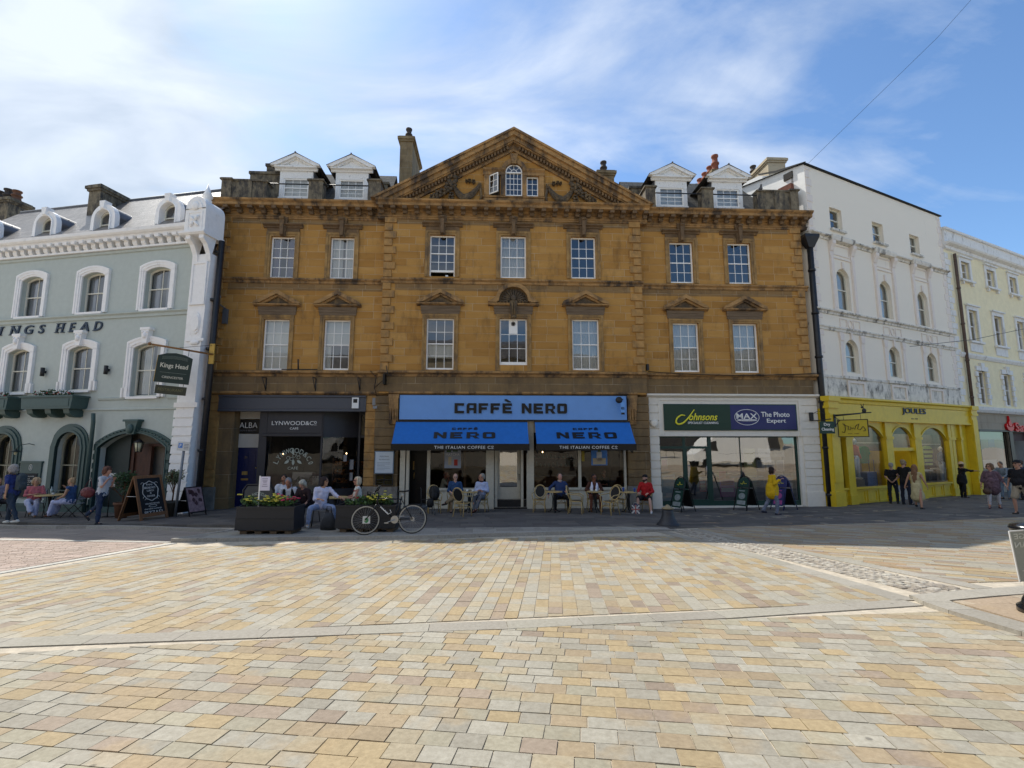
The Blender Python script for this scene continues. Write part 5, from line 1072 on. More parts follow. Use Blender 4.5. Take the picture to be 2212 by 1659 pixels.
def ksurr(o,par,w_=.4,foot=.0,key=False,y=-.07):
    x0,x1,z0,z1=o; b=M(); rise=.16
    for (i,q,p) in ((.0,.07,.05),(.07,w_-.08,.08),(w_-.08,w_,.1)):
        b.box(x0-q,x0-i,-p,.01,z0-.03,z1-rise+.02); b.box(x1+i,x1+q,-p,.01,z0-.03,z1-rise+.02)
        n=12; fi=seg_top(x0-i,x1+i,z1+i*1.05,rise+i*.15); fo=seg_top(x0-q,x1+q,z1+q*1.05,rise+q*.15)
        I=[(x0-i+(x1-x0+2*i)*k/n,) for k in range(n+1)]; inn=[(x0-i,z1-rise)]+[(a[0],fi(a[0])) for a in I]+[(x1+i,z1-rise)]
        O=[(x0-q+(x1-x0+2*q)*k/n) for k in range(n+1)]; ou=[(x0-q,z1-rise)]+[(a,fo(a)) for a in O]+[(x1+q,z1-rise)]
        b.band(inn,ou,-p,.01)
    b.box(x0-.08,x1+.08,-.12,.02,z0-.09,z0)
    if foot: b.box(x0-w_-.08,x0-.05,-.1,.01,z0-.03,z0+.35); b.box(x1+.05,x1+w_+.08,-.1,.01,z0-.03,z0+.35)
    if key:
        c=(x0+x1)/2; b.ext([(c-.1,z1-.02),(c+.1,z1-.02),(c+.17,z1+.5),(c-.17,z1+.5)],-.2,0); b.box(c-.22,c+.22,-.22,0,z1+.5,z1+.6); b.ell((c,-.2,z1+.28),(.1,.08,.13),8,6); b.ell((c-.1,-.2,z1+.42),(.05,.05,.05),6,4); b.ell((c+.1,-.2,z1+.42),(.05,.05,.05),6,4)
    return b.build('surround',PW,par)
CREAMW=mat('cream_window_paint','#d9d6c6',.45,.04,9)
for i,o in enumerate(ks3): w_=sash(K,*o,.17,2,2,'sides',wm=CREAMW,arch=.16,fr=.05,seed=i,mun=.03); ksurr(o,w_,.24)
for i,o in enumerate(ks2): w_=sash(K,*o,.17,2,2,'sides' if i!=2 else 'netgap',wm=CREAMW,arch=.16,fr=.05,seed=i+5,mun=.03); ksurr(o,w_,.26,1,True)
b=M()
b.prof([(0,5.0),(-.06,5.02),(-.06,5.12),(-.14,5.17),(-.14,5.21),(0,5.22)],-14,-.5); b.prof([(0,7.70),(-.06,7.72),(-.08,7.8),(0,7.83)],-14,-.5)
for a_,c_ in ((-14,-9.2),(-7.5,-6.1),(-4.3,-3.05),(-1.15,-.5)): b.prof([(0,1.76),(-.05,1.78),(-.07,1.85),(0,1.88)],a_,c_)
b.prof([(0,1.36),(-.05,1.38),(-.05,1.44),(0,1.46)],-14,-.5); b.build('string_course',KGR,K)
b=M(); b.prof([(.1,8.2),(-.3,8.22),(-.34,8.3),(-.42,8.32),(-.48,8.38),(-.5,8.5),(.3,8.52),(.3,8.2)],-14,-.4); b.box(-14,-.45,-.16,.1,7.83,7.9)
x=-.75
while x>-14: b.prof([(0,7.86),(-.12,7.88),(-.2,7.98),(-.22,8.1),(-.38,8.1),(-.4,8.21),(0,8.21)],x-.1,x+.1); x-=.4
b.build('cornice',PW,K)
b=M(); b.add([(-14,-.35,8.5),(-.1,-.35,8.5),(-.1,2.9,11.8),(-14,2.9,11.8),(-14,6.4,8.5),(-.1,6.4,8.5)],[(0,1,2,3),(3,2,5,4)]); b.build('roof',BLSL,K,recalc=False)
b=M(); b.tube([(-14,2.9,11.82),(-.1,2.9,11.82)],.07,6); b.build('ridge',LEAD,K)
KD=26.8-11.3  # distance scale
def kdorm(cx,w_,z0,z1,seed,kind='dark'):
    y=.05; h=w_/2; b=M(); zc=z1-.12-h*.95
    inn=[(cx-h+.24,z0)]+[(cx-h+.24,zc)]+arc(cx,zc,h-.24,h-.26,180,0,12)+[(cx+h-.24,zc),(cx+h-.24,z0)]
    ou=[(cx-h,z0)]+[(cx-h+.02,zc)]+arc(cx,zc,h-.02,h-.02,180,0,12)+[(cx+h-.02,zc),(cx+h,z0)]
    b.band(inn,ou,y-.1,y+.1); b.band([(p[0],p[1]) for p in inn],[(cx+(p[0]-cx)*1.12,zc+(p[1]-zc)*1.12 if p[1]>zc else p[1]) for p in inn],y-.15,y-.1)
    b.ext([(cx-.09,z1-.32),(cx+.09,z1-.32),(cx+.14,z1),(cx-.14,z1)],y-.2,y+.1); d=b.build('dormer',PW,K)
    sash(d,cx-h+.24,cx+h-.24,z0,z1-.36,y+.1,1,2,kind,'dormer_window',wm=CREAMW,arch=.3,fr=.05,seed=seed)
    b=M(); o2=[(cx-h+.03,z0)]+[(cx-h+.05,zc)]+arc(cx,zc,h-.04,h-.04,180,0,12)+[(cx+h-.05,zc),(cx+h-.03,z0)]
    n=len(o2); vs=[(x,y+.1,z) for x,z in o2]+[(x,2.0,z) for x,z in o2]; b.add(vs,[(i,i+1,n+i+1,n+i) for i in range(n-1)],0,True); b.build('dormer_cheek',LEAD,d,recalc=False)
    b=M(); b.box(cx-h+.2,cx+h-.2,.5,.55,z0,z1-.3); b.build('dormer_room',DARK,d)
for i,(a_,c_) in enumerate(((-8.62,-7.35),(-5.63,-4.4),(-2.48,-1.27),(-11.7,-10.45))): kdorm((a_+c_)/2-.0,(c_-a_),8.52,10.0,i)
t=chimney('chimney',-8.1,-7.45,1.6,3.3,9.5,11.95,'wide weathered stone chimney on the slate roof of the grey-green hotel',LICH); t.location=KP; t.rotation_euler=(0,0,KA)
t=chimney('chimney',-17.4,-15.4,3.2,4.2,9,13.0,'dark chimney with brown pots at the far left edge of the hotel roof',LICH,[(-16.9,3.7,.7,.2,DP),(-16.3,3.7,.75,.2,DP),(-15.7,3.7,.6,.2,mat('brown_pot','#6b4a38',.8,.2,6))]); t.location=KP; t.rotation_euler=(0,0,KA)
# white end column
b=M(); b.add([],[]); 
b.ext([(-.42,7.3),(.40,7.3),(.26,3.6),(.22,1.6),(.16,-2.9),(-.64,-2.9),(-.56,1.6),(-.46,3.6)],-.18,.3)
b.build('end_pilaster',PW,K); b=M()
z=1.35
while z>-2.3: b.ext([(-.6,z-.3),(.14+.1*(z+2.2)/3.6,z-.3),(.17+.1*(z+2.2)/3.6,z-.03),(-.58,z-.03)],-.24,-.18); z-=.33
b.box(-.6,.4,-.26,-.18,1.42,1.6); b.ext([(-.32+.2*cos(a*PI/10)+.3,4.6+.42*sin(a*PI/10)) for a in range(20)],-.22,-.18); b.ext([(.0+.17*cos(a*PI/10),4.6+.3*sin(a*PI/10)) for a in range(20)],-.26,-.22)
b.box(-.35,.3,-.21,-.18,5.3,7.0); b.band([(-.28,5.38),(.23,5.38),(.23,6.9),(-.28,6.9)],[(-.36,5.3),(.31,5.3),(.31,6.98),(-.36,6.98)],-.24,-.2,closed=True); b.box(-.4,.4,-.22,-.18,3.9,4.0); b.ell((0,-.2,3.85),(.22,.05,.1),10,5)
for sx_ in (-.36,.22): b.prof([(-.15,7.28),(-.2,7.0),(-.26,7.3),(-.42,7.6),(-.62,7.75),(-.62,7.95),(0,7.95)],sx_,sx_+.2)
b.prof([(.3,7.9),(-.66,7.9),(-.72,7.96),(-.72,8.02),(.3,8.02)],-.62,.5)
b.box(-.5,.4,-.58,.35,8.02,8.95); b.ext([(-.5,8.95)]+arc(-.05,8.95,.45,.5,180,0,10)+[(.4,8.95)],-.58,.35); b.ext([(-.5,8.95)]+arc(-.05,8.95,.3,.34,180,0,10)+[(.4,8.95)],-.62,-.58)
b.ell((-.05,-.62,9.05),(.17,.06,.17),14,6); b.lathe([(.1,9.4),(.17,9.5),(.12,9.6),(.2,9.66),(.1,9.9),(.0,10.25)],10,(-.05,-.1)); 
for k in range(4):
    a=R(45+90*k); b.tube([(-.05,-.6,8.45),(-.05+.2*cos(a),-.63,8.45+.22*sin(a)),(-.05+.24*cos(a),-.6,8.45+.3*sin(a))],.05,6,rs=[.05,.06,.02])
b.band([(-.32,8.12),(.22,8.12),(.22,8.78),(-.32,8.78)],[(-.38,8.06),(.28,8.06),(.28,8.84),(-.38,8.84)],-.6,-.57,closed=True)
b.build('corner_ornament',PW,K)
pipe('drainpipe',[(.56,.12,7.9),(.50,.12,3.6),(.40,.12,-2.6)],.11,'black drainpipe directly beside the ornate white end pilaster of the hotel',frame=(KP,KA))
# hotel name on the wall
kx=lambda s: -s
word='KINGS HEAD'
LT=[('K',-10.6,-10.1),('I',-9.66,-9.55),('N',-9.1,-8.6),('G',-8.36,-7.9),('S',-7.64,-7.32),('H',-6.76,-6.35),('E',-6.08,-5.80),('A',-5.6,-5.12),('D',-4.88,-4.48)]
for ch,x0,x1 in LT:
    if ch=='I': 
        b=M(); b.ext([(x0-.04,4.56),(x0+.06,4.56),(x0+.16,4.93),(x0+.06,4.93)],-.05,-.0); b.ext([(x0-.1,4.56),(x0+.12,4.56),(x0+.12,4.585),(x0-.1,4.585)],-.052,0); b.ext([(x0,4.905),(x0+.22,4.905),(x0+.22,4.93),(x0,4.93)],-.052,0); b.build('wall_letter',NVY,K)
    else:
        letters('wall_letter',ch,x0,x1,4.56,4.93,0,NVY,K,dep=.05,shear=.16,off=.012)
        if ch in 'KNHAED':
            b=M(); 
            for (u,v) in ((0,0),(.72,0)) if ch in 'KNHA' else ((0,0),):
                xx=x0+u*(x1-x0); b.ext([(xx-.05,4.55),(xx+.14,4.55),(xx+.14,4.575),(xx-.05,4.575)],-.052,0)
            if ch in 'KNH': b.ext([(x0+.02,4.915),(x0+.2,4.915),(x0+.2,4.94),(x0+.02,4.94)],-.052,0); b.ext([(x1-.16,4.915),(x1+.04,4.915),(x1+.04,4.94),(x1-.16,4.94)],-.052,0)
            b.build('letter_serif',NVY,K)
# ground floor arches
for i,o in enumerate(arches):
    x0,x1,z0,z1=o; c=(x0+x1)/2
    def ring(q,p,b):
        zs=z1-.58; n=14
        fi=seg_top(x0,x1,z1,.58); 
        inn=[(x0,z0)]+[(x0+(x1-x0)*k/n,fi(x0+(x1-x0)*k/n)) for k in range(n+1)]+[(x1,z0)]
        fo=seg_top(x0-q,x1+q,z1+q,.58+q); ou=[(x0-q,z0)]+[(x0-q+(x1-x0+2*q)*k/n,fo(x0-q+(x1-x0+2*q)*k/n)) for k in range(n+1)]+[(x1+q,z0)]
        b.band(inn,ou,-p,.01)
    b=M(); ring(.32,.05,b); ring(.22,.09,b); ring(.08,.12,b); b.box(x0-.3,x1+.3,-.1,.1,z0-.2,z0)
    for k in range(9): b.box(x0+.02+(x1-x0)*k/9,x0+.03+(x1-x0)*k/9,-.1,-.085,z0,z0+.38)
    b.box(x0,x1,-.1,-.085,z0+.36,z0+.39)
    s_=b.build('arch_surround',KSH,K)
    w_=sash(K,x0+.02,x1-.02,z0,z1,.15,2,2,'none',wm=mat('stone_coloured_paint','#8f8c78',.5,.05,9),arch=.56,fr=.07,gm=GLS,mun=.04)
    b=M(); curtain(b,x0,x0+.32,z0,z1-.3,.42,amp=.03,wl=.12); b.build('curtain',mat('olive_curtain','#7c7660',.9,.2,9,stretch=(5,1,.2)),w_)
    b=M(); b.lathe([(.16,0),(.1,.25)],12,(x1-.3,.45),z0=z0+.75); b.lathe([(.12,0),(.03,.1),(.03,.4)],10,(x1-.3,.45),z0=z0+.3); b.build('table_lamp',mat('red_lampshade','#7a2a26',.7,.1,6),w_)
b=M(); b.box(-3.98,-.92,1.2,1.3,-3,.7); b.box(-3.98,-2.9,.25,.32,-3,.55); b.build('gate_back',KDG,K)
b=M()
for (x0,x1) in ((-2.9,-2.75),(-2.1,-1.98),(-1.4,-1.3)): b.box(x0,x1,.3,.42,-3,.1)
b.box(-2.9,-1.3,.3,.42,.0,.1); b.box(-2.75,-2.1,.36,.4,-3,0); dr=b.build('gate_door',mat('brown_gate_wood','#4a2c1f',.6,.3,5,.2,stretch=(2,1,.5)),K)
b=M(); x0,x1,z0,z1=gate; n=16
for (q,p) in ((.2,.06),(.12,.1),(.04,.14)):
    fi=seg_top(x0,x1,z1,.55); fo=seg_top(x0-q,x1+q,z1+q,.55)
    inn=[(x0,-2.8)]+[(x0+(x1-x0)*k/n,fi(x0+(x1-x0)*k/n)) for k in range(n+1)]+[(x1,-2.8)]; ou=[(x0-q,-2.8)]+[(x0-q+(x1-x0+2*q)*k/n,fo(x0-q+(x1-x0+2*q)*k/n)) for k in range(n+1)]+[(x1+q,-2.8)]; b.band(inn,ou,-p,.01)
for k in range(22):
    xx=x0-.12+(x1-x0+.24)*k/21; b.ell((xx,-.13,seg_top(x0-.12,x1+.12,z1+.12,.55)(xx)),(.035,.03,.035),6,4)
for sx_ in (x0-.18,x1+.02):
    for k in range(7): b.box(sx_,sx_+.16,-.12,-.06,-2.2+.34*k,-1.98+.34*k)
c=(x0+x1)/2; b.ext([(c-.16,z1-.05),(c+.16,z1-.05),(c+.28,z1+.42),(c-.28,z1+.42)],-.22,0); b.box(c-.34,c+.34,-.26,0,z1+.42,z1+.5); b.ell((c,-.24,z1+.15),(.14,.08,.18),10,6)
b.tube([(x0-.22,-.2,-2.6),(x0-.22,-.2,.9),(x0-.2,-.25,1.25)],.07,8)
b.build('gateway_surround',KSH,K)
b=M(); b.box(-14,.0,-.1,.02,-3,-2.25); b.box(-14,-4.2,-.13,.02,-2.3,-2.2); b.build('plinth',KSH,K)
def onk(o,label,cat,group=None): o.matrix_world=Matrix.Translation(KP)@Matrix.Rotation(KA,4,'Z'); return tag(o,label,cat,group)
def kt(name,label,cat,group=None): return thing(name,label,cat,KP,KA,group)
# lantern
t=kt('hanging_lantern','cream glass lantern hanging inside the dark green gateway arch','lantern'); b=M(); b.tube([(-2.25,.0,.9),(-2.25,.0,.25)],.01,5); b.lathe([(.02,.28),(.16,.16),(.17,.14)],6,(-2.25,0)); 
for k in range(6): a=k*PI/3; b.tube([(-2.25+.15*cos(a),.15*sin(a),.14),(-2.25+.1*cos(a),.1*sin(a),-.2)],.012,4)
b.lathe([(.1,-.22),(.1,-.19)],6,(-2.25,0)); b.build('frame',IRON,t); b=M(); b.lathe([(.14,.13),(.09,-.19)],6,(-2.25,0)); b.build('glass',mat('lantern_glass','#cfc9a6',.3,.05,5),t)
# menu board between arches
t=kt('menu_board','tall green notice board lettered WELCOMES between two arched windows','board'); b=M(); b.box(-7.62,-6.62,-.06,0,-2.0,-.62); b.box(-7.66,-6.58,-.09,-.0,-.66,-.58); b.build('backboard',KSH,t); b=M(); b.box(-7.5,-6.74,-.08,-.06,-1.95,-1.05); bb=b.build('chalkboard',mat('chalk_black','#14181c',.7,.15,8),t)
CH=mat('chalk_white','#c9c9c4',.8,.1,20)
for (s_,w_,z,h) in (('The community',.5,-1.2,.07),('of',.1,-1.27,.05),('WELCOMES',.66,-1.4,.1),('from 7am - 7pm',.56,-1.5,.05),('COFFEE',.34,-1.6,.06),('CAKES',.26,-1.69,.06),('ALES',.22,-1.78,.05),('WINES',.2,-1.86,.05)): letters('lettering',s_,-7.12-w_/2,-7.12+w_/2,z,z+h,-.08,CH,bb,dep=.004)
b=M(); b.band([(-7.12+.07*cos(k*PI/8),-.82+.1*sin(k*PI/8)) for k in range(16)],[(-7.12+.085*cos(k*PI/8),-.82+.12*sin(k*PI/8)) for k in range(16)],-.07,-.06,closed=True); letters('emblem','S',-7.16,-7.08,-.88,-.76,-.062,CH,t,dep=.005); b.build('emblem',CH,t)
# wall lights
for i,(x,z) in enumerate(((-7.04,2.95),(-3.97,2.94))):
    b=M(); b.lathe([(.07,-.17),(.07,.17)],14,(x,-.12)); b.box(x-.04,x+.04,-.06,0,-.05+z-z,.05); b.v=[(a,c,d+z) for a,c,d in b.v]; onk(b.build('wall_light',IRON),'small black cylinder wall light on the grey-green wall, '+('left','right')[i]+' of the middle first-floor window','light','black cylinder wall lights')
t=kt('swan_neck_lamp','small swan-neck wall lamp above the notice board lettered WELCOMES','lamp'); b=M(); b.tube([(-7.15,0,.05),(-7.2,-.15,.1),(-7.35,-.35,.05),(-7.45,-.4,-.12)],.015,6); b.build('arm',KDG,t); b=M(); b.lathe([(.03,.1),(.06,.05),(.2,-.02)],14,(-7.45,-.4),z0=-.2); b.build('shade',KDG,t); b=M(); b.ell((-7.45,-.4,-.27),(.05,.05,.07)); b.build('bulb',mat('lamp_glass','#cfcaa8',.2,.05,5),t)
# window boxes
LEAFM=mat('leaf_green',(.06,.12,.03),.6,.5,30); LEAFD=mat('leaf_dark',(.03,.07,.02),.6,.5,30)
def leaves(b,c,r,n,s,rr,m=0,flat=1.0):
    for i in range(n):
        u=Vector((rr.gauss(0,1),rr.gauss(0,1),rr.gauss(0,1))).normalized()*(rr.random()**.4); p=Vector((c[0]+u.x*r[0],c[1]+u.y*r[1],c[2]+u.z*r[2]))
        d=Vector((rr.uniform(-1,1),rr.uniform(-1,1),rr.uniform(-.4,1))).normalized(); e=d.cross(Vector((rr.uniform(-1,1),rr.uniform(-1,1),rr.uniform(-1,1)))).normalized(); k=s*rr.uniform(.6,1.3)
        b.add([p,p+d*k*.5+e*k*.28,p+d*k,p+d*k*.5-e*k*.28],[(0,1,2,3)],m)
def wbox(x0,x1,seed,label):
    t=kt('window_box',label,'window box','green window boxes of flowers'); b=M(); b.ext([(x0,1.88),(x1,1.88),(x1-.06,1.42),(x0+.06,1.42)],-.62,-.0); b.box(x0-.05,x1+.05,-.67,.0,1.86,1.93); b.box(x0+.15,x1-.15,-.635,-.62,1.5,1.8); b.build('trough',KSH,t)
    for xx in (x0+.35,(x0+x1)/2,x1-.35): b=M(); b.prof([(0,1.42),(-.55,1.42),(-.5,1.25),(-.3,1.12),(-.1,1.1),(0,1.15)],xx-.14,xx+.14); b.build('bracket',KSH,t)
    rr=random.Random(seed); b=M(); leaves(b,((x0+x1)/2,-.4,2.0),((x1-x0)/2-.25,.18,.16),520,.09,rr); b.build('foliage',LEAFD,t,recalc=False)
    b=M()
    for i in range(60): b.ell(((x0+x1)/2+rr.uniform(-1,1)*((x1-x0)/2-.25),-.45+rr.uniform(-.15,.1),2.0+rr.uniform(-.03,.14)),(.028,.028,.024),6,4,m=0 if rr.random()<.8 else 1)
    b.build('blossom',[mat('white_petals','#c9cbc6',.7,.1,9),mat('pink_petals','#b3474f',.7,.2,9)],t)
wbox(-7.2,-4.75,1,'green window box with white and red flowers, nearer the gateway'); wbox(-10.3,-7.85,2,'green window box with flowers, cut by the left edge of the photo'); 
# bay tree by the left arch, shrub behind chalkboard, in pots
def potplant(x,y,h,r,label,seed,m=LEAFD,n=700,pot='#6b4a36',cl=1.0):
    t=thing('potted_shrub',label,'potted plant',(x,y,pav(x,y))); b=M(); b.lathe([(.16,0),(.22,.42),(.25,.44),(.25,.5),(.2,.5),(.2,.42)],14); b.build('pot',mat('pot'+pot[1:],pot,.8,.2,6),t)
    rr=random.Random(seed); b=M(); b.tube([(0,0,.4),(.02,.01,h*.6),(0,0,h)],.02,6,rs=[.025,.02,.01]); 
    for i in range(10): a=rr.random()*6.3; b.tube([(0,0,h*rr.uniform(.45,.8)),(r*.8*cos(a),r*.8*sin(a),h*rr.uniform(.75,1.05))],.008,4)
    b.build('stem',WOOD,t); b=M(); 
    for i in range(12): a=rr.random()*6.3; q=rr.uniform(0,.6)*r; leaves(b,(q*cos(a),q*sin(a),h*.82+rr.uniform(-.5,.5)*r*cl),(r*.5,r*.5,r*.5),n//12,.08,rr)
    b.build('foliage',m,t,recalc=False); return t
# ---------------- tall white building on the right ----------------
WA=R(25.6245)
WR=ashlar('white_render',[(.80,.74,.63),(.84,.78,.67)],(.5,.48,.44),bw=60,rh=60,mvis=0,dirt=(.45,.42,.36),dpos=(.60,.85)); WST=mat('stained_band',(.68,.65,.58),.8,.15,4,.2,dirt=(.10,.095,.085),dscale=2.2,dpos=(.5,.66)); PKQ=mat('pinkish_quoin_paint','#e0d6cc',.7,.05,5,.15); YEP=mat('mustard_yellow_paint',(.66,.47,.02),.42,.07,5,dirt=(.52,.36,.015),dscale=2,dpos=(.5,.8))
W=thing('tall_white_building','tall white rendered four storey building with arched windows and a mustard yellow shopfront','building',WPt,WA)
w4=[(1.52,2.38,9.36,10.36),(4.70,5.58,9.36,10.36),(7.84,8.7,9.36,10.36)]
w3=[(1.62,2.52,5.78,7.62),(4.82,5.72,5.78,7.55),(7.98,8.88,5.76,7.5)]
w2=[(1.80,2.72,3.06,4.5),(5.02,5.93,3.06,4.48),(8.22,9.12,3.05,4.45)]
b=M(); wall(b,.0,11.0,1.9,11.9,0,.24,[*w4,*w3,*w2]); b.box(0,.1,.01,12,-3,9.0); b.build('wall',WR,W,recalc=False)
b=M()
b.add([(0,0,8.5),(0,0,11.93),(0,1.24,12.2),(0,1.65,12.28),(0,2.1,12.52),(0,6.5,12.9),(0,6.5,8.5)],[(0,1,2,3,4,5,6)]); b.add([(11.0,.01,2),(11,.01,11.9),(11,12,10),(11,12,2)],[(0,1,2,3)])
b.build('flank_wall',mat('bright_white_paint',(.78,.78,.76),.6,.05,2,.2,dirt=(.5,.5,.48),dscale=1,dpos=(.6,.8)),W,recalc=False)
b=M(); b.add([(-.1,-.1,11.95),(11.1,-.1,11.93),(11.1,6.5,12.4),(-.1,6.5,12.93)],[(0,1,2,3)]); b.box(-.06,11.05,-.08,.0,11.91,11.97); b.add([(-.05,-.12,11.9),(-.05,-.12,11.99),(-.05,1.24,12.3),(-.05,1.24,12.2)],[(0,1,2,3)]); b.add([(-.05,1.24,12.2),(-.05,1.24,12.3),(-.05,2.1,12.6),(-.05,2.1,12.52)],[(0,1,2,3)]); b.build('roof_edge',mat('black_felt','#15161a',.7,.1,5),W,recalc=False)
b=M(); b.box(-.06,0,.5,.9,11.6,11.9); b.build('flank_vent',DARK,W)
b=M(); b.box(-.2,-.01,.5,1.1,11.0,11.3); b.build('flank_chimney_breast',mat('old_red_brick','#6e4436',.9,.3,6,.4),W)
b=M(); 
for (x,s_,z0,z1) in ((0,1,2.0,11.85),(11.0,-1,1.95,11.8)): quoins(b,x,s_,0,z0,z1,h=.36,a=.42,c=.3,p=.02)
b.build('quoins',PKQ,W)
b=M(); b.box(0,11,.5,.6,1.9,11.8); b.box(0,11,.3,.5,5,5.1); b.box(0,11,.3,.5,8.4,8.5); b.build('interior_wall',INT,W)
for i,o in enumerate(w4): w_=sash(W,*o,.14,1,2,'none' if i==0 else 'halftop',wm=CREAMW,seed=i); b=M(); b.box(o[0]-.06,o[1]+.12,-.12,.05,o[2]-.09,o[2]); b.build('sill',WST,w_)
b=M()
for o in w3+w2: fillcorners(b,o[0],o[1],o[3],.33 if o in w3 else .42,-.003,.24)
b.build('arch_heads',WR,W)
for i,o in enumerate(w3): sash(W,*o,.14,1,2,'netgap',wm=CREAMW,arch=.33,seed=i)
for i,o in enumerate(w2): sash(W,*o,.14,1,2,'netgap',wm=CREAMW,arch=.42,seed=i+4)
b=M(); 
def sc_(b,z,x0=0,x1=11,p=.14): b.prof([(0,z-.16),(-.05,z-.14),(-.06,z-.06),(-p,z-.02),(-p,z+.03),(0,z+.06)],x0-.06,x1+.06)
sc_(b,8.9,p=.18); sc_(b,5.62); sc_(b,4.92,p=.1)
for o in w4: b.prof([(0,8.72),(-.2,8.76),(-.24,8.9),(-.24,8.97),(0,9.0)],o[0]-.3,o[1]+.45)
b.box(0,11,-.06,0,2.78,2.88)
for o in w2: c=(o[0]+o[1])/2; b.box(c-.85,c+.85,-.12,0,2.78,2.9)
b.build('string_course',WST,W)
b=M(); wall(b,.0,11.0,1.92,2.86,-.03,.03,[]); b.build('stained_sill_band',WST,W,recalc=False)
b=M()
for o in w3:
    x0,x1=o[0]-.28,o[1]+.3; c=(x0+x1)/2
    for (a_,c_) in ((x0-.12,x0+.12),(x1-.12,x1+.12)):
        b.box(a_,c_,-.05,0,5.66,8.3); b.box(a_+.03,c_-.03,-.07,-.05,5.8,8.1); b.prof([(0,8.3),(-.08,8.3),(-.12,8.45),(-.2,8.6),(-.2,8.74),(0,8.74)],a_,c_)
    b.band([(x0+.2,8.22),(x1-.2,8.22),(x1-.2,8.6),(x0+.2,8.6)],[(x0+.16,8.18),(x1-.16,8.18),(x1-.16,8.64),(x0+.16,8.64)],-.03,0,closed=True)
    b.box(x0+.12,x1-.12,-.04,0,8.02,8.06); b.box(c-.06,c+.06,-.06,0,o[3],o[3]+.3)
for o in w2:
    x0,x1=o[0]-.28,o[1]+.3; c=(x0+x1)/2
    for (a_,c_) in ((x0-.1,x0+.12),(x1-.12,x1+.1)): b.box(a_,c_,-.05,0,2.9,4.5); b.ext([(a_,4.4),(c_,4.4),(c_+.05,4.74),(a_-.05,4.74)],-.08,0)
    b.band([(c-.68,5.02),(c-.26,5.02),(c-.26,5.34),(c-.68,5.34)],[(c-.72,4.98),(c-.22,4.98),(c-.22,5.38),(c-.72,5.38)],-.03,0,closed=True)
    b.band([(c+.26,5.02),(c+.68,5.02),(c+.68,5.34),(c+.26,5.34)],[(c+.22,4.98),(c+.72,4.98),(c+.72,5.38),(c+.22,5.38)],-.03,0,closed=True)
    b.band([(c+.12*cos(k*PI/8),5.18+.15*sin(k*PI/8)) for k in range(16)],[(c+.16*cos(k*PI/8),5.18+.19*sin(k*PI/8)) for k in range(16)],-.03,0,closed=True); b.box(c-.06,c+.06,-.06,0,o[3],o[3]+.3)
    b.band([(c-.5,2.1),(c+.5,2.1),(c+.5,2.62),(c-.5,2.62)],[(c-.62,2.0),(c+.62,2.0),(c+.62,2.72),(c-.62,2.72)],-.08,-.03,closed=True)
b.build('stucco_panels',PKQ,W)
# yellow shopfront
b=M(); b.prof([(0,1.08),(-.16,1.1),(-.16,1.72),(-.2,1.74),(-.22,1.86),(-.3,1.92),(-.3,1.99),(0,2.01)],.5,11.25); b.box(.5,11.25,-.2,0,1.04,1.12)
for (x0,x1) in ((-.1,.5),(11.25,11.78)):
    b.box(x0,x1,-.24,.5,-3,1.5); b.box(x0-.04,x1+.04,-.3,0,1.5,1.6); b.box(x0-.02,x1+.02,-.27,0,1.6,1.78); b.box(x0-.07,x1+.07,-.34,0,1.78,1.98); b.box(x0+.04,x1-.04,-.27,-.24,-1.4,1.3); b.box(x0-.03,x1+.03,-.28,0,-3,-1.75)
fas=b.build('shop_fascia',YEP,W)
letters('lettering','JOULES',5.27,7.2,1.38,1.70,-.17,NVY,fas,dep=.03,off=.01); letters('lettering','EST. 1989',5.98,6.5,1.2,1.25,-.16,NVY,fas,dep=.01)
b=M()
for (x0,x1) in ((5.2,5.42),(5.5,5.6),(6.3,6.5),(6.55,6.8),(7.0,7.22)): pass
# posts
YB=.1
for (x0,x1) in ((1.18,1.42),(1.42,1.62),(4.05,4.32),(4.32,4.55),(6.33,6.6),(6.6,6.86),(9.28,9.55),(9.6,9.85),(10.42,10.6)): b.box(x0,x1,YB-.16,YB+.06,-2.75,1.05); b.box(x0-.03,x1+.03,YB-.2,YB+.06,-2.75,-1.95); b.box(x0-.03,x1+.03,YB-.2,YB+.06,.3,.42)
def spandrel(b,x0,x1,z1,rise,ztop,y0,y1):
    b.box(x0,x1,y0,y1,z1,ztop); fillcorners(b,x0,x1,z1,rise,y0,y1,10)
    f_=seg_top(x0,x1,z1,rise); n=14; I=[(x0+(x1-x0)*k/n,f_(x0+(x1-x0)*k/n)) for k in range(n+1)]; O=[(x,z+.07) for x,z in I]; b.band(I,O,y0-.04,y0)
spandrel(b,1.62,4.05,.90,.6,1.05,YB-.06,YB+.04); spandrel(b,4.55,6.33,.85,.55,1.05,YB-.06,YB+.04); spandrel(b,6.86,9.28,.86,.6,1.05,YB-.06,YB+.04)
b.box(.5,1.18,YB-.06,YB+.04,.45,1.05); b.box(9.85,10.42,YB-.06,YB+.04,.4,1.05); b.box(10.6,11.25,YB-.06,YB+.04,-2.75,1.05)
for (x0,x1) in ((.5,1.18),(1.62,4.05),(6.86,9.28),(9.85,10.42)):
    b.box(x0,x1,YB-.06,YB+.04,-2.32,-1.72); b.box(x0-.03,x1+.03,YB-.14,YB+.06,-1.74,-1.66); n=max(1,round((x1-x0)/.8)); w_=(x1-x0)/n
    for k in range(n): xx=x0+k*w_; b.band([(xx+.12,-2.22),(xx+w_-.12,-2.22),(xx+w_-.12,-1.84),(xx+.12,-1.84)],[(xx+.06,-2.27),(xx+w_-.06,-2.27),(xx+w_-.06,-1.79),(xx+.06,-1.79)],YB-.09,YB-.06,closed=True)
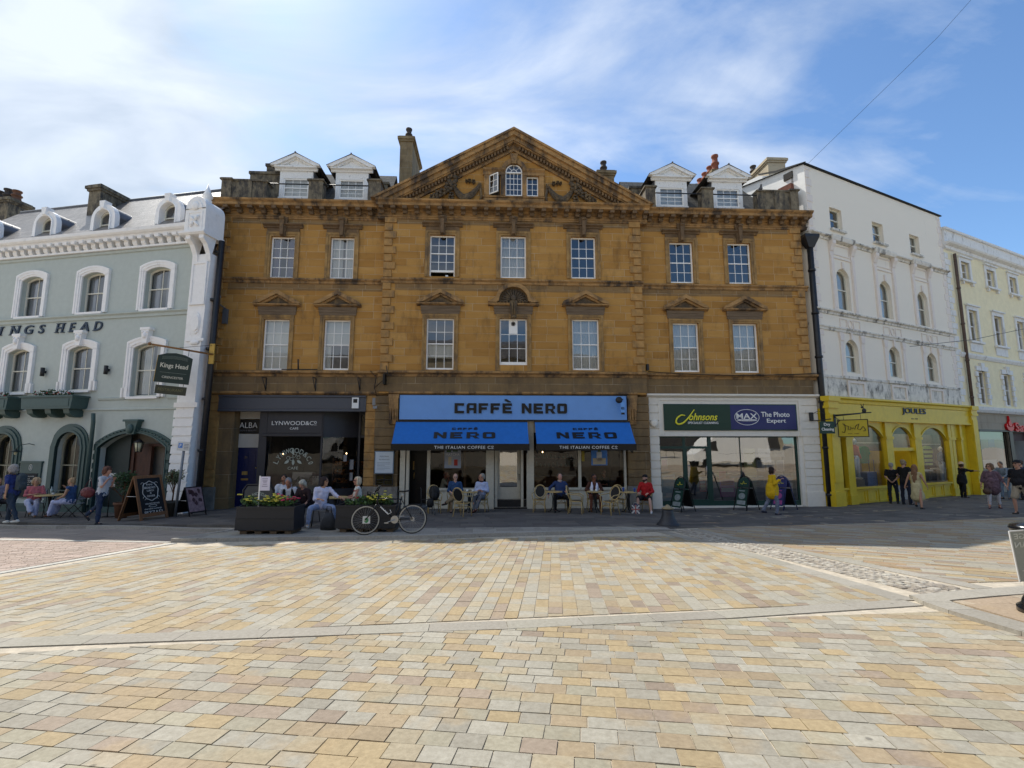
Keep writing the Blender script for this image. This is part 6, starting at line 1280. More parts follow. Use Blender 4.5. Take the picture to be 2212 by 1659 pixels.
b.box(4.55,6.33,YB-.1,YB+.06,-.2,-.06); b.box(4.55,4.62,YB+.06,YB+1.2,-2.7,-.2); b.box(6.26,6.33,YB+.06,YB+1.2,-2.7,-.2)
sf=b.build('shopfront_frame',YEP,W)
b=M()
for (x0,x1,z0,z1) in ((.5,1.18,-1.66,.45),(1.62,4.05,-1.66,.9),(4.55,6.33,-.06,.85),(6.86,9.28,-1.66,.86),(9.85,10.42,-1.66,.4)): b.add([(x0,YB,z0),(x1,YB,z0),(x1,YB,z1),(x0,YB,z1)],[(0,1,2,3)])
b.build('shop_window',glass('display_glass',base=.0,mul=1.0),W,recalc=False)
b=M(); b.box(.2,11.6,4,4.1,-3,1.9); b.box(.2,.3,.2,4,-3,1.9); b.box(11.5,11.6,.2,4,-3,1.9); b.box(.2,11.6,.2,4,1.3,1.4); b.box(.2,6.0,1.5,1.6,-2.5,.9); b.box(7.4,11.4,1.5,1.6,-2.5,.6); b.build('shop_wall',mat('boutique_wall','#8a837c',.8,.2,3),W)
b=M(); b.box(.2,11.6,.2,4,-2.6,-2.4); b.box(.5,6.0,.2,1.4,-2.4,-1.75); b.box(6.7,11.4,.2,1.4,-2.4,-1.75); b.build('shop_floor',mat('boutique_floor','#a09a92',.6,.2,5),W)
DEN=mat('pale_denim','#b4c6d4',.9,.15,9); GRC=mat('green_knit','#2a8a58',.9,.2,9); PNK=mat('pink_orange_top','#c96d58',.9,.2,9); OLV=mat('olive_stripe','#b9c56c',.9,.15,9); BGE=mat('beige_box','#8a8478',.8,.1,9); FLB=mat('blue_floral','#6f7fa3',.9,.4,30); BRC=mat('brown_coat','#4a3a2c',.9,.3,9); MAN=mat('mannequin_white','#e0ddd6',.4,.05,5)
def wsh(x,y): return -19.6+(x+19.6)*(1+(y-.1)/12.1)   # stand-off behind the glass, as seen through it
def manneq(x,y,z,top,bot,label,h=1.75):
    x=wsh(x,y); t=thing('mannequin',label,'mannequin',WPt,WA); b=M(); k=h/1.75
    b.ell((x,y,z+1.62*k),(.085,.1,.12)); b.tube([(x,y,z+1.4*k),(x,y,z+1.55*k)],.045,8); b.build('head',MAN,t)
    b=M(); b.ell((x,y,z+1.22*k),(.2,.12,.27),14,9); b.tube([(x-.2,y,z+1.38*k),(x-.27,y,z+1.1*k),(x-.24,y-.1,z+.88*k)],.05,8,rs=[.06,.05,.035]); b.tube([(x+.2,y,z+1.38*k),(x+.27,y,z+1.1*k),(x+.24,y-.1,z+.88*k)],.05,8,rs=[.06,.05,.035]); b.build('top',top,t)
    b=M(); b.ell((x,y,z+.9*k),(.18,.12,.13),12,7)
    for sx_ in (-1,1): b.tube([(x+sx_*.09,y,z+.88*k),(x+sx_*.11,y-.02,z+.48*k),(x+sx_*.13,y,z+.08)],.07,8,rs=[.1,.07,.06])
    b.build('trousers',bot,t); b=M()
    for sx_ in (-1,1): b.ell((x+sx_*.13,y-.05,z+.04),(.05,.13,.045))
    b.build('shoes',WLET,t)
manneq(1.98,.65,-1.4,PNK,DEN,'mannequin in an orange-pink top and pale jeans in the left bay of the yellow shop')
manneq(8.75,.7,-1.75,mat('blue_print_dress','#5f6f80',.9,.4,25),DEN,'mannequin in grey-blue print clothes in the right bay of the yellow shop')
b=M(); b.box(wsh(1.7,.4),wsh(2.5,.4),.4,1.0,-1.75,-1.4); b.build('display_box',BGE,W)
b=M(); b.box(wsh(2.72,.45),wsh(3.42,.45),.45,.75,-1.7,-1.1); sc1=b.build('suitcase',FLB,W); b=M(); b.tube([(wsh(2.9,.6),.6,-1.1),(wsh(2.9,.6),.6,-.6),(wsh(3.25,.6),.6,-.6),(wsh(3.25,.6),.6,-1.1)],.015,5); b.build('suitcase_handle',NVY,sc1)
def hung(x0,x1,z0,z1,y,m,name='hanging_clothes'):
    x0,x1=wsh(x0,y),wsh(x1,y); b=M(); c=(x0+x1)/2; b.ext([(x0,z1-.32),(x0+.12,z1-.06),(c-.08,z1),(c+.08,z1),(x1-.12,z1-.06),(x1,z1-.32),(x1-.1,z1-.38),(x1-.14,z0),(x0+.14,z0),(x0+.1,z1-.38)],y,y+.08); return b.build(name,m,W)
hung(2.3,3.1,-.75,.0,.7,GRC); hung(3.05,3.75,-1.55,-.35,.9,BRC); hung(7.2,8.1,-.9,.02,.6,OLV); hung(.6,1.1,-1.1,-.2,.6,MAN); hung(.6,1.1,-1.65,-1.15,.55,mat('stripe_navy','#3b4260',.9,.5,40,stretch=(8,1,.1)))
hung(5.3,6.0,-.9,-.25,1.3,mat('pink_check','#9c4478',.9,.5,12)); hung(7.6,8.3,-1.7,-.8,1.2,BRC)
b=M()
for k in range(4): b.box(wsh(7.3,.59),wsh(8.0,.59),.585,.6,-.8+.2*k,-.74+.2*k)
b.build('stripes',BLK,W)
b=M(); b.tube([(.6,.8,.15),(5.2,.8,.15)],.015,5); b.tube([(7.6,.8,.1),(10.4,.8,.1)],.015,5); b.box(8.4,9.3,.7,1.1,-1.2,-1.12); b.box(9.9,10.6,.7,1.1,-1.15,-1.08); b.build('clothes_rail',WLET,W)
LAMP=mat('shop_spotlight','#fff1dc',emit=22)
for k,x_ in enumerate((2.0,3.2,4.4,5.6,7.8,8.9,10.0,11.0)):
    b=M(); b.ell((x_,.75,1.2),(.09,.09,.05),10,6); b.build('spotlight',LAMP,W)
# hanging sign of yellow shop
hs=thing('hanging_sign','mustard hanging sign with handwritten black lettering and a little hare on its iron bracket','sign',WPt,WA)
def wsx(v): return v
b=M(); b.tube([(.15,-.28,1.18),(.12,-1.25,1.22)],.02,6); b.tube([(.2,-.28,.8),(.2,-.45,1.0),(.18,-.3,1.15)],.015,5); b.box(.12,.24,-.3,-.26,.75,1.25)
b.build('bracket',IRON,hs)
# board: seen almost face on, swings parallel to the street view
hs2=Matrix.Rotation(R(-80),4,'Z')
b=M(); b.box(.1,1.06,-.02,.02,0,.66); bd=b.build('board',mat('sign_mustard','#b8a52b',.5,.06,5),hs); bd.location=(.16,-.28,.36); bd.rotation_euler=(0,0,R(-62))
b=M(); 
for e in ((.1,1.06,-.025,.025,-.01,.02),(.1,1.06,-.025,.025,.64,.67),(.09,.12,-.025,.025,-.01,.67),(1.04,1.07,-.025,.025,-.01,.67)): b.box(*e)
b.build('board_edge',BLK,bd)
b=M(); q=[(.22,.2),(.3,.16),(.34,.3),(.33,.5),(.26,.52),(.3,.46),(.45,.4),(.42,.28),(.5,.28),(.5,.4),(.56,.3),(.58,.36),(.64,.28),(.66,.38),(.7,.45),(.78,.5),(.72,.3),(.8,.26),(.86,.34),(.9,.4),(.95,.32),(.98,.24),(.9,.22)]
b.tube([(x,-.03,z) for x,z in q],.012,5); b.build('lettering',BLK,bd)
letters('lettering','EST. 1989',.42,.76,.1,.14,-.022,BLK,bd,dep=.004)
b=M(); hx,hz=.98,.9; b.tube([(.05,0,.86),(1.2,0,.92)],.02,6); b.tube([(.3,0,.66),(.3,0,.87)],.01,4); b.tube([(.85,0,.66),(.85,0,.9)],.01,4); b.ell((hx,0,hz+.1),(.07,.04,.09)); b.ell((hx-.05,0,hz+.22),(.05,.035,.04)); b.tube([(hx-.03,0,hz+.24),(hx+.0,0,hz+.36)],.013,5); b.tube([(hx-.05,0,hz+.24),(hx-.09,0,hz+.35)],.013,5); b.tube([(hx-.02,0,hz+.05),(hx-.1,0,hz)],.02,5); b.build('hare_finial',IRON,bd)
# dry cleaning sign on the white pier
hs=thing('hanging_sign','small dark green square sign reading Dry Cleaning on the white pier by the black drainpipe','sign',MP,MA)
b=M(); b.box(24.3,24.42,-.16,-.05,1.05,1.4); b.tube([(24.36,-.1,1.05),(24.45,-.55,1.05),(24.55,-1.0,1.08)],.02,5); b.tube([(24.4,-.14,1.35),(24.55,-.3,1.45),(24.7,-.5,1.3)],.012,5); b.build('bracket',IRON,hs)
b=M(); b.box(0,.55,-.02,.02,0,.48); bd=b.build('board',DGRN,hs); bd.location=(24.1,-.95,.5); bd.rotation_euler=(0,0,R(-8)); letters('lettering','Dry',.15,.38,.27,.42,-.02,WLET,bd,off=.01); letters('lettering','Cleaning',.05,.51,.08,.23,-.02,WLET,bd,off=.01)
# ---------------- cream building at far right ----------------
CRB=mat('cream_yellow_render','#e8ddb8',.85,.07,3,.2,dirt=lin('#a39c80'),dscale=1.2,dpos=(.6,.85)); BTH=ashlar('bath_stone',[(.34,.29,.215),(.42,.365,.28)],(.3,.26,.2),bw=.8,rh=.4); OWT=mat('aged_white_trim',(.72,.72,.70),.7,.08,6,.2,dirt=(.3,.28,.25),dscale=2.5,dpos=(.55,.75))
Cb=thing('cream_building','cream yellow rendered building with white window trim beyond the tall white building','building',WPt,WA)
cx_=[(12.6,13.5),(15.4,16.35),(18.15,19.05),(20.9,21.8)]
c4=[(a,c,8.75,9.78) for a,c in cx_]; c3=[(a+.2,c+.2,5.45,7.15) for a,c in cx_]; c2=[(a+.42,c+.4,2.15,3.9) for a,c in cx_]
b=M(); wall(b,11.0,26,2.0,10.6,0,.16,[*c4,*c3,*c2]); b.build('wall',CRB,Cb,recalc=False)
b=M(); b.prof([(0,10.15),(-.1,10.2),(-.12,10.35),(-.3,10.42),(-.35,10.5),(0,10.55)],11,26); b.box(11,26,-.1,.3,10.55,11.2); b.prof([(0,11.2),(-.2,11.2),(-.22,11.3),(0,11.34)],11,26)
quoins(b,11.0,1,0,2.2,10.1,h=.34,a=.55,c=.36,p=.03); b.prof([(0,4.5),(-.05,4.52),(-.12,4.66),(-.12,4.74),(0,4.78)],11.4,26); b.prof([(0,1.7),(-.1,1.72),(-.18,1.85),(-.2,2.0),(0,2.04)],11.5,26)
b.build('trim',OWT,Cb)
for k,(grp,br) in enumerate(((c4,1),(c3,2),(c2,3))):
    for i,o in enumerate(grp):
        x0,x1,z0,z1=o; w_=sash(Cb,*o,.1,1,2,'netgap' if (i+k)%2 else 'none',wm=OWT,seed=i+k); b=M()
        if br<3:
            for (e,f_,g_,h_) in ((x0-.2,x0,z0,z1+.0),(x1,x1+.2,z0,z1),(x0-.2,x1+.2,z1,z1+.2)): b.box(e,f_,-.06,.02,g_,h_)
            b.box(x0-.26,x1+.26,-.14,.02,z1+.2,z1+.27); b.box(x0-.26,x1+.26,-.16,.05,z0-.1,z0)
            if br==1: b.box(x0-.15,x0,-.12,0,z0-.26,z0-.1); b.box(x1,x1+.15,-.12,0,z0-.26,z0-.1)
            else: b.box(x0-.2,x1+.2,-.05,0,z0-.55,z0-.1)
        else:
            for q in range(6): d=.3 if q%2 else .18; b.box(x0-d,x0,-.07,.02,z0+q*.29,z0+q*.29+.25); b.box(x1,x1+d,-.07,.02,z0+q*.29,z0+q*.29+.25)
            c=(x0+x1)/2; b.ext([(c-.12,z1),(c+.12,z1),(c+.2,z1+.42),(c-.2,z1+.42)],-.12,0); b.box(x0-.2,x1+.2,-.08,.02,z1,z1+.24)
        b.build('surround',OWT,w_)
b=M(); b.box(11,26,.7,.8,-3,10.5); b.box(11,26,.3,.7,4.8,4.9); b.build('interior_wall',INT,Cb)
b=M(); wall(b,11.8,26,-3,1.72,.02,.2,[(12.45,15.75,-1.15,.78),(16.15,18.5,-3,.78),(18.6,20.6,-3,.78)]); b.build('shopfront_wall',BTH,Cb,recalc=False)
b=M(); b.box(15.75,16.15,-.02,.3,-3,.8); b.box(12.42,18.6,-.04,.22,.76,.86); b.box(12.38,12.45,-.02,.2,-1.2,.8); b.build('shopfront_frame',BLK,Cb)
b=M(); b.add([(12.45,.12,-1.15),(15.75,.12,-1.15),(15.75,.12,.78),(12.45,.12,.78)],[(0,1,2,3)]); b.build('shop_window',glass('bank_glass',base=.15,mul=1.1),Cb,recalc=False)
b=M(); b.box(12.5,15.7,.3,.32,.35,.75); b.build('window_banner',WP,Cb)
poster(12.9,14.8,-1.1,-.7,.3,WP,[],par=Cb)
b=M(); b.box(14.1,14.75,.28,.3,-.02,.36); dq=b.build('cash_sign',mat('cash_blue','#1f4f9a',.5,.05,5),Cb); 
b=M(); b.box(16.15,18.5,.25,.3,.3,.78); b.box(16.2,18.4,1.6,1.7,-3,.3); b.build('door_recess',mat('dark_red_recess','#3a1214',.6,.2,5),Cb)
RED=mat('bright_red','#c8171c',.4,.05,5)
b=M(); c0=(15.75,1.12)
def pz(*p): return [(c0[0]+x,c0[1]+z) for x,z in p]
b.ext(pz((-.42,-.06),(-.3,-.26),(0,-.33),(.3,-.26),(.42,-.06),(.36,.08),(.3,-.02),(.18,-.1),(-.18,-.1),(-.3,-.02),(-.36,.08)),-.1,0); b.ext(pz((-.05,.5),(.04,.36),(.2,.12),(.22,0),(.1,-.08),(-.02,-.08),(-.14,0),(-.12,.14),(-.02,.26)),-.1,0); b.build('flame_logo',RED,Cb)
letters('lettering','Santander',16.35,20.4,.78,1.28,0,RED,Cb,dep=.1,off=.02)
pipe('drainpipe',[(11.85,-.12,10.0),(11.85,-.12,1.9)],.07,'brown weathered drainpipe beside the cream yellow building',mat('rusty_pipe','#5c4c44',.8,.3,8),frame=(WPt,WA))
b=M(); b.box(16.6,19.6,1.5,2.5,10.6,12.0); b.box(16.5,19.7,1.4,2.6,12.0,12.1); b.lathe([(.25,12.1),(.22,12.6),(.27,12.7)],10,(17.6,2.0)); bb=b.build('chimney',LICH,None); bb.matrix_world=Matrix.Translation(WPt)@Matrix.Rotation(WA,4,'Z')@Matrix.Scale(WK,4); tag(bb,'low chimney with one pale pot above the parapet of the cream yellow building','chimney')
# overhead wires
b=M(); b.tube([(13.2,20.4,12.5),(17,17.5,16.2),(22,15,22.0)],.008,4); tag(b.build('overhead_wire',BLK),'thin wire rising from the white building roof into the sky','wire')
b=M(); b.tube([Vector((18.5,22.2,4.6)),Vector((21.8,22.5,5.0)),Vector((26,23.2,5.9))],.015,4); tag(b.build('overhead_wire',BLK),'thin wire strung across the front of the white and cream buildings','wire')
# back range of buildings across the square (behind the viewer) seen only in reflections
OPP=ashlar('opposite_stone',[(.36,.30,.2),(.42,.35,.24)],(.3,.25,.2))
for i,(x0,x1,h,m) in enumerate(((-34,-14,10,OPP),(-14,6,12,OPP),(6,20,10.5,OPP),(20,36,11.5,OPP))):
    t=thing('opposite_building',('plain stone building facing the terrace from across the square, '+('far west','west','east','far east')[i]+' one'),'building',(0,-16,0)); b=M(); b.box(x0,x1,-8,0,-2,h-2); b.build('wall',m,t); b=M(); x=x0+1.2
    while x<x1-1.5:
        for z in (2.2,5.2): b.box(x,x+1.1,-.01,.05,z,z+1.8)
        x+=2.6
    b.build('windows',mat('opposite_window','#2a2f36',.2,.1,5),t); b=M(); b.box(x0+.5,x1-.5,-.01,.08,-1.6,1.3); b.build('shopfront',DARK,t); b=M(); b.prof([(0,h-2),(.3,h-2),(0,h-.2),(-4,h+1),(-8,h-2)],x0,x1); b.build('roof',BLSL,t)
t=thing('parked_van','white high-roofed van parked at the right side of the square','van',(15.2,3.2,ground(17,3.2)))
b=M(); b.ext([(0,.4),(.05,.95),(.5,1.15),(1.25,1.95),(1.7,2.35),(6,2.45),(6.05,.4)],-1,1); vb=b.build('body',WHITE,t); b=M(); b.ext([(.75,1.2),(1.35,1.9),(1.75,1.9),(1.85,1.2)],-1.01,1.01); b.build('side_window',DARK,t)
for x in (1.0,5.0): b=M(); b.lathe([(.34,-.1),(.34,.1)],20,(x,.34),axis='y',z0=.95); b.lathe([(.34,-.1),(.34,.1)],20,(x,.34),axis='y',z0=-.95); b.build('wheel',BLK,t)
b=M(); b.box(1.9,5.9,.99,1.003,1.0,1.02); b.build('side_moulding',BLK,t)
t=thing('market_stall','market stall with a green and white striped canopy at the left side behind the viewer','stall',(12.5,-6,ground(12,-6))); b=M(); 
for k in range(16): b.add([(k*.3,0,2.2),(k*.3+.3,0,2.2),(k*.3+.3,2,2.7),(k*.3,2,2.7)],[(0,1,2,3)],k%2); b.add([(k*.3,2,2.4),(k*.3+.3,2,2.4),(k*.3+.3,2,2.7),(k*.3,2,2.7)],[(0,1,2,3)],k%2)
b.build('canopy',[WHITE,GRC],t,recalc=False); b=M()
for x in (0,4.8):
    for y in (0,2): b.tube([(x,y,0),(x,y,2.4)],.03,6)
b.box(0,4.8,.3,1.7,.8,.9); b.build('frame',IRON,t)
# ---------------- street objects ----------------
def gp(x,y): return (x,y,pav(x,y))
RAT=mat('rattan_cane','#b39a68',.6,.15,20); RDK=mat('dark_woven_panel','#1b1a1a',.7,.2,60,.3); BLM=mat('black_metal','#131315',.4,.1,9)
def rchair():
    t=thing('rattan_chair','x','chair'); b=M()
    for sx_ in (-1,1): b.tube([(sx_*.19,-.19,.44),(sx_*.215,-.22,0)],.017,7)
    t_=b.build('leg',RAT,t)
    b=M()
    for sx_ in (-1,1): b.tube([(sx_*.17,.2,.5),(sx_*.175,.2,.3),(sx_*.2,.27,0)],.017,7)
    b.build('leg',RAT,t)
    b=M(); b.tube([(.22*cos(a),.21*sin(a),.44) for a in [k*PI/10 for k in range(20)]],.02,7,closed=True)
    for sx_ in (-1,1): b.tube([(sx_*.19,-.19,.3),(sx_*.18,.2,.3)],.011,6); b.tube([(sx_*.2,-.2,.22),(0,-.2,.4),(-sx_*.0,-.2,.4)],.01,6)
    b.tube([(-.19,-.2,.3),(.19,-.2,.3)],.011,6); b.tube([(-.17,.2,.3),(.17,.2,.3)],.011,6); b.build('seat_frame',RAT,t)
    b=M(); b.lathe([(0,.455),(.18,.46),(.205,.445),(.2,.43),(0,.425)],18); b.build('seat',RDK,t)
    def bk(a,r1,r2): 
        z=.71+r2*sin(a); return (r1*cos(a),.2+(z-.45)*.28,z)
    b=M(); b.tube([bk(k*PI/12,.2,.23) for k in range(24)],.021,7,closed=True); b.build('back_frame',RAT,t)
    b=M(); n=18; vs=[bk(k*2*PI/n,.165,.195) for k in range(n)]; o=[(x,y+.012,z) for x,y,z in vs]; b.add(vs+o,[tuple(range(n)),tuple(range(2*n-1,n-1,-1))]+[(i,(i+1)%n,n+(i+1)%n,n+i) for i in range(n)]); b.build('backrest',RDK,t)
    for sx_ in (-1,1): b=M(); b.tube([(sx_*.2,.28,.7),(sx_*.25,.1,.67),(sx_*.26,-.12,.66),(sx_*.25,-.21,.6),(sx_*.215,-.2,.44)],.016,7); b.build('armrest',RAT,t)
    return t
CH0=rchair(); used=[0]
KIDS={}
def dup(root):
    def cp(o,par):
        c=o.copy(); COL.objects.link(c)
        if par: c.parent=par
        for ch in KIDS.setdefault(o.name,[x for x in COL.objects if x.parent==o]): cp(ch,c)
        return c
    return cp(root,None)
def chair(x,y,rz,label):
    t=CH0 if not used[0] else dup(CH0); used[0]=1; t.location=gp(x,y); t.rotation_euler=(0,0,R(rz)); t['label']=label; t['category']='chair'; t['group']='rattan cafe chairs'; return t
CL=[(-2.75,17.55,15,'rattan chair at the far left of the blue cafe, piled with a black rucksack'),(-1.62,16.35,152,'empty rattan chair turned away, in front of the man in the blue shirt'),(-2.12,18.2,5,'rattan chair under the man in the blue shirt'),(-1.12,18.2,-15,'rattan chair under the grey haired man with folded arms'),
 (1.0,18.05,-8,'empty rattan chair with dark oval back, left of the man in navy'),(1.8,18.35,0,'rattan chair under the man in the navy jumper'),(2.22,17.15,75,'empty rattan chair facing right between the navy and white clad men'),(3.0,18.4,0,'rattan chair under the person in the white wrap'),
 (3.3,16.75,-50,'empty rattan chair nearest the kerb, facing left'),(3.95,18.4,-5,'empty rattan chair behind the round table with blue cups'),(4.95,18.45,-30,'rattan chair under the man in red')]
for c in CL: chair(*c)
def table(x,y,label,top=.3,m=None,grp='round cafe tables'):
    t=thing('bistro_table',label,'table',gp(x,y),group=grp); b=M(); b.lathe([(0,.74),(top-.02,.74),(top,.73),(top,.715),(0,.71)],28); b.build('tabletop',m or mat('dark_tabletop','#54584a',.35,.1,9),t); b=M(); b.lathe([(top,.714),(top+.006,.725),(top,.742)],28); b.build('rim',RAT,t); b=M()
    for k in range(3):
        a=R(30+120*k); b.tube([(.1*cos(a),.1*sin(a),.7),(.05*cos(a),.05*sin(a),.5),(.06*cos(a),.06*sin(a),.2),(.14*cos(a),.14*sin(a),.06),(.26*cos(a),.26*sin(a),.02)],.016,6)
    b.lathe([(.03,.1),(.03,.7)],8); b.build('pedestal',BLM,t); return t
def cup(x,y,z,m,label,r=.035,h=.06,cat='cup'):
    t=thing('cup',label,cat,(x,y,z)); b=M(); b.lathe([(r*.6,0),(r,h),(r*.9,h),(r*.5,.01)],12); b.build('bowl',m,t); b=M(); b.tube([(r*.85,0,h*.8),(r*1.5,0,h*.65),(r*.7,0,h*.25)],.005,5); b.build('handle',m,t); b=M(); b.lathe([(0,0),(r*1.8,.01),(r*1.8,.014),(0,.006)],14); b.build('saucer',m,t); return t
table(-1.52,17.75,'round cafe table with two white cups between the two seated men left of the door'); table(1.5,17.72,'round cafe table in front of the man in the navy jumper'); table(2.95,17.6,'round cafe table with crockery before the person in the white wrap'); table(4.2,17.95,'round cafe table carrying blue paper cups beside the man in red')
CUPW=mat('white_china','#d8d8d4',.3,.03,9); CUPB=mat('blue_paper_cup','#3f62b8',.5,.1,9)
for i,(x,y,l) in enumerate(((-1.6,17.62,'left white cup on the table between the two men left of the door'),(-1.4,17.62,'right white cup on the table between the two men left of the door'),(2.8,17.5,'white cup left on the table of the person in the white wrap'),(2.97,17.48,'white cup right on the table of the person in the white wrap'))): cup(x,y,pav(x,y)+.745,CUPW,l,.042,.075)
for x,y,l in ((4.02,17.9,'taller blue and white paper cup at the left of the table'),(4.42,17.88,'smaller blue paper cup beside the man in red')):
    b=M(); b.lathe([(.032,0),(.042,.12),(.046,.125),(.03,.14),(0,.14)],14); o=b.build('paper_cup',CUPB,None,loc=(x,y,pav(x,y)+.745)); tag(o,l,'cup')
# rucksack and rollator at the left chair
t=thing('rucksack','black rucksack slumped on the rattan chair at the far left of the blue cafe','bag',(-2.72,17.42,pav(-2.75,17.5)+.46)); b=M(); b.ell((0,0,.24),(.19,.13,.26),16,10); b.ell((0,-.1,.15),(.13,.07,.13),12,8); b.build('body',RDK,t); b=M(); b.tube([(.1,.05,.45),(.17,-.1,.3),(.14,-.1,.08)],.014,6); b.tube([(-.04,0,.5),(0,0,.55),(.04,0,.5)],.01,6); b.build('strap',BLM,t)
t=thing('wheeled_walker','black folded wheeled walker standing by the left doorway of the blue cafe','walker',gp(-2.9,17.0),R(20)); b=M()
for sx_ in (-.2,.2): b.tube([(sx_,.15,.08),(sx_,.05,.5),(sx_,.1,.85),(sx_,.25,.88)],.016,7); b.tube([(sx_,-.3,.08),(sx_,.0,.5)],.014,7)
b.tube([(-.2,0,.5),(.2,0,.5)],.014,6); b.tube([(-.2,-.2,.22),(.2,.1,.3)],.01,6); b.build('frame',BLM,t)
for sx_ in (-.2,.2):
    for yy in (.15,-.3): b=M(); b.lathe([(.075,-.015),(.08,0),(.075,.015)],14,(yy,.08)); b.v=[(sx_+z_,x_,y_) for x_,y_,z_ in b.v]; b.build('wheel',mat('grey_tyre','#55575a',.6,.1,9),t)
b=M(); b.ell((.1,-.02,.38),(.13,.09,.16)); b.build('bag',RDK,t)
t=thing('rattan_side','x','x'); bpy.data.objects.remove(t)
# union flag bag at the man in red
t=thing('flag_bag','small carrier bag printed with a Union Jack on the ground beside the man in red','bag',gp(4.4,17.72),R(-12)); b=M(); b.ext([(-.14,0),(.14,0),(.13,.3),(-.13,.3)],-.06,.06); b.ell((0,0,.3),(.12,.05,.05)); bg_=b.build('body',mat('dusty_navy','#3a3550',.8,.1,9),t); b=M()
b.box(-.14,.14,-.063,-.06,.12,.18); b.box(-.03,.03,-.064,-.061,0,.3)
for s_ in (-1,1): b.ext([(-.14*s_,.0),(-.1*s_,0),(.14*s_,.27),(.13*s_,.3),(.1*s_,.3),(-.14*s_,.04)],-.0625,-.0605)
b.build('white_cross',WP,bg_); b=M(); b.box(-.14,.14,-.067,-.064,.135,.165); b.box(-.016,.016,-.068,-.065,0,.3); b.build('red_cross',REDP,bg_); b=M(); b.tube([(-.07,-.05,.3),(-.05,-.06,.38),(.05,-.06,.38),(.07,-.05,.3)],.008,5); b.build('handle',WP,t)
# ---------------- planters ----------------
PLB=mat('charcoal_planter_paint','#26272b',.5,.1,6)
def planter(x0,x1,y,label,seed,fl):
    z0=pav((x0+x1)/2,y); t=thing('planter',label,'planter',((x0+x1)/2,y,z0),0,'charcoal timber planters'); w_=(x1-x0)/2
    b=M(); vs=[]
    for (zz,e) in ((.09,0),(.63,-.02)):
        vs+=[(-w_-e*-1*0-0 if 0 else -w_+(-e),0+(-e),zz),(w_+e,0-e,zz),(w_+e,.62+e,zz),(-w_-e,.62+e,zz)]
    b.add(vs,[(0,1,5,4),(1,2,6,5),(2,3,7,6),(3,0,4,7),(0,1,2,3)]); b.add([(-w_+.04,.04,.6),(w_-.04,.04,.6),(w_-.04,.58,.6),(-w_+.04,.58,.6)],[(0,1,2,3)],1)
    for (e0,e1,f0,f1) in ((-w_,w_,-.0,.04),(-w_,w_,.58,.62),(-w_,-w_+.04,.04,.58),(w_-.04,w_,.04,.58)): b.box(e0,e1,f0,f1,.60,.645)
    b.box(-w_-.004,w_+.004,-.006,0,.36,.365); 
    b.build('trough',[PLB,mat('potting_soil','#1c1611',.9,.3,20)],t)
    b=M()
    for k in range(4): xx=-w_+.12+k*(2*w_-.34)/3; b.box(xx,xx+.16,.03,.6,0,.09)
    b.box(-w_+.08,w_-.08,.03,.06,.07,.09); b.build('pallet_foot',mat('pallet_wood','#5a4a38',.8,.2,9,.3),t)
    rr=random.Random(seed); b=M()
    for k in range(int(w_*34)): xx=rr.uniform(-w_+.1,w_-.1); leaves(b,(xx,rr.uniform(.15,.5),.66+rr.uniform(0,.05)),(.08,.08,.06),16,.07,rr)
    for fx,col,n in fl: 
        for k in range(5): leaves(b,(fx+rr.uniform(-.1,.1),.3+rr.uniform(-.1,.1),.75),(.12,.1,.1),30,.08,rr)
    b.build('foliage',LEAFM,t,recalc=False); b=M()
    for fx,col,n in fl:
        for k in range(n):
            c=(fx+rr.gauss(0,.11),.28+rr.gauss(0,.1),.76+abs(rr.gauss(0,.07)))
            for q in range(4): a=q*PI/2+rr.random(); b.ell((c[0]+.02*cos(a),c[1]+.02*sin(a),c[2]),(.022,.022,.014),6,4,m=col)
    b.build('blossom',[mat('yellow_petals','#c8be4e',.7,.2,9),mat('magenta_petals','#c0375a',.7,.2,9),mat('red_petals','#8e1f2c',.7,.2,9)],t)
    return t
planter(-6.66,-5.24,12.0,'left charcoal planter with yellow and pink flowers and a small white sign stuck in it',3,[(-.55,0,14),(.0,0,30),(.12,0,30),(.38,1,26)])
planter(-4.36,-2.86,12.28,'right charcoal planter with yellow flowers behind the leaning bicycle',4,[(-.2,2,4),(.12,0,10),(.3,0,34)])
# white sign on a post standing in the left planter
t=thing('planter_sign','small white notice on a white post standing in the left charcoal planter','sign',(-6.13,12.3,pav(-6.1,12.3)+.6),R(4)); b=M(); b.box(-.15,-.125,-.01,.015,-.05,.78); b.build('post',WHITE,t); b=M(); b.box(-.125,.11,-.008,.008,.42,.76); p_=b.build('board',mat('lilac_white_card','#d5d0e0',.6,.03,5),t); b=M()
for i,(w_,z) in enumerate(((.08,.7),(.07,.65),(.05,.62),(.06,.57),(.08,.52))): b.box(-.01-w_/1.2,-.01+w_/1.2,-.011,-.008,z,z+.012)
b.build('print',mat('violet_ink','#5a5078',.6,.05,5),p_)
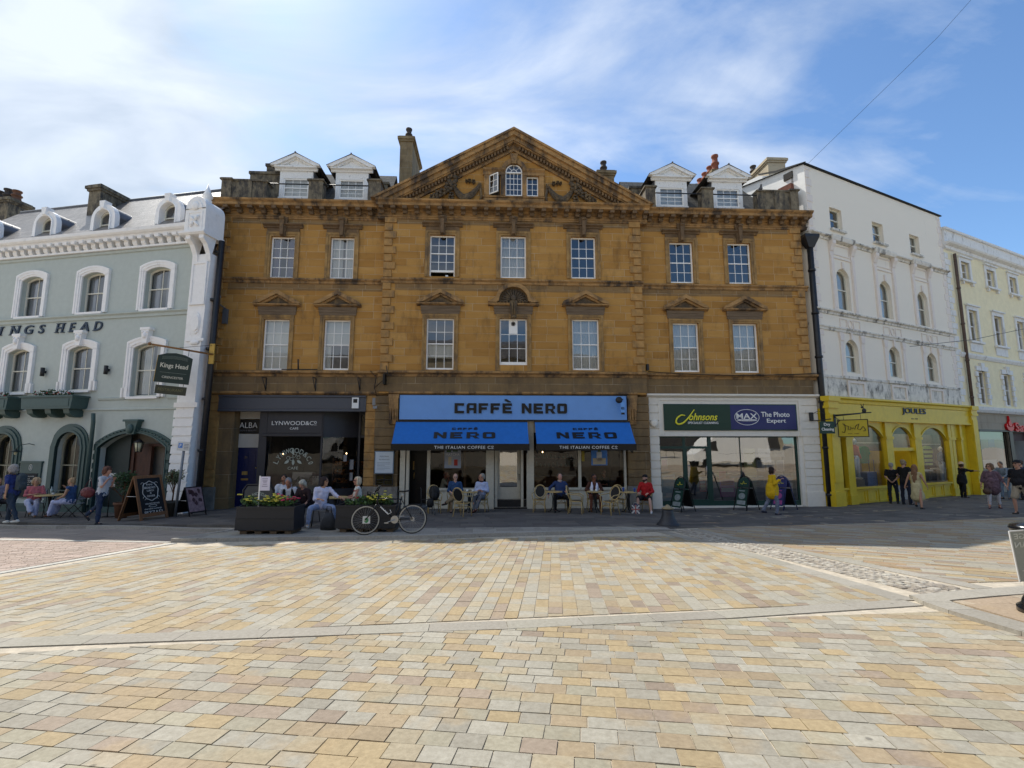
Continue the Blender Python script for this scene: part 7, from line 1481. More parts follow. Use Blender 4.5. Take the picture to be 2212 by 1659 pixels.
# ---------------- bicycle ----------------
BK=mat('bicycle_black','#0e0e10',.3,.1,9); SIL=mat('brushed_alloy','#a6a8aa',.3,.1,20,metal=.7); RIMM=mat('grey_rim','#9a9890',.4,.1,9)
t=thing('bicycle','black bicycle leaning at the right planter, with a white card in its front wheel','bicycle',(-2.915,11.84,pav(-2.9,11.85)),R(10.8)); t.rotation_euler=(R(-4),0,R(10.8))
bx_=lambda px,py,y=0:((px-1145)*.001075,y,.345+(1080-py)*.001075)
def wheel(px,card):
    c=bx_(px,1080); b=M(); ring=lambda r,n=40:[(c[0]+r*cos(2*PI*k/n),0,c[2]+r*sin(2*PI*k/n)) for k in range(n)]
    b.tube(ring(.33),.014,8,closed=True); w_=b.build('wheel',mat('tyre_rubber','#1a1a1a',.8,.1,9),t); b=M(); b.band([(p[0],p[2]) for p in ring(.292)],[(p[0],p[2]) for p in ring(.319)],-.011,.011,closed=True); b.build('rim',RIMM,w_); b=M()
    for k in range(28): a=2*PI*k/28; a2=a+(.5 if k%2 else -.5); b.tube([(c[0]+.018*cos(a2),.02*(1 if k%4<2 else -1),c[2]+.018*sin(a2)),(c[0]+.295*cos(a),0,c[2]+.295*sin(a))],.0013,3,cap=False)
    b.build('spokes',SIL,w_); b=M(); b.lathe([(.02,-.05),(.025,-.03),(.015,0),(.025,.03),(.02,.05)],12,(c[0],c[2]),axis='y'); b.build('hub',SIL,w_)
wheel(640,1); wheel(1650,0)
b=M(); T_=lambda *p,r=.016,n=10: b.tube([bx_(*q) for q in p],r,n)
T_((905,620),(1420,655)); T_((878,740),(1265,1085),r=.02); T_((1405,600),(1265,1085)); T_((895,590),(862,760),r=.021)
for s_ in (-1,1): b.tube([bx_(1265,1085,.03*s_),bx_(1650,1080,.06*s_)],.011,8); b.tube([bx_(1412,680,.02*s_),bx_(1650,1080,.06*s_)],.009,8)
fr_=b.build('frame',BK,t)
b=M()
for s_ in (-1,1): b.tube([bx_(868,745,.045*s_),bx_(790,890,.05*s_),bx_(640,1080,.055*s_)],.012,8)
b.tube([bx_(868,745,-.045),bx_(868,745,.045)],.013,6); b.build('fork',BK,t)
b=M(); b.tube([bx_(895,590),bx_(905,520),bx_(860,480)],.014,8); b.tube([bx_(850,475,-.27),bx_(850,485,-.1),bx_(850,485,.1),bx_(850,475,.27)],.013,8)
for s_ in (-1,1): b.tube([bx_(850,475,.27*s_),bx_(890,400,.27*s_),bx_(925,350,.27*s_)],.015,8); b.tube([bx_(850,480,.2*s_),bx_(800,500,.22*s_),bx_(780,560,.24*s_)],.007,6)
b.tube([bx_(800,480,-.2),bx_(760,560,-.1),bx_(870,600,0)],.004,5); b.build('handlebar',BK,t)
b=M(); b.tube([bx_(1405,600),bx_(1440,520)],.012,8); b.build('seatpost',SIL,t)
b=M(); c=bx_(1450,485); b.add([],[]); n=10
prof=[(-.13,.02,.0),(-.08,.03,.005),(0,.045,.0),(.07,.075,.012),(.12,.075,.02),(.135,.05,.015)]
vs=[]
for (x,w_,z) in prof:
    for k in range(8): a=2*PI*k/8; vs.append((c[0]+x,w_*cos(a),c[2]+z+.022*sin(a)))
b.add(vs,[(i*8+k,i*8+(k+1)%8,(i+1)*8+(k+1)%8,(i+1)*8+k) for i in range(5) for k in range(8)]+[tuple(range(8)),tuple(range(40,48))],0,True); b.build('saddle',BK,t)
b=M(); c=bx_(1265,1085); b.lathe([(.09,-.055),(.09,-.05)],24,(c[0],c[2]),axis='y'); b.tube([bx_(1265,1085,-.07),bx_(1100,1140,-.08)],.01,6); b.tube([bx_(1265,1085,.06),bx_(1420,1030,.08)],.01,6); b.build('crankset',SIL,t)
for (px,py,y) in ((1095,1145,-.12),(1425,1025,.12)): b=M(); q=bx_(px,py,y); b.box(q[0]-.045,q[0]+.045,y-.045,y+.045,q[2]-.012,q[2]+.012); b.build('pedal',SIL,t)
b=M(); b.tube([bx_(1265,1005,-.05),bx_(1650,1045,-.05)],.004,5); b.tube([bx_(1265,1160,-.05),bx_(1700,1120,-.05)],.004,5); c=bx_(1650,1080); b.lathe([(.05,-.05),(.05,-.04)],18,(c[0],c[2]),axis='y'); b.tube([bx_(1660,1080,-.06),bx_(1710,1120,-.06),bx_(1660,1135,-.06)],.008,6); b.build('chain',SIL,t)
b=M(); b.tube([bx_(980,830,-.02),bx_(1120,970,-.03),bx_(1190,930,-.05),bx_(1160,870,-.05)],.007,6); b.build('bottle_cage',WLET,t)
b=M(); c=bx_(663,1075); b.box(c[0]-.085,c[0]+.085,-.03,-.024,c[2]-.085,c[2]+.085); cd=b.build('card',WP,t); b=M(); b.ext([(c[0]+.0+.05*cos(a)*1.0,c[2]-.01+.06*sin(a)) for a in [k*PI/8 for k in range(16)]],-.033,-.03); b.build('leaf_print',mat('leaf_print_green','#4f8a5a',.6,.1,9),cd)
def xfm(p):
    a=math.atan2(-(1085-740),(1265-878)); q=bx_(1040,885); return Vector((q[0]+p.x*cos(a)-p.z*sin(a),p.y-.02,q[2]+p.x*sin(a)+p.z*cos(a)))
letters('lettering','MARIN',-.13,.13,-.016,.016,0,WLET,fr_,dep=.004,off=.02,xf=xfm)
# ---------------- sandwich boards ----------------
def aframe(name,label,x,y,rz,w_,h,spread,fr,panel,leg=.03,grp=None,inset=.06,z0=.12):
    t=thing(name,label,'sandwich board',gp(x,y),R(rz),grp); L_=math.hypot(h,spread); an=math.atan2(spread,h)
    for k,s_ in enumerate((-1,1)):
        P=Matrix.Rotation(-s_*an,4,'X'); loc=(0,0,h); b=M()
        b.box(-w_/2,-w_/2+leg,-.012,.018,-L_,0); b.box(w_/2-leg,w_/2,-.012,.018,-L_,0); b.box(-w_/2+leg,w_/2-leg,-.012,.018,-leg,0); b.box(-w_/2+leg,w_/2-leg,-.012,.018,-L_+z0,-L_+z0+leg*1.3)
        o=b.build('frame',fr,t,loc=loc,rot=(s_*an*-1,0,0)); b=M(); b.box(-w_/2+leg,w_/2-leg,-.004,.01,-L_+z0+leg*1.3,-leg); q=b.build('panel',panel if s_>0 else BLM,o)
        if s_>0: face=q
    b=M(); b.tube([(-w_/2+.01,-spread*.45,h*.55),(-w_/2+.01,spread*.45,h*.55)],.008,5); b.build('stay',WLET,t)
    return t,face,L_
BW=mat('board_wood','#7d5738',.6,.25,9,.2,stretch=(3,3,.6))
t,fc_,L_=aframe('chalkboard_stand','large wooden chalkboard sandwich board advertising pizzas in front of the hotel gateway',-11.62,15.75,80,.98,1.36,.42,BW,mat('chalk_black'),.085)
for (s_,w_,z,h) in (("Enjoy",.22,-.33,.07),('BREAKFAST',.4,-.43,.07),('LUNCH',.24,-.52,.06),('&',.06,-.59,.05),('DINNER',.28,-.69,.06),('WHY NOT TRY OUR',.5,-.93,.05),('slow baked sourdough',.6,-1.1,.06),('PIZZAS?',.62,-1.25,.12)): letters('lettering',s_,-w_/2,w_/2,z,z+h,-.004,CH,fc_,dep=.004)
b=M()
for q in range(2): b.tube([(.27*cos(a)*(1+.06*sin(6*a)),-.008,-.5+.3*sin(a)*(1+.05*cos(8*a))) for a in [k*PI/20 for k in range(40)]],.007+.004*q,5,closed=True)
for sx_ in (-1,1):
    for zz in (-.27,-.72): b.tube([(sx_*(.24+.05*cos(a)),-.008,zz+.05*sin(a)) for a in [k*.6 for k in range(9)]],.006,5)
b.tube([(.14*cos(a),-.008,-.98+.035*sin(a)) for a in [k*PI/10 for k in range(20)]],.006,5,closed=True); b.build('chalk_drawing',CH,fc_)
t,fc_,L_=aframe('poster_stand','small black sandwich board with a dusky pink photo poster beside the black drainpipe',-10.72,16.65,76,.66,.95,.3,BLM,mat('dusky_poster','#8d7477',.6,.5,5),.03)
b=M(); rr=random.Random(5)
for k in range(9): x,z=rr.uniform(-.2,.2),rr.uniform(-.75,-.12); b.ext([(x+rr.uniform(.04,.09)*cos(a),z+rr.uniform(.05,.1)*sin(a)) for a in [i*PI/4 for i in range(8)]],-.006,-.0045)
b.build('photo_print',mat('photo_dark','#4a2f33',.6,.4,9),fc_)
# arched swing boards before the white painted shop
def swing(x,y,rz,label,fm,pm,tint):
    t=thing('swing_board',label,'sandwich board',gp(x,y),R(rz),'arched swing boards outside the dry cleaner'); w_=.5; h=1.28; sp=.38; an=math.atan2(sp,h); L_=math.hypot(h,sp)
    for s_ in (-1,1):
        b=M(); pts=[(-w_/2-.03,0,-L_),(-w_/2,0,-.45)]+[(w_/2*cos(R(180-a)),0,-.3+.3*sin(R(a))) for a in range(10,180,20)]+[(w_/2,0,-.45),(w_/2+.03,0,-L_)]
        b.tube(pts,.017,7); b.tube([(-w_/2,0,-.42),(w_/2,0,-.42)],.012,6); o=b.build('frame',fm,t,loc=(0,0,h),rot=(-s_*an,0,0))
        b=M(); b.ext([(-w_/2+.03,-.45),(w_/2-.03,-.45)]+arc(0,-.3,w_/2-.03,.26,0,180,10),-.006,.006); b.build('header',pm,o)
        b=M(); b.box(-w_/2+.03,w_/2-.03,-.008,.008,-L_+.18,-.5); q=b.build('panel',pm if s_>0 else BLM,o)
        if s_>0:
            b=M(); b.box(-w_/2+.07,w_/2-.07,-.012,-.008,-1.1,-.95); b.ext([(0+.14*cos(a),-.78+.12*sin(a)) for a in [k*PI/8 for k in range(16)]],-.012,-.008); b.box(-.14,.1,-.012,-.008,-.6,-.56); b.build('print',tint,q)
            b=M(); b.tube([(-.12,-.009,-.3),(-.04,-.009,-.33),(.0,-.009,-.2),(.03,-.009,-.3),(.13,-.009,-.29)],.01,5); b.build('logo',YEL,o)
    return t
GRYP=mat('grey_photo_print','#7f8a8f',.6,.3,9)
swing(6.35,18.55,-62,'arched green swing board nearest the stone pier, before the white painted shop',BLM,DGRN,GRYP); swing(8.95,19.0,-62,'arched green swing board in the middle, before the white painted shop',BLM,DGRN,GRYP); swing(10.35,18.95,-68,'arched navy swing board beside the woman in the yellow coat',NAVY,NAVY,PKP)
# cafe board behind left planter
t=thing('cafe_board','grey rounded board lettered with the cafe name standing behind the left planter','sandwich board',gp(-7.2,14.1),R(6)); b=M()
rr_=[(-.42,0),(.42,0),(.42,.95),(.32,1.1),(-.32,1.1),(-.42,.95)]; b.tube([(x,0,z) for x,z in rr_],.025,8,closed=True); b.build('frame',BLM,t); b=M(); b.ext([(-.38,.05),(.38,.05),(.38,.93),(.3,1.06),(-.3,1.06),(-.38,.93)],-.01,.01); fb_=b.build('panel',mat('slate_board','#4a4b4a',.6,.1,9),t)
arctext('LYNWOOD&Cº',0,.55,.3,155,22,.085,-.012,PALE,fb_,'lettering'); b=M()
for a in (30,90,150,210,330): ca,sa=cos(R(a)),sin(R(a)); b.ext([(.07*ca+x*ca-z*sa,.62+.07*sa+x*sa+z*ca) for x,z in ((-.05,0),(0,.025),(.05,0),(0,-.025))],-.015,-.011)
b.build('sprig',PALE,fb_); letters('lettering','CAFÉ',-.08,.08,.38,.43,-.012,PALE,fb_,dep=.003)
# parking sign pole
t=thing('sign_post','grey steel post with a small white and blue parking plate beside the large chalkboard','sign post',gp(-11.05,16.35)); t.rotation_euler=(0,R(3),0); b=M(); b.tube([(0,0,0),(0,0,2.45)],.04,10); b.build('post',mat('galvanised_steel','#7c8084',.5,.15,9,metal=.3),t); b=M(); b.box(-.2,.22,-.06,-.045,2.15,2.45); p_=b.build('plate',WP,t); b=M(); b.box(-.16,-.02,-.063,-.06,2.24,2.4); b.build('blue_square',BLP,p_); letters('lettering','P',-.12,-.06,2.27,2.37,-.063,WLET,p_,dep=.003); b=M()
for k in range(4): b.box(.03,.18,-.063,-.06,2.21+.05*k,2.225+.05*k)
b.build('print',mat('notice_ink'),p_)
# wall mounted ashtray/bollard bits
b=M(); b.tube([(0,0,0),(0,0,.45)],.06,10); b.ell((0,0,.47),(.06,.06,.04)); o=b.build('wall_bin',BLM,None,loc=(-11.5,17.55,-2.0)); tag(o,'narrow black cigarette bin on the foot of the white pilaster','bin')
# bell shaped bollard
t=thing('bell_bollard','dark bell-shaped iron bollard at the end of the kerb','bollard',gp(4.32,13.82)); b=M(); b.lathe([(.31,0),(.32,.03),(.30,.06),(.25,.1),(.19,.2),(.155,.33),(.15,.40),(.13,.44)],28); b.build('bell',mat('worn_iron','#2e2f33',.45,.25,8,.2,dirt=lin('#5a4a3e'),dscale=4,dpos=(.6,.75)),t); b=M(); b.lathe([(.12,.44),(.16,.45),(.16,.48),(.1,.5),(.03,.56),(0,.57)],20); b.build('cap',mat('weathered_brass','#8a7d62',.6,.2,9),t)
# bin and translucent sign at right edge
t=thing('litter_bin','black cast-iron litter bin with a domed top cut by the right edge of the photo','bin',(5.52,5.25,ground(5.45,5.25)+.035)); b=M(); b.lathe([(.24,0),(.24,.05),(.2,.08),(.19,.12),(.17,.16),(.16,.22),(.155,.6),(.17,.66),(.19,.72),(.2,.78),(.17,.8)],28); b.build('body',mat('gloss_black_iron','#101113',.2,.1,6,spec=.6),t); b=M(); b.lathe([(.17,.8),(.215,.82),(.23,.85),(.215,.88),(.16,.91),(.06,.93),(0,.94)],28); b.build('dome',mat('gloss_black_iron','#101113'),t); b=M(); b.lathe([(.203,.76),(.206,.775),(.203,.79)],28); b.lathe([(.168,.645),(.172,.655),(.168,.665)],28); b.build('band',WLET,t)
t=thing('event_sign','grey event sign seen from behind with reversed lettering, tied to the litter bin','sign',(5.37,5.18,-1.36)); t.rotation_euler=(0,R(-5),R(-4)); b=M(); b.box(-.17,.24,-.004,.004,0,.50); sb=b.build('board',mat('grey_backed_board','#8b8f88',.6,.06,30),t); b=M()
for e in ((-.178,-.168,-.006,.006,-.004,.504),(-.168,.24,-.006,.006,.496,.506)): b.box(*e)
b.build('board_edge',WP,sb)
SG=mat('pale_reverse_print','#b9bcb5',.6,.05,9)
for (s_,x0,x1,z) in (('VINTAGE',-.14,.23,.42),('ARTISAN',-.15,.22,.335),('FAIR',-.06,.13,.25),('~',.0,.06,.2),('CORN HALL',-.13,.3,.1),('SUNDAY',-.11,.22,.015)): letters('lettering',s_,x0,x1,z,z+.055 if s_!='~' else z+.02,-.005,SG,sb,dep=.003,mirror=True,off=.006)
# steel chairs, table, bag by the grey cafe
def schair(x,y,rz,label):
    t=thing('steel_chair',label,'chair',gp(x,y),R(rz),'steel chairs at the charcoal cafe')
    for sx_ in (-1,1):
        for sy in (-1,1): b=M(); b.tube([(sx_*.18,sy*.17,.45),(sx_*.22,sy*.22,0)],.012,6); b.build('leg',BLM,t)
    b=M(); b.box(-.2,.2,-.2,.2,.445,.465); b.build('seat',mat('seat_grey','#8b8e90',.4,.1,9),t); b=M(); b.tube([(-.19,.19,.45),(-.19,.25,.85),(.19,.25,.85),(.19,.19,.45)],.012,6); b.box(-.18,.18,.235,.245,.65,.8); b.build('backrest',BLM,t)
schair(-5.2,13.55,20,'steel chair under the woman in the white blouse'); schair(-7.1,15.5,5,'steel chair under the man in the white shirt looking down'); schair(-6.5,14.8,5,'steel chair under the man in the dark gilet'); schair(-5.95,14.6,-20,'steel chair under the white-haired person in a dark top'); schair(-4.45,14.6,-60,'steel chair under the blonde woman in the sleeveless top')
t=table(-5.05,14.25,'square-edged cafe table between the two women at the charcoal cafe',.33,mat('grey_tabletop','#6a6c70',.4,.1,9),'tables at the charcoal cafe'); t=table(-6.4,13.9,'cafe table hidden behind the left charcoal planter',.33,mat('grey_tabletop'),'tables at the charcoal cafe')
t=thing('handbag','dark grey slouchy handbag standing on the pavement by the right planter','bag',gp(-4.72,12.85)); b=M(); b.add([],[]); vs=[]
for (z,a_,c_) in ((0,.2,.1),(.12,.21,.12),(.28,.16,.09),(.42,.1,.03)):
    for k in range(12): an=2*PI*k/12; vs.append((a_*cos(an),c_*sin(an),z))
b.add(vs,[(i*12+k,i*12+(k+1)%12,(i+1)*12+(k+1)%12,(i+1)*12+k) for i in range(3) for k in range(12)]+[tuple(range(12)),tuple(range(36,48))],0,True); b.build('body',mat('bag_grey','#34363a',.8,.2,9),t); b=M(); b.tube([(-.08,0,.4),(-.05,0,.58),(.05,0,.58),(.08,0,.4)],.01,6); b.build('strap',BLM,t)
# hotel furniture
def wood_chair(x,y,rz,label):
    t=thing('slatted_chair',label,'chair',gp(x,y),R(rz),'slatted folding chairs outside the hotel'); sm_=mat('grey_slats','#8c9096',.6,.1,9); b=M()
    for k in range(5): b.box(-.2,.2,-.2+.085*k,-.2+.085*k+.06,.44,.455)
    b.build('seat',sm_,t); b=M()
    for k in range(4): b.box(-.2,.2,.2+.02*k,.212+.02*k,.58+.08*k,.64+.08*k)
    b.build('backrest',sm_,t)
    for sx_ in (-1,1): b=M(); b.tube([(sx_*.21,.28,.92),(sx_*.21,.18,.45),(sx_*.21,-.25,0)],.012,6); b.tube([(sx_*.2,-.2,.45),(sx_*.2,.25,0)],.012,6); b.build('leg',BLM,t)
wood_chair(-14.75,16.75,-82,'slatted chair under the woman in the blue sleeveless top'); wood_chair(-16.35,17.1,35,'slatted chair under the woman in the pink blouse'); wood_chair(-17.6,16.8,70,'slatted chair at the far left edge under the person in a striped shirt')
table(-15.65,16.85,'round pale table between the two women in white trousers outside the hotel',.42,mat('pale_marble_top','#b9b4a6',.4,.1,9),'tables outside the hotel')
for x,y,m_,l in ((-15.55,16.8,CUPW,'white cup on the round table outside the hotel'),): cup(x,y,pav(x,y)+.745,m_,l)
b=M(); b.lathe([(.035,0),(.035,.16),(.014,.21),(.014,.26)],12); o=b.build('glass_bottle',mat('clear_bottle','#9fb0b0',.15,.1,9,spec=.8),None,loc=(-15.75,16.95,pav(-15.7,16.9)+.745)); tag(o,'small glass bottle on the round table outside the hotel','bottle')
potplant(-12.85,16.4,1.35,.42,'leafy bay bush in a brown pot left of the hotel gateway',5,n=900); potplant(-11.35,16.6,1.55,.36,'bushy silver-green shrub in a pot behind the large chalkboard',6,mat('silver_leaf',(.14,.17,.09),.6,.4,30),700,'#4a4a44',.6)
t=thing('menu_stand','white menu card on a small stand left of the bay bush','menu',gp(-13.55,16.7)); b=M(); b.tube([(0,0,0),(0,0,1.0)],.015,6); b.box(-.2,.2,-.12,.12,0,.02); b.build('post',BLM,t); b=M(); b.box(-.16,.16,-.02,0,1.0,1.45); m_=b.build('card',WP,t); b=M()
for k in range(6): b.box(-.11,.11,-.023,-.02,1.08+.05*k,1.1+.05*k)
b.build('print',mat('notice_ink'),m_)
# kings head swing sign
t=thing('hanging_sign','dark green hotel sign lettered Kings Head on a wooden arm with a gilt wall plate','sign',(0,0,0)); b=M(); b.tube([(-11.0,17.6,3.35),(-12.45,16.5,3.5)],.035,8); b.ell((-12.5,16.46,3.51),(.06,.06,.06)); b.build('arm',mat('varnished_wood','#8a6238',.5,.2,9),t); b=M(); b.box(-.09,.09,-.03,.03,3.0,3.75); b.v=[(x-11.05,y+17.62,z) for x,y,z in b.v]; b.build('wall_plate',mat('gilt','#b08f42',.4,.15,9,metal=.3),t); b=M(); b.tube([(-11.05,17.6,3.7),(-11.9,16.95,3.46)],.008,4); b.build('stay',IRON,t)
b=M(); sgn=[(-.56,0),(.56,0),(.56,.98),(.3,1.08),(0,1.12),(-.3,1.08),(-.56,.98)]; b.ext(sgn,-.03,.03); bd=b.build('board',mat('sign_deep_green','#24332c',.5,.06,6),t); bd.location=(-11.98,16.95,2.2); bd.rotation_euler=(0,R(4),R(22)); bd.scale=(.92,1,.96); b=M(); b.box(-.575,-.56,-.032,.032,0,.98); b.build('gilt_edge',mat('gilt'),bd)
letters('lettering','Kings Head',-.44,.46,.5,.72,-.03,mat('cream_lettering','#d6d2bd',.5,.03,9),bd,dep=.008,off=.012); letters('lettering','CIRENCESTER',-.33,.36,.16,.24,-.03,mat('cream_lettering'),bd,dep=.008); b=M(); b.box(-.42,.44,-.036,-.03,.37,.378)
for k in range(4): b.tube([(-.42+.84*i/12,-.034,.86+.03*k+.04*sin(PI*i/12)) for i in range(13)],.004,4)
b.build('line_engraving',mat('dim_green_print','#7f8c80',.5,.05,9),bd)
b=M(); b.box(-.46,.46,-.025,.025,-.4,-.1); b2=b.build('lower_board',mat('bronze_board','#3c3d2c',.5,.1,6),t); b2.location=(-11.97,16.97,2.2); b2.rotation_euler=(0,R(4),R(22)); letters('lettering','RESTAURANT',-.38,.38,-.29,-.19,-.025,mat('dull_gold_text','#6f6a44',.5,.05,9),b2,dep=.004)
for sx_ in (-.4,.4): b=M(); b.tube([(sx_,0,1.05),(sx_,0,1.3)],.01,4); b.tube([(sx_,0,-.1),(sx_,0,0)],.01,4); b.build('hook',IRON,bd)
# pigeon on the right parapet
t=thing('pigeon','small grey pigeon perched on the right end of the stone parapet','bird',(0,0,0)); pw=Matrix.Translation(MP)@Matrix.Rotation(MA,4,'Z'); b=M(); b.ell((22.98,.1,11.38),(.08,.12,.08)); b.ell((22.96,.0,11.5),(.04,.045,.045)); b.tube([(22.96,-.04,11.5),(22.95,-.09,11.49)],.01,5); b.tube([(23.0,.18,11.36),(23.05,.34,11.3)],.03,6,rs=[.04,.02]); b.tube([(22.96,.02,11.42),(22.98,.05,11.45)],.05,6); o=b.build('body',mat('pigeon_grey','#5a5c62',.7,.2,9),t); b=M(); b.tube([(22.95,.08,11.32),(22.95,.07,11.24)],.008,4); b.tube([(23.0,.1,11.32),(23.0,.09,11.24)],.008,4); b.build('legs',REDP,t); t.matrix_world=pw
# ---------------- people ----------------
def blob(b,vox,name,mats,noise_=0,seed=0,smooth_it=2,matfn=None):
    me=b.mesh(name,mats,recalc=True); o=bpy.data.objects.new('tmp',me); COL.objects.link(o)
    md=o.modifiers.new('r','REMESH'); md.mode='VOXEL'; md.voxel_size=vox
    if smooth_it: s=o.modifiers.new('s','SMOOTH'); s.factor=.5; s.iterations=smooth_it
    dg=bpy.context.evaluated_depsgraph_get(); r=bpy.data.meshes.new_from_object(o.evaluated_get(dg)); bpy.data.objects.remove(o); bpy.data.meshes.remove(me)
    if noise_:
        nn=[v.normal.copy() for v in r.vertices]
        for v,n in zip(r.vertices,nn):
            p=v.co; v.co=p+n*noise_*1.5*(mnoise.noise(Vector((p.x*16+seed,p.y*16,p.z*7)))+.6*mnoise.noise(Vector((p.x*35,p.y*35+seed,p.z*18))))
    r.polygons.foreach_set('use_smooth',[True]*len(r.polygons)); r.name=name; r.update(); return r
def cap(b,p0,r0,p1,r1,n=10,flat=1.0):
    p0,p1=Vector(p0),Vector(p1); d=(p1-p0); L_=d.length; d=d.normalized() if L_>1e-6 else Vector((0,0,1)); pts=[];rs=[]
    for a in (80,50,20): pts.append(p0-d*r0*sin(R(a))); rs.append(r0*cos(R(a)))
    pts+=[p0,(p0+p1)/2,p1]; rs+=[r0,(r0+r1)/2,r1]
    for a in (20,50,80): pts.append(p1+d*r1*sin(R(a))); rs.append(r1*cos(R(a)))
    b.tube(pts,0,n,rs=rs)
def frame_m(up,side):
    up=Vector(up).normalized(); side=Vector(side); side=(side-up*side.dot(up)).normalized(); y=up.cross(side); return Matrix((side,y,up)).transposed()
_skin={}
def skinmats(tone):
    if tone not in _skin:
        _skin[tone]=[mat('skin_'+tone[1:],tone,.55,.08,30),mat('lip_'+tone[1:],tuple(c*f for c,f in zip(lin(tone),(.75,.45,.45))),.5,.05,9),mat('eye_white','#cfcac2',.3,.03,9),mat('eye_iris','#2a1d14',.2,.1,9),mat('brow_brown','#3a2c22',.8,.1,9)]
    return _skin[tone]
def head_template():
    b=M(); b.ell((0,.012,.03),(.076,.095,.092),16,12); b.ell((0,-.03,-.045),(.058,.06,.07),14,10); b.ell((0,-.062,-.095),(.03,.027,.024)); b.ell((0,-.095,-.012),(.013,.022,.03)); b.ell((0,-.085,.03),(.05,.014,.014)); b.ell((0,-.1,-.027),(.018,.013,.011))
    for s_ in (-1,1): b.ell((s_*.077,.012,-.005),(.011,.022,.032)); b.ell((s_*.037,-.066,-.022),(.026,.024,.022))
    cap(b,(0,.02,-.06),.052,(0,.03,-.16),.055)
    me=blob(b,.008,'head',[mat('x_skin','#c09070')],smooth_it=3)
    return me
HEAD=head_template()
def hand_mesh(b,pos,fd,pn,s=1,side=1,curl=.5):
    """palm at pos, fd finger direction, pn palm normal; five bent fingers"""
    fd=Vector(fd).normalized(); pn=Vector(pn); pn=(pn-fd*pn.dot(fd)).normalized(); sd=fd.cross(pn)*side; P=Vector(pos)
    m=Matrix((sd,pn,fd)).transposed(); b.ell(P+fd*.045*s,(.04*s,.014*s,.055*s),10,7,mtx=m)
    for i,(off,ln) in enumerate(((-.03,.062),(-.01,.074),(.01,.07),(.028,.056))):
        q=P+fd*.08*s+sd*off*s; a=curl*(.5+.12*i); d1=(fd*cos(a)+pn*sin(a)); d2=(fd*cos(a*2.1)+pn*sin(a*2.1)); b.tube([q,q+d1*ln*.5*s,q+d1*ln*.5*s+d2*ln*.5*s],.008,6,rs=[.0092*s,.0085*s,.0065*s])
    q=P+fd*.02*s-sd*.035*s; t1=(fd*.6-sd*.75+pn*.3).normalized(); b.tube([q,q+t1*.035*s,q+t1*.035*s+(fd*.9-sd*.2+pn*.4).normalized()*.03*s],.01,6,rs=[.012*s,.0105*s,.008*s])
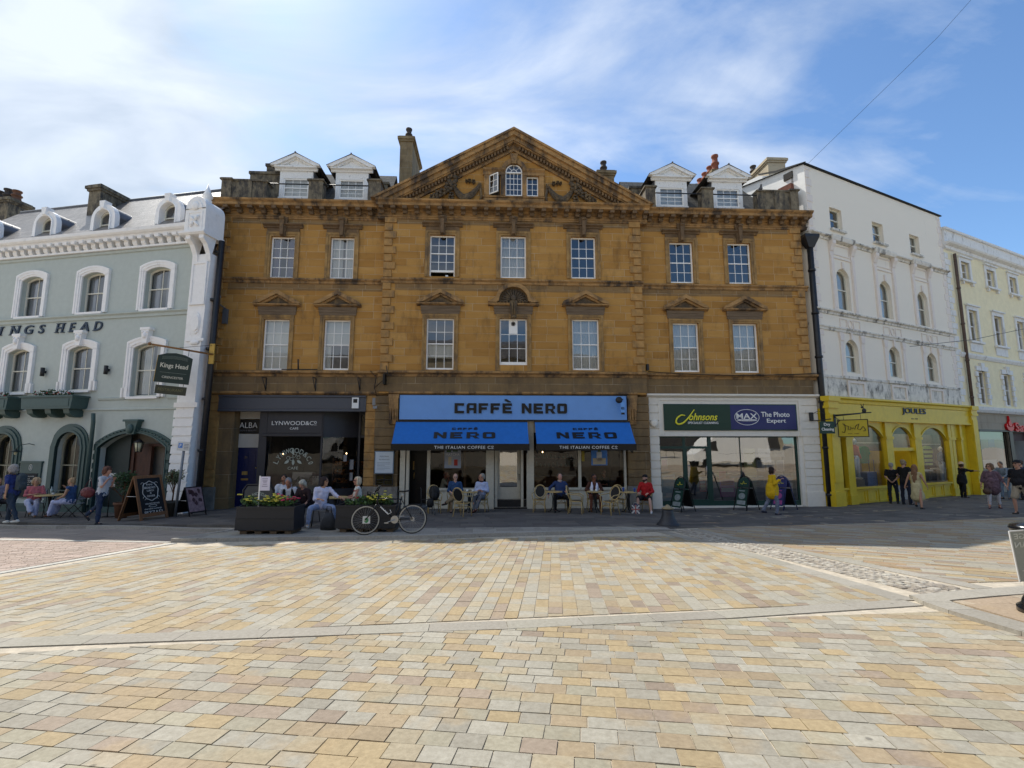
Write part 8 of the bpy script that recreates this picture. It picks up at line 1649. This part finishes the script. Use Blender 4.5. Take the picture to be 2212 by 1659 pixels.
def person(label,x,y,rz,h=1.72,sit=None,lean=(0,0),armL=((-.25,0,-1),(-.1,-.25,-1)),armR=((.25,0,-1),(.1,-.25,-1)),legL=((-.08,0,-1),(0,0,-1)),legR=((.08,0,-1),(0,0,-1)),hyaw=0,hpitch=0,skin='#b98d70',top='#444444',sleeve='s',bottom='#222a3a',legs='t',shoe='#1c1c1c',hair=('short','#777470'),fat=1.0,shw=1.0,glasses=None,z=None,over=None,coll=None,wide=0,toptex=None,bottomtex=None,beard=None,feet=None,vox=.017,layers=None):
    k=h/1.75; z0=pav(x,y) if z is None else z; t=thing('person',label,'person',(x,y,z0),R(rz)); V=Vector
    tl=.43*k; sl_=.42*k
    def nv(v): return V(v).normalized()
    lx,ly=lean; td=V((sin(R(lx)),-sin(R(ly)),cos(R(ly)))).normalized()
    LG=[[nv(a) for a in legL],[nv(a) for a in legR]]
    if sit is None:
        drop=max(-(LG[i][0].z*tl+LG[i][1].z*sl_) for i in (0,1)); pz=drop+.085*k
    else: pz=sit+.10*k
    pel=V((0,0,pz)); chest=pel+td*.36*k; nb=pel+td*.52*k; sh=nb-td*.055*k
    hips=[pel+V((-.09*k,0,-.02)),pel+V((.09*k,0,-.02))]; shp=[sh+V((-.175*k*shw,0,0)),sh+V((.175*k*shw,0,0))]
    kn=[hips[i]+LG[i][0]*tl for i in (0,1)]; an=[kn[i]+LG[i][1]*sl_ for i in (0,1)]
    AR=[[nv(a) for a in armL],[nv(a) for a in armR]]; el=[shp[i]+AR[i][0]*.28*k for i in (0,1)]; wr=[el[i]+AR[i][1]*.25*k for i in (0,1)]
    fm=frame_m(td,(1,0,0)); hy=Matrix.Rotation(R(hyaw),3,'Z')@Matrix.Rotation(R(hpitch),3,'X'); hc=nb+(td*.5+V((0,0,.5))).normalized()*.155*k+hy@V((0,-.02*k,0))
    def torso(b,e,f=fat):
        b.ell(pel+td*.28*k,((.155*f+e)*k,(.105*f+e)*k,(.2+e)*k),14,9,mtx=fm); b.ell(pel+td*.12*k+fm@V((0,-.02*(f-.9),0)),((.145*f*f+e)*k,(.11*f*f+e)*k,(.15+e)*k),14,9,mtx=fm); b.ell(pel+V((0,.01,0)),((.165*f+e)*k,(.12*f+e)*k,(.12+e)*k),14,9); b.ell(pel+td*.40*k,((.165*shw+e)*k,(.095+e)*k,(.095+e)*k),14,9,mtx=fm)
        cap(b,shp[0]+V((.02,0,-.01)),(.052+e)*k,shp[1]-V((.02,0,.01)),(.052+e)*k)
    b=M(); torso(b,0); cap(b,nb-td*.04*k,.058*k,hc-V((0,0,.06*k)),.05*k)
    for i in (0,1):
        cap(b,hips[i],.082*k*fat,kn[i],.053*k); cap(b,kn[i],.052*k,kn[i].lerp(an[i],.35),.054*k); cap(b,kn[i].lerp(an[i],.35),.054*k,an[i],.035*k)
        cap(b,shp[i],.048*k,el[i],.038*k); cap(b,el[i],.038*k,wr[i],.026*k)
        ft=V((.25*(i*2-1) if sit is None else .12*(i*2-1),-1,0)).normalized() if not feet else V(feet[i]).normalized(); cap(b,an[i]+V((0,0,-.02)),.035*k,an[i]+ft*.12*k+V((0,0,-.05*k))+V((0,0,0)),.03*k)
    sk=skinmats(skin); me=blob(b,vox,'body',[sk[0]])
    # join head, features, hands into the one body mesh
    bmx=bmesh.new(); bmx.from_mesh(me); hm=HEAD.copy(); HM=Matrix.Translation(hc)@hy.to_4x4()@Matrix.Scale(k*1.04,4); hm.transform(HM); bmx.from_mesh(hm); bpy.data.meshes.remove(hm)
    b=M()
    for i in (0,1): hand_mesh(b,wr[i]-AR[i][1]*.01,AR[i][1]+V((0,0,-.15)),V(((1-2*i)*.8,.2,-.3)) if AR[i][1].z<-.5 else V((0,0,-1)),k*1.05,1 if i else -1)
    n0=len(b.v)
    for s_ in (-1,1):
        b.ell(HM@V((s_*.031,-.0795,.012)),(.0125*k,.008*k,.0085*k),8,6,m=2); b.ell(HM@V((s_*.031,-.086,.012)),(.0055*k,.004*k,.0055*k),6,5,m=3); b.tube([HM@V((s_*.015,-.09,.03)),HM@V((s_*.032,-.09,.037)),HM@V((s_*.05,-.078,.03))],.0045*k,5,m=4)
    b.ell(HM@V((0,-.0905,-.055)),(.021*k,.007*k,.0065*k),10,5,m=1)
    m2=b.mesh('x',sk); bmx.from_mesh(m2); bmx.to_mesh(me); bmx.free(); bpy.data.meshes.remove(m2); me.materials.clear(); [me.materials.append(m) for m in sk]; me.polygons.foreach_set('use_smooth',[True]*len(me.polygons)); body=obj('body',me,t)
    def cm(col,tex=None,nm='cloth'): 
        return mat(nm+'_'+col[1:]+('t' if tex else ''),col,.85,tex[0] if tex else .1,tex[1] if tex else 12,.25)
    # top
    if top:
        b=M(); torso(b,.018)
        for i in (0,1):
            if sleeve=='n': continue
            if sleeve=='s': cap(b,shp[i],.062*k,shp[i].lerp(el[i],.72),.058*k)
            else: cap(b,shp[i],.062*k,el[i],.055*k); cap(b,el[i],.053*k,el[i].lerp(wr[i],.92 if sleeve=='l' else .45),.042*k)
        if over=='dress':
            cap(b,pel,.175*k,pel+V((0,0,-.25*k)),.18*k,14); cap(b,pel+V((0,0,-.25*k)),.19*k,(kn[0]+kn[1])/2+V((0,0,-.02)),.23*k,14)
        if over=='tunic': cap(b,pel+td*.1,.18*k*fat,pel+V((0,.01,-.16*k)),.2*k*fat,14)
        obj('dress' if over=='dress' else 'top',blob(b,vox,'top',[cm(top,toptex)],.012,x*3),t)
    if layers:   # open waistcoat / jacket panels over the top
        for (nm,col,xs_) in layers:
            b=M()
            for s_ in (-1,1): b.ell(pel+td*.27*k+fm@V((s_*xs_*k,0,0)),(.085*k,.145*k,.26*k),12,9,mtx=fm)
            obj(nm,blob(b,vox,nm,[cm(col)],.006,2),t)
    if legs in('t','s','c') and over!='dress':
        b=M(); b.ell(pel+V((0,.01,-.01)),((.17*fat+.012)*k,(.125*fat+.012)*k,.12*k),14,9)
        for i in (0,1):
            w_=1+wide
            cap(b,hips[i],.098*k*fat,kn[i].lerp(hips[i],.02 if legs!='s' else .12),(.069 if legs!='s' else .09)*k*w_**.5)
            if legs!='s': cap(b,kn[i],.068*k*w_**.5,kn[i].lerp(an[i],.93 if legs=='t' else .72),(.055)*k*w_)
        obj('shorts' if legs=='s' else 'trousers',blob(b,vox,'trousers',[cm(bottom,bottomtex)],.012,x*5),t)
    if shoe:
        for i in (0,1):
            b=M(); ft=V((.25*(i*2-1) if sit is None else .12*(i*2-1),-1,0)).normalized() if not feet else V(feet[i]).normalized(); a_=an[i]
            cap(b,a_+V((0,0,-.035*k))-ft*.03*k,.042*k,a_+ft*.13*k+V((0,0,-.052*k)),.034*k); cap(b,a_,.043*k,a_+V((0,0,-.04*k)),.042*k); obj('shoe',blob(b,.014,'shoe',[cm(shoe,None,'leather')]),t)
    if coll: b=M(); b.tube([nb+V((.065*cos(a),-.055*sin(a)-.01,.02+.0*sin(a)))*k if 0 else nb+V((.068*k*cos(a),.06*k*sin(a),.015)) for a in [q*PI/8 for q in range(16)]],.018*k,6,closed=True); b.build('collar',cm(coll),t)
    # hair / hats
    H=lambda p:HM@V(p); hk,hcol=hair; hmx=(hy.to_4x4()@Matrix.Scale(k*1.04,4)).to_3x3()
    hmt=mat('hair_'+hcol[1:],hcol,.75,.35,60,.5,stretch=(1,1,.3)); b=M()
    E_=lambda c,r: b.ell(H(c),r,14,10,mtx=hmx)
    if hk=='short': E_((0,.03,.05),(.083,.092,.085)); E_((0,.06,0),(.074,.06,.075)); [E_((s_*.066,.015,.03),(.02,.045,.045)) for s_ in (-1,1)]
    elif hk=='bald': [E_((s_*.068,.04,.0),(.016,.045,.035)) for s_ in (-1,1)]; E_((0,.075,-.01),(.065,.04,.045))
    elif hk=='bob': E_((0,.025,.05),(.092,.1,.085)); E_((0,.06,-.03),(.09,.065,.11)); [E_((s_*.075,.02,-.03),(.03,.055,.1)) for s_ in (-1,1)]
    elif hk=='curly': E_((0,.03,.06),(.105,.11,.09)); E_((0,.05,-.02),(.11,.08,.11)); [E_((s_*.08,.01,.0),(.04,.07,.1)) for s_ in (-1,1)]
    elif hk=='long': E_((0,.025,.05),(.09,.1,.085)); E_((0,.06,-.03),(.09,.065,.12)); E_((0,.085,-.2),(.1,.045,.17)); E_((0,.09,-.36),(.085,.04,.15)); E_((.01,.09,-.48),(.05,.03,.08)); [E_((s_*.075,.03,-.05),(.03,.055,.12)) for s_ in (-1,1)]
    elif hk=='cap':
        E_((0,.055,-.01),(.072,.055,.06))
    elif hk=='hat': E_((0,.055,-.02),(.085,.055,.09)); [E_((s_*.072,.03,-.02),(.02,.045,.07)) for s_ in (-1,1)]
    obj('hair',blob(b,.012,'hair',[hmt],.012,x*7,1),t)
    if hk=='cap': 
        b=M(); b.ell(H((0,.015,.062)),(.086,.104,.075),16,10,mtx=hmx); b.ell(H((0,-.11,.058)),(.062,.07,.008),14,6,mtx=hmx); obj('cap',blob(b,.01,'cap',[cm('#15151a')]),t)
    if hk=='hat':
        b=M(); b.ell(H((0,.015,.085)),(.09,.105,.085),16,10,mtx=hmx); b.ell(H((0,.01,.055)),(.2,.21,.014),20,6,mtx=hmx); obj('sun_hat',blob(b,.011,'hat',[cm('#c2a98a')]),t)
    if glasses:
        b=M(); gm=BLM if glasses=='dark' else RDK
        for s_ in (-1,1): b.ell(H((s_*.033,-.094,.012)),(.026,.007,.019),10,6,mtx=hmx); b.tube([H((s_*.06,-.085,.016)),H((s_*.08,-.02,.014)),H((s_*.082,.02,.01))],.0035,5)
        b.tube([H((-.012,-.1,.016)),H((.012,-.1,.016))],.004,5); b.build('sunglasses' if glasses=='dark' else 'glasses',gm if glasses=='dark' else mat('lens_grey','#5a5a60',.15,.1,9),t)
    if beard: b=M(); b.ell(H((0,-.06,-.085)),(.05,.045,.045),12,8,mtx=hmx); [b.ell(H((s_*.055,-.02,-.05)),(.02,.045,.05),10,6,mtx=hmx) for s_ in (-1,1)]; obj('beard',blob(b,.011,'beard',[mat('hair_'+beard[1:],beard,.75,.35,60,.5)],.006),t)
    t['_wr']=[list(w__) for w__ in wr]
    return t
walkL=((-.06,-.32,-.95),(-.03,.15,-1)); walkR=((.06,.3,-.95),(.03,.75,-.7))
SF=((-.18,-1,-.02),(-.02,-.05,-1)); SR=((.18,-1,-.02),(.02,-.05,-1))      # seated thighs / shins
X=(('crossed'),)
person('person in a blue polo shirt with a grey rucksack walking left past the hotel',-15.05,14.95,-90,1.76,lean=(0,6),armL=((-.15,-.25,-1),(-.05,-.5,-1)),armR=((.15,.3,-1),(.1,.0,-1)),legL=((-.05,-.3,-.95),(0,-.1,-1)),legR=((.05,.35,-.95),(0,.45,-.9)),top='#2c3a72',bottom='#2e3c4c',shoe='#cfcfca',hair=('curly','#9a9590'),fat=1.12)
t=thing('rucksack','grey-green rucksack on the back of the person in the blue polo shirt','bag',(-14.86,14.95,pav(-15,15)+1.22),R(-90)); b=M(); b.box(-.12,.12,-.04,.1,-.24,.2); b.ell((0,.03,.0),(.15,.1,.27),14,10); b.ell((0,.1,-.1),(.11,.06,.12),12,8); obj('body',blob(b,.015,'body',[mat('ruck_cloth','#3f4a50',.85,.1,20,.2)],.008),t); b=M()
for s_ in (-1,1): b.tube([(s_*.1,-.02,.2),(s_*.12,-.2,.26),(s_*.13,-.33,.1),(s_*.12,-.2,-.15),(s_*.1,0,-.2)],.018,6)
b.build('strap',BLM,t)
person('person in a striped shirt seated at the far left edge of the photo',-17.35,16.7,70,1.7,sit=.45,legL=SF,legR=SR,armL=((-.2,-.5,-.8),(.2,-1,.1)),armR=((.2,-.4,-.9),(-.3,-1,.1)),top='#8f8a9e',toptex=(.4,9),bottom='#26262c',hair=('short','#6a5a4a'))
person('person in a pink blouse and white trousers with legs crossed at the hotel table',-16.3,16.95,38,1.66,sit=.45,lean=(0,4),legL=((-.1,-1,.08),(.35,-.45,-.8)),legR=((.05,-1,-.05),(.0,-.1,-1)),armL=((-.3,-.1,-1),(.7,-.7,.15)),armR=((.3,-.2,-1),(-.6,-.7,.2)),top='#b5656b',sleeve='m',bottom='#b9bed6',wide=.5,shoe='#8a6a50',hair=('curly','#b59a78'),fat=1.12)
person('person in a sleeveless blue top and white trousers seated facing left at the hotel',-14.85,16.72,-80,1.66,sit=.45,lean=(0,2),legL=((-.1,-1,.0),(0,-.25,-1)),legR=((.12,-1,-.02),(.0,-.2,-1)),armL=((-.15,-.5,-.7),(.1,-.55,.85)),armR=((.2,-.2,-1),(-.2,-.9,-.4)),top='#34507a',sleeve='n',bottom='#b8bcd8',wide=.7,shoe='#6a4a3a',hair=('short','#a98a66'),fat=1.05,hpitch=0)
person('person in a white T-shirt and jeans walking right with a dark red bag',-11.98,14.5,90,1.66,lean=(0,7),hpitch=18,armL=((-.1,-.25,-.95),(.25,-.5,.9)),armR=((.15,-.15,-1),(-.35,-.5,.9)),legL=((-.05,-.1,-1),(0,.02,-1)),legR=((.05,.45,-.9),(0,.75,-.65)),feet=((0,-1,0),(0,-.7,-.7)),top='#b7bac0',bottom='#26344e',shoe='#23262c',hair=('curly','#5e3d30'),skin='#b98a74')
t=thing('shoulder_bag','dark red leather shoulder bag worn by the walking person in the white T-shirt','bag',(-12.28,14.35,pav(-12,14.5)+.92),R(90)); b=M(); b.ell((0,0,0),(.1,.2,.15),14,10); b.ell((0,-.02,-.06),(.1,.17,.1),12,8); obj('body',blob(b,.015,'body',[mat('oxblood_leather','#5e2429',.5,.15,12,.2)],.008),t); b=M(); b.tube([(0,-.12,.12),(.05,.0,.4),(.0,.1,.14)],.009,6); b.build('strap',mat('oxblood_leather'),t)
# outside the charcoal cafe
dn=((-.2,-.25,-1),(.35,-.9,.1)); dnr=((.2,-.25,-1),(-.35,-.9,.1))
person('person in a white shirt and dark glasses looking down at the charcoal cafe',-7.12,15.5,8,1.74,sit=.46,lean=(0,8),hpitch=30,hyaw=12,legL=SF,legR=SR,armL=dn,armR=dnr,top='#c6c9d2',sleeve='s',bottom='#2a2c36',skin='#a06d52',glasses='dark',hair=('short','#231f1e'))
person('grey haired person in a black gilet over a white T-shirt with a round blue print',-6.55,14.7,6,1.72,sit=.46,lean=(0,26),hpitch=38,legL=SF,legR=SR,armL=((-.3,-.15,-1),(.3,-.9,-.2)),armR=((.35,-.1,-1),(-.3,-.8,-.3)),top='#c9cdd8',layers=[('gilet','#15161c',.11)],bottom='#20222c',skin='#a3725c',hair=('short','#77787c'),fat=1.1)
person('white haired person in a dark maroon top bending over the cafe table',-5.98,14.5,-12,1.62,sit=.46,lean=(0,26),hpitch=40,hyaw=-10,legL=SF,legR=SR,armL=dn,armR=((.3,-.1,-1),(-.2,-.7,-.6)),top='#2a1a1f',sleeve='m',bottom='#1f1c22',skin='#b08573',hair=('bob','#a9a698'),fat=1.15)
person('dark haired person in a white blouse and sunglasses reaching right across the table',-5.2,13.5,30,1.68,sit=.46,lean=(6,2),hyaw=48,legL=((-.55,-.85,.0),(-.1,-.1,-1)),legR=((.45,-.9,-.02),(.2,.25,-1)),armL=((-.2,-.3,-1),(.5,-.9,.05)),armR=((.55,-.5,-.7),(.5,-.85,-.15)),top='#c9c8dc',sleeve='m',bottom='#8f9bb8',shoe='#b5b3b0',glasses='dark',hair=('bob','#2a1c1c'))
person('blonde person in a white sleeveless top and sunglasses behind the right planter',-4.5,14.45,-68,1.64,sit=.46,legL=SF,legR=SR,armL=((-.1,-.4,-.9),(.1,-.9,-.2)),armR=((.15,-.3,-1),(-.1,-.9,-.1)),top='#cbc8bf',sleeve='n',bottom='#3a4050',skin='#b5806c',glasses='dark',hair=('bob','#bfae94'),over='tunic')
# inside and outside the blue cafe
person('person in a pale shirt sitting inside the left cafe window with chin on hand',-2.95,20.75,80,1.74,sit=.52,lean=(0,16),z=-2.45,legL=SF,legR=SR,armL=((-.1,-.6,-.6),(.1,-.1,1)),armR=((.15,-.5,-.85),(0,-1,-.1)),top='#b5ad96',bottom='#3a3a40',skin='#a06a58',hair=('bald','#8a8580'))
person('balding person in a blue shirt and glasses seated with one leg crossed at the cafe',-2.08,18.15,6,1.76,sit=.46,hyaw=8,legL=((-.1,-1,-.05),(0,-.05,-1)),legR=((-.15,-1,.1),(-.8,-.35,-.45)),feet=((0,-1,0),(-.9,-.4,-.1)),armL=((-.25,-.1,-1),(.4,-.85,-.15)),armR=((.3,-.15,-1),(-.45,-.85,-.05)),top='#27466e',sleeve='m',bottom='#8a7456',shoe='#2c1f1a',skin='#c49a86',glasses='clear',hair=('bald','#a9a39a'))
person('grey haired person in a pale blue shirt with folded arms, looking left',-1.1,18.1,-14,1.76,sit=.46,hyaw=-48,legL=((-.12,-1,-.02),(.0,-.1,-1)),legR=((-.05,-1,.07),(-.25,-.25,-.9)),armL=((-.25,-.15,-1),(.9,-.5,.1)),armR=((.25,-.15,-1),(-.9,-.55,.2)),top='#a5b0d0',sleeve='l',coll='#1b1e33',bottom='#5c6068',shoe='#4a241b',skin='#b08068',glasses='dark',hair=('short','#8c8880'))
person('person in a navy jumper with a white collar slouched at a cafe table',1.78,18.3,2,1.76,sit=.46,lean=(0,-6),hyaw=4,hpitch=8,legL=((-.35,-1,-.05),(-.05,-.1,-1)),legR=((.3,-1,-.05),(.1,-.1,-1)),armL=((-.75,-.2,-.65),(-.25,-.35,-.9)),armR=((.4,-.2,-.9),(-.3,-.9,-.05)),top='#24365e',sleeve='l',coll='#c9c9cc',bottom='#0f0f14',skin='#b88878',hair=('short','#57504a'),fat=1.15)
person('person in a white wrap and brown jacket with dark glasses at a cafe table',3.02,18.3,0,1.72,sit=.46,lean=(0,8),hyaw=14,hpitch=6,legL=SF,legR=SR,armL=((-.5,-.1,-.9),(.6,-.75,.0)),armR=((.45,-.1,-.9),(-.4,-.85,.05)),top='#4a2a1e',sleeve='l',bottom='#6a3f30',bottomtex=(.3,20),layers=[('scarf','#d5d8ea',.085)],skin='#7d4f3c',glasses='dark',hair=('short','#141114'),shoe='#8a5f3c',fat=1.05)
person('person in dark clothes and glasses inside the right cafe window',4.0,20.9,-60,1.74,sit=.55,z=-2.45,lean=(0,12),legL=SF,legR=SR,armL=((-.3,-.5,-.8),(.4,-.9,.1)),armR=((.3,-.4,-.8),(-.3,-1,.1)),top='#1c1b1e',bottom='#222222',skin='#8a5a48',glasses='clear',hair=('bald','#4a4038'))
person('bearded person in a red jacket, shorts and black cap seated at the right end',4.92,18.25,-24,1.76,sit=.46,hyaw=-22,legL=((-.3,-1,-.03),(-.05,-.05,-1)),legR=((.25,-1,-.03),(.12,-.1,-1)),armL=((-.3,-.2,-1),(.2,-.95,-.1)),armR=((.3,-.15,-1),(-.5,-.8,-.15)),top='#a3161b',sleeve='l',bottom='#1a1a1e',legs='s',shoe='#c9c9cc',skin='#c29a8a',hair=('cap','#241a16'),beard='#2c1e18')
# right hand side
person('dark haired person in a mustard yellow coat and patterned trousers walking right',8.98,17.1,84,1.64,lean=(0,2),hyaw=0,armL=((-.2,.1,-1),(-.1,-.6,.5)),armR=((.15,-.15,-1),(.1,-.85,.35)),legL=((-.05,-.25,-1),(0,.1,-1)),legR=((.05,.3,-1),(0,.5,-.9)),top='#c9a310',sleeve='l',over='tunic',bottom='#6b7386',bottomtex=(.5,40),shoe='#1d2238',skin='#b08878',glasses='dark',hair=('bob','#23130f'),fat=1.1)
person('short grey haired person dressed in black with hands clasped behind at the yellow shop',16.15,21.0,140,1.72,armL=((-.2,.25,-1),(.5,.5,-.5)),armR=((.2,.25,-1),(-.5,.5,-.5)),top='#131318',bottom='#161b28',skin='#b08a78',hair=('short','#8f8c88'))
person('tall bearded person in black with sunglasses at the yellow shop doorway',16.25,20.45,112,1.84,armL=((-.2,.1,-1),(.2,-.8,-.3)),armR=((.25,.1,-1),(-.1,-.75,-.4)),top='#111114',bottom='#141a2c',skin='#b08a78',glasses='dark',hair=('short','#8a7a62'),beard='#8a5f48')
person('long haired person in a cream sleeveless dress walking away to the right',15.2,18.6,118,1.66,lean=(0,-4),armL=((-.3,-.1,-1),(-.2,-.4,-.9)),armR=((.35,.2,-1),(.3,.1,-1)),legL=((-.1,.25,-1),(-.1,.15,-1)),legR=((.15,-.45,-.9),(.12,-.3,-.95)),top='#b5aa84',sleeve='n',over='dress',legs=None,shoe='#2a2826',skin='#a9806a',hair=('long','#7a5a40'))
person('person in black with a wide brimmed straw hat pointing right beside the yellow shop',21.3,23.4,78,1.66,lean=(0,3),armL=((-.1,-.9,-.25),(0,-1,.05)),armR=((.15,-.8,-.4),(0,-1,.25)),top='#121217',sleeve='m',bottom='#101014',skin='#a9806a',hair=('hat','#4a3626'),over='tunic')
person('person in a patterned grey-pink top and white cropped trousers walking toward the viewer',17.75,18.3,-38,1.66,hyaw=-35,armL=((-.35,.1,-1),(-.2,.0,-1)),armR=((.4,-.1,-1),(.35,-.35,-.9)),legL=((-.1,-.3,-1),(-.05,-.05,-1)),legR=((.1,.12,-1),(.08,.3,-1)),top='#5a464f',toptex=(.5,14),sleeve='m',over='tunic',bottom='#b3b1b8',legs='c',shoe='#4a2a34',skin='#b98a76',glasses='dark',hair=('curly','#6e553e'),fat=1.25)
t=thing('handbag','brown handbag on the left arm of the person in white cropped trousers','bag',(17.4,18.15,pav(17.5,18)+.62),R(-38)); b=M(); b.ell((0,0,0),(.13,.08,.12),12,8); obj('body',blob(b,.015,'body',[mat('brown_leather','#4a3526',.6,.15,12,.2)],.008),t); b=M(); b.tube([(-.08,0,.08),(0,0,.35),(.08,0,.08)],.01,6); b.build('strap',mat('brown_leather'),t)
person('grey-blue shirted person with head down in front of the bank window',22.3,22.4,-70,1.7,lean=(0,14),hpitch=25,armL=((-.2,-.3,-1),(.1,-.8,-.3)),armR=((.2,-.3,-1),(-.1,-.8,-.3)),top='#6f7b88',sleeve='l',bottom='#67798c',hair=('short','#5b5048'))
person('person in a navy top beside the bank window, behind the man in beige shorts',22.6,21.9,200,1.74,armL=((-.25,-.1,-1),(-.2,-.3,-1)),armR=((.25,.1,-1),(.2,0,-1)),top='#1f2438',bottom='#1c1c22',hair=('short','#4a3c30'))
person('broad person in a black T-shirt, beige shorts and cap walking at the right edge',16.75,16.3,-70,1.8,lean=(0,4),hyaw=-12,armL=((-.3,.2,-1),(-.2,-.1,-1)),armR=((.3,-.1,-1),(.1,-.4,-1)),legL=((-.1,-.35,-.95),(0,.1,-1)),legR=((.1,.3,-.95),(.05,.5,-.85)),top='#14151c',bottom='#8f8676',legs='s',shoe='#3a3330',skin='#a87f6c',glasses='dark',hair=('cap','#3a3330'),fat=1.22,shw=1.1)
# ---------------- one mesh per separate piece ----------------
def split_pieces(names,gap=.12,most=14):
    for o in [x for x in COL.objects if x.type=='MESH' and x.name.split('.')[0] in names]:
        me=o.data; n=len(me.vertices); p=list(range(n))
        def find(a):
            while p[a]!=a: p[a]=p[p[a]]; a=p[a]
            return a
        for f in me.polygons:
            v=f.vertices; r=find(v[0])
            for q in v[1:]: p[find(q)]=r
        comp={}
        for i in range(n): comp.setdefault(find(i),[]).append(i)
        bb={k:[[min(me.vertices[i].co[a] for i in v) for a in range(3)],[max(me.vertices[i].co[a] for i in v) for a in range(3)]] for k,v in comp.items()}
        ks=list(bb); par={k:k for k in ks}
        def fk(a):
            while par[a]!=a: a=par[a]
            return a
        if len(ks)>900: continue
        for i,a in enumerate(ks):
            for c in ks[i+1:]:
                if all(bb[a][0][d]-gap<bb[c][1][d] and bb[c][0][d]-gap<bb[a][1][d] for d in range(3)): par[fk(a)]=fk(c)
        grp={}
        for k in ks: grp.setdefault(fk(k),[]).append(k)
        if not 1<len(grp)<=most: continue
        root={i:fk(find(i)) for i in range(n)}
        for gi,g in enumerate(grp):
            idx={}; vs=[]; fs=[]; mi=[]; sm=[]
            for f in me.polygons:
                if root[f.vertices[0]]!=g: continue
                for v in f.vertices:
                    if v not in idx: idx[v]=len(vs); vs.append(tuple(me.vertices[v].co))
                fs.append([idx[v] for v in f.vertices]); mi.append(f.material_index); sm.append(f.use_smooth)
            nm=bpy.data.meshes.new(me.name); nm.from_pydata(vs,[],fs); [nm.materials.append(m) for m in me.materials]; nm.polygons.foreach_set('material_index',mi); nm.polygons.foreach_set('use_smooth',sm); nm.update()
            c=o if gi==0 else o.copy()
            if gi: COL.objects.link(c)
            c.data=nm
split_pieces({'modillion'},.03,60)
split_pieces({'pipe_collar'},.03)
split_pieces({'cheek','lettering'},.25,4) if 0 else split_pieces({'cheek'},.12)
split_pieces({'quoins','rusticated_pier','plinth','door_jamb','console','parapet','parapet_rail','shop_window','steps','pilaster','stall_riser','roof','gutter','pendant_bulb','pendant_cord','window_notice','dentils','shop_cornice','corner_ornament','panelling','shop_wall','interior_wall','counter','leg','step_nosing','string_course','hanging_clothes','venetian_surround','post','arch_heads','stucco_panels','bread_shelf','surround','cap','window_ledge','display_case','flank_vent','door_frame','shop_floor','interior_floor','hook','chalk_drawing','underline','arm','shoes'})
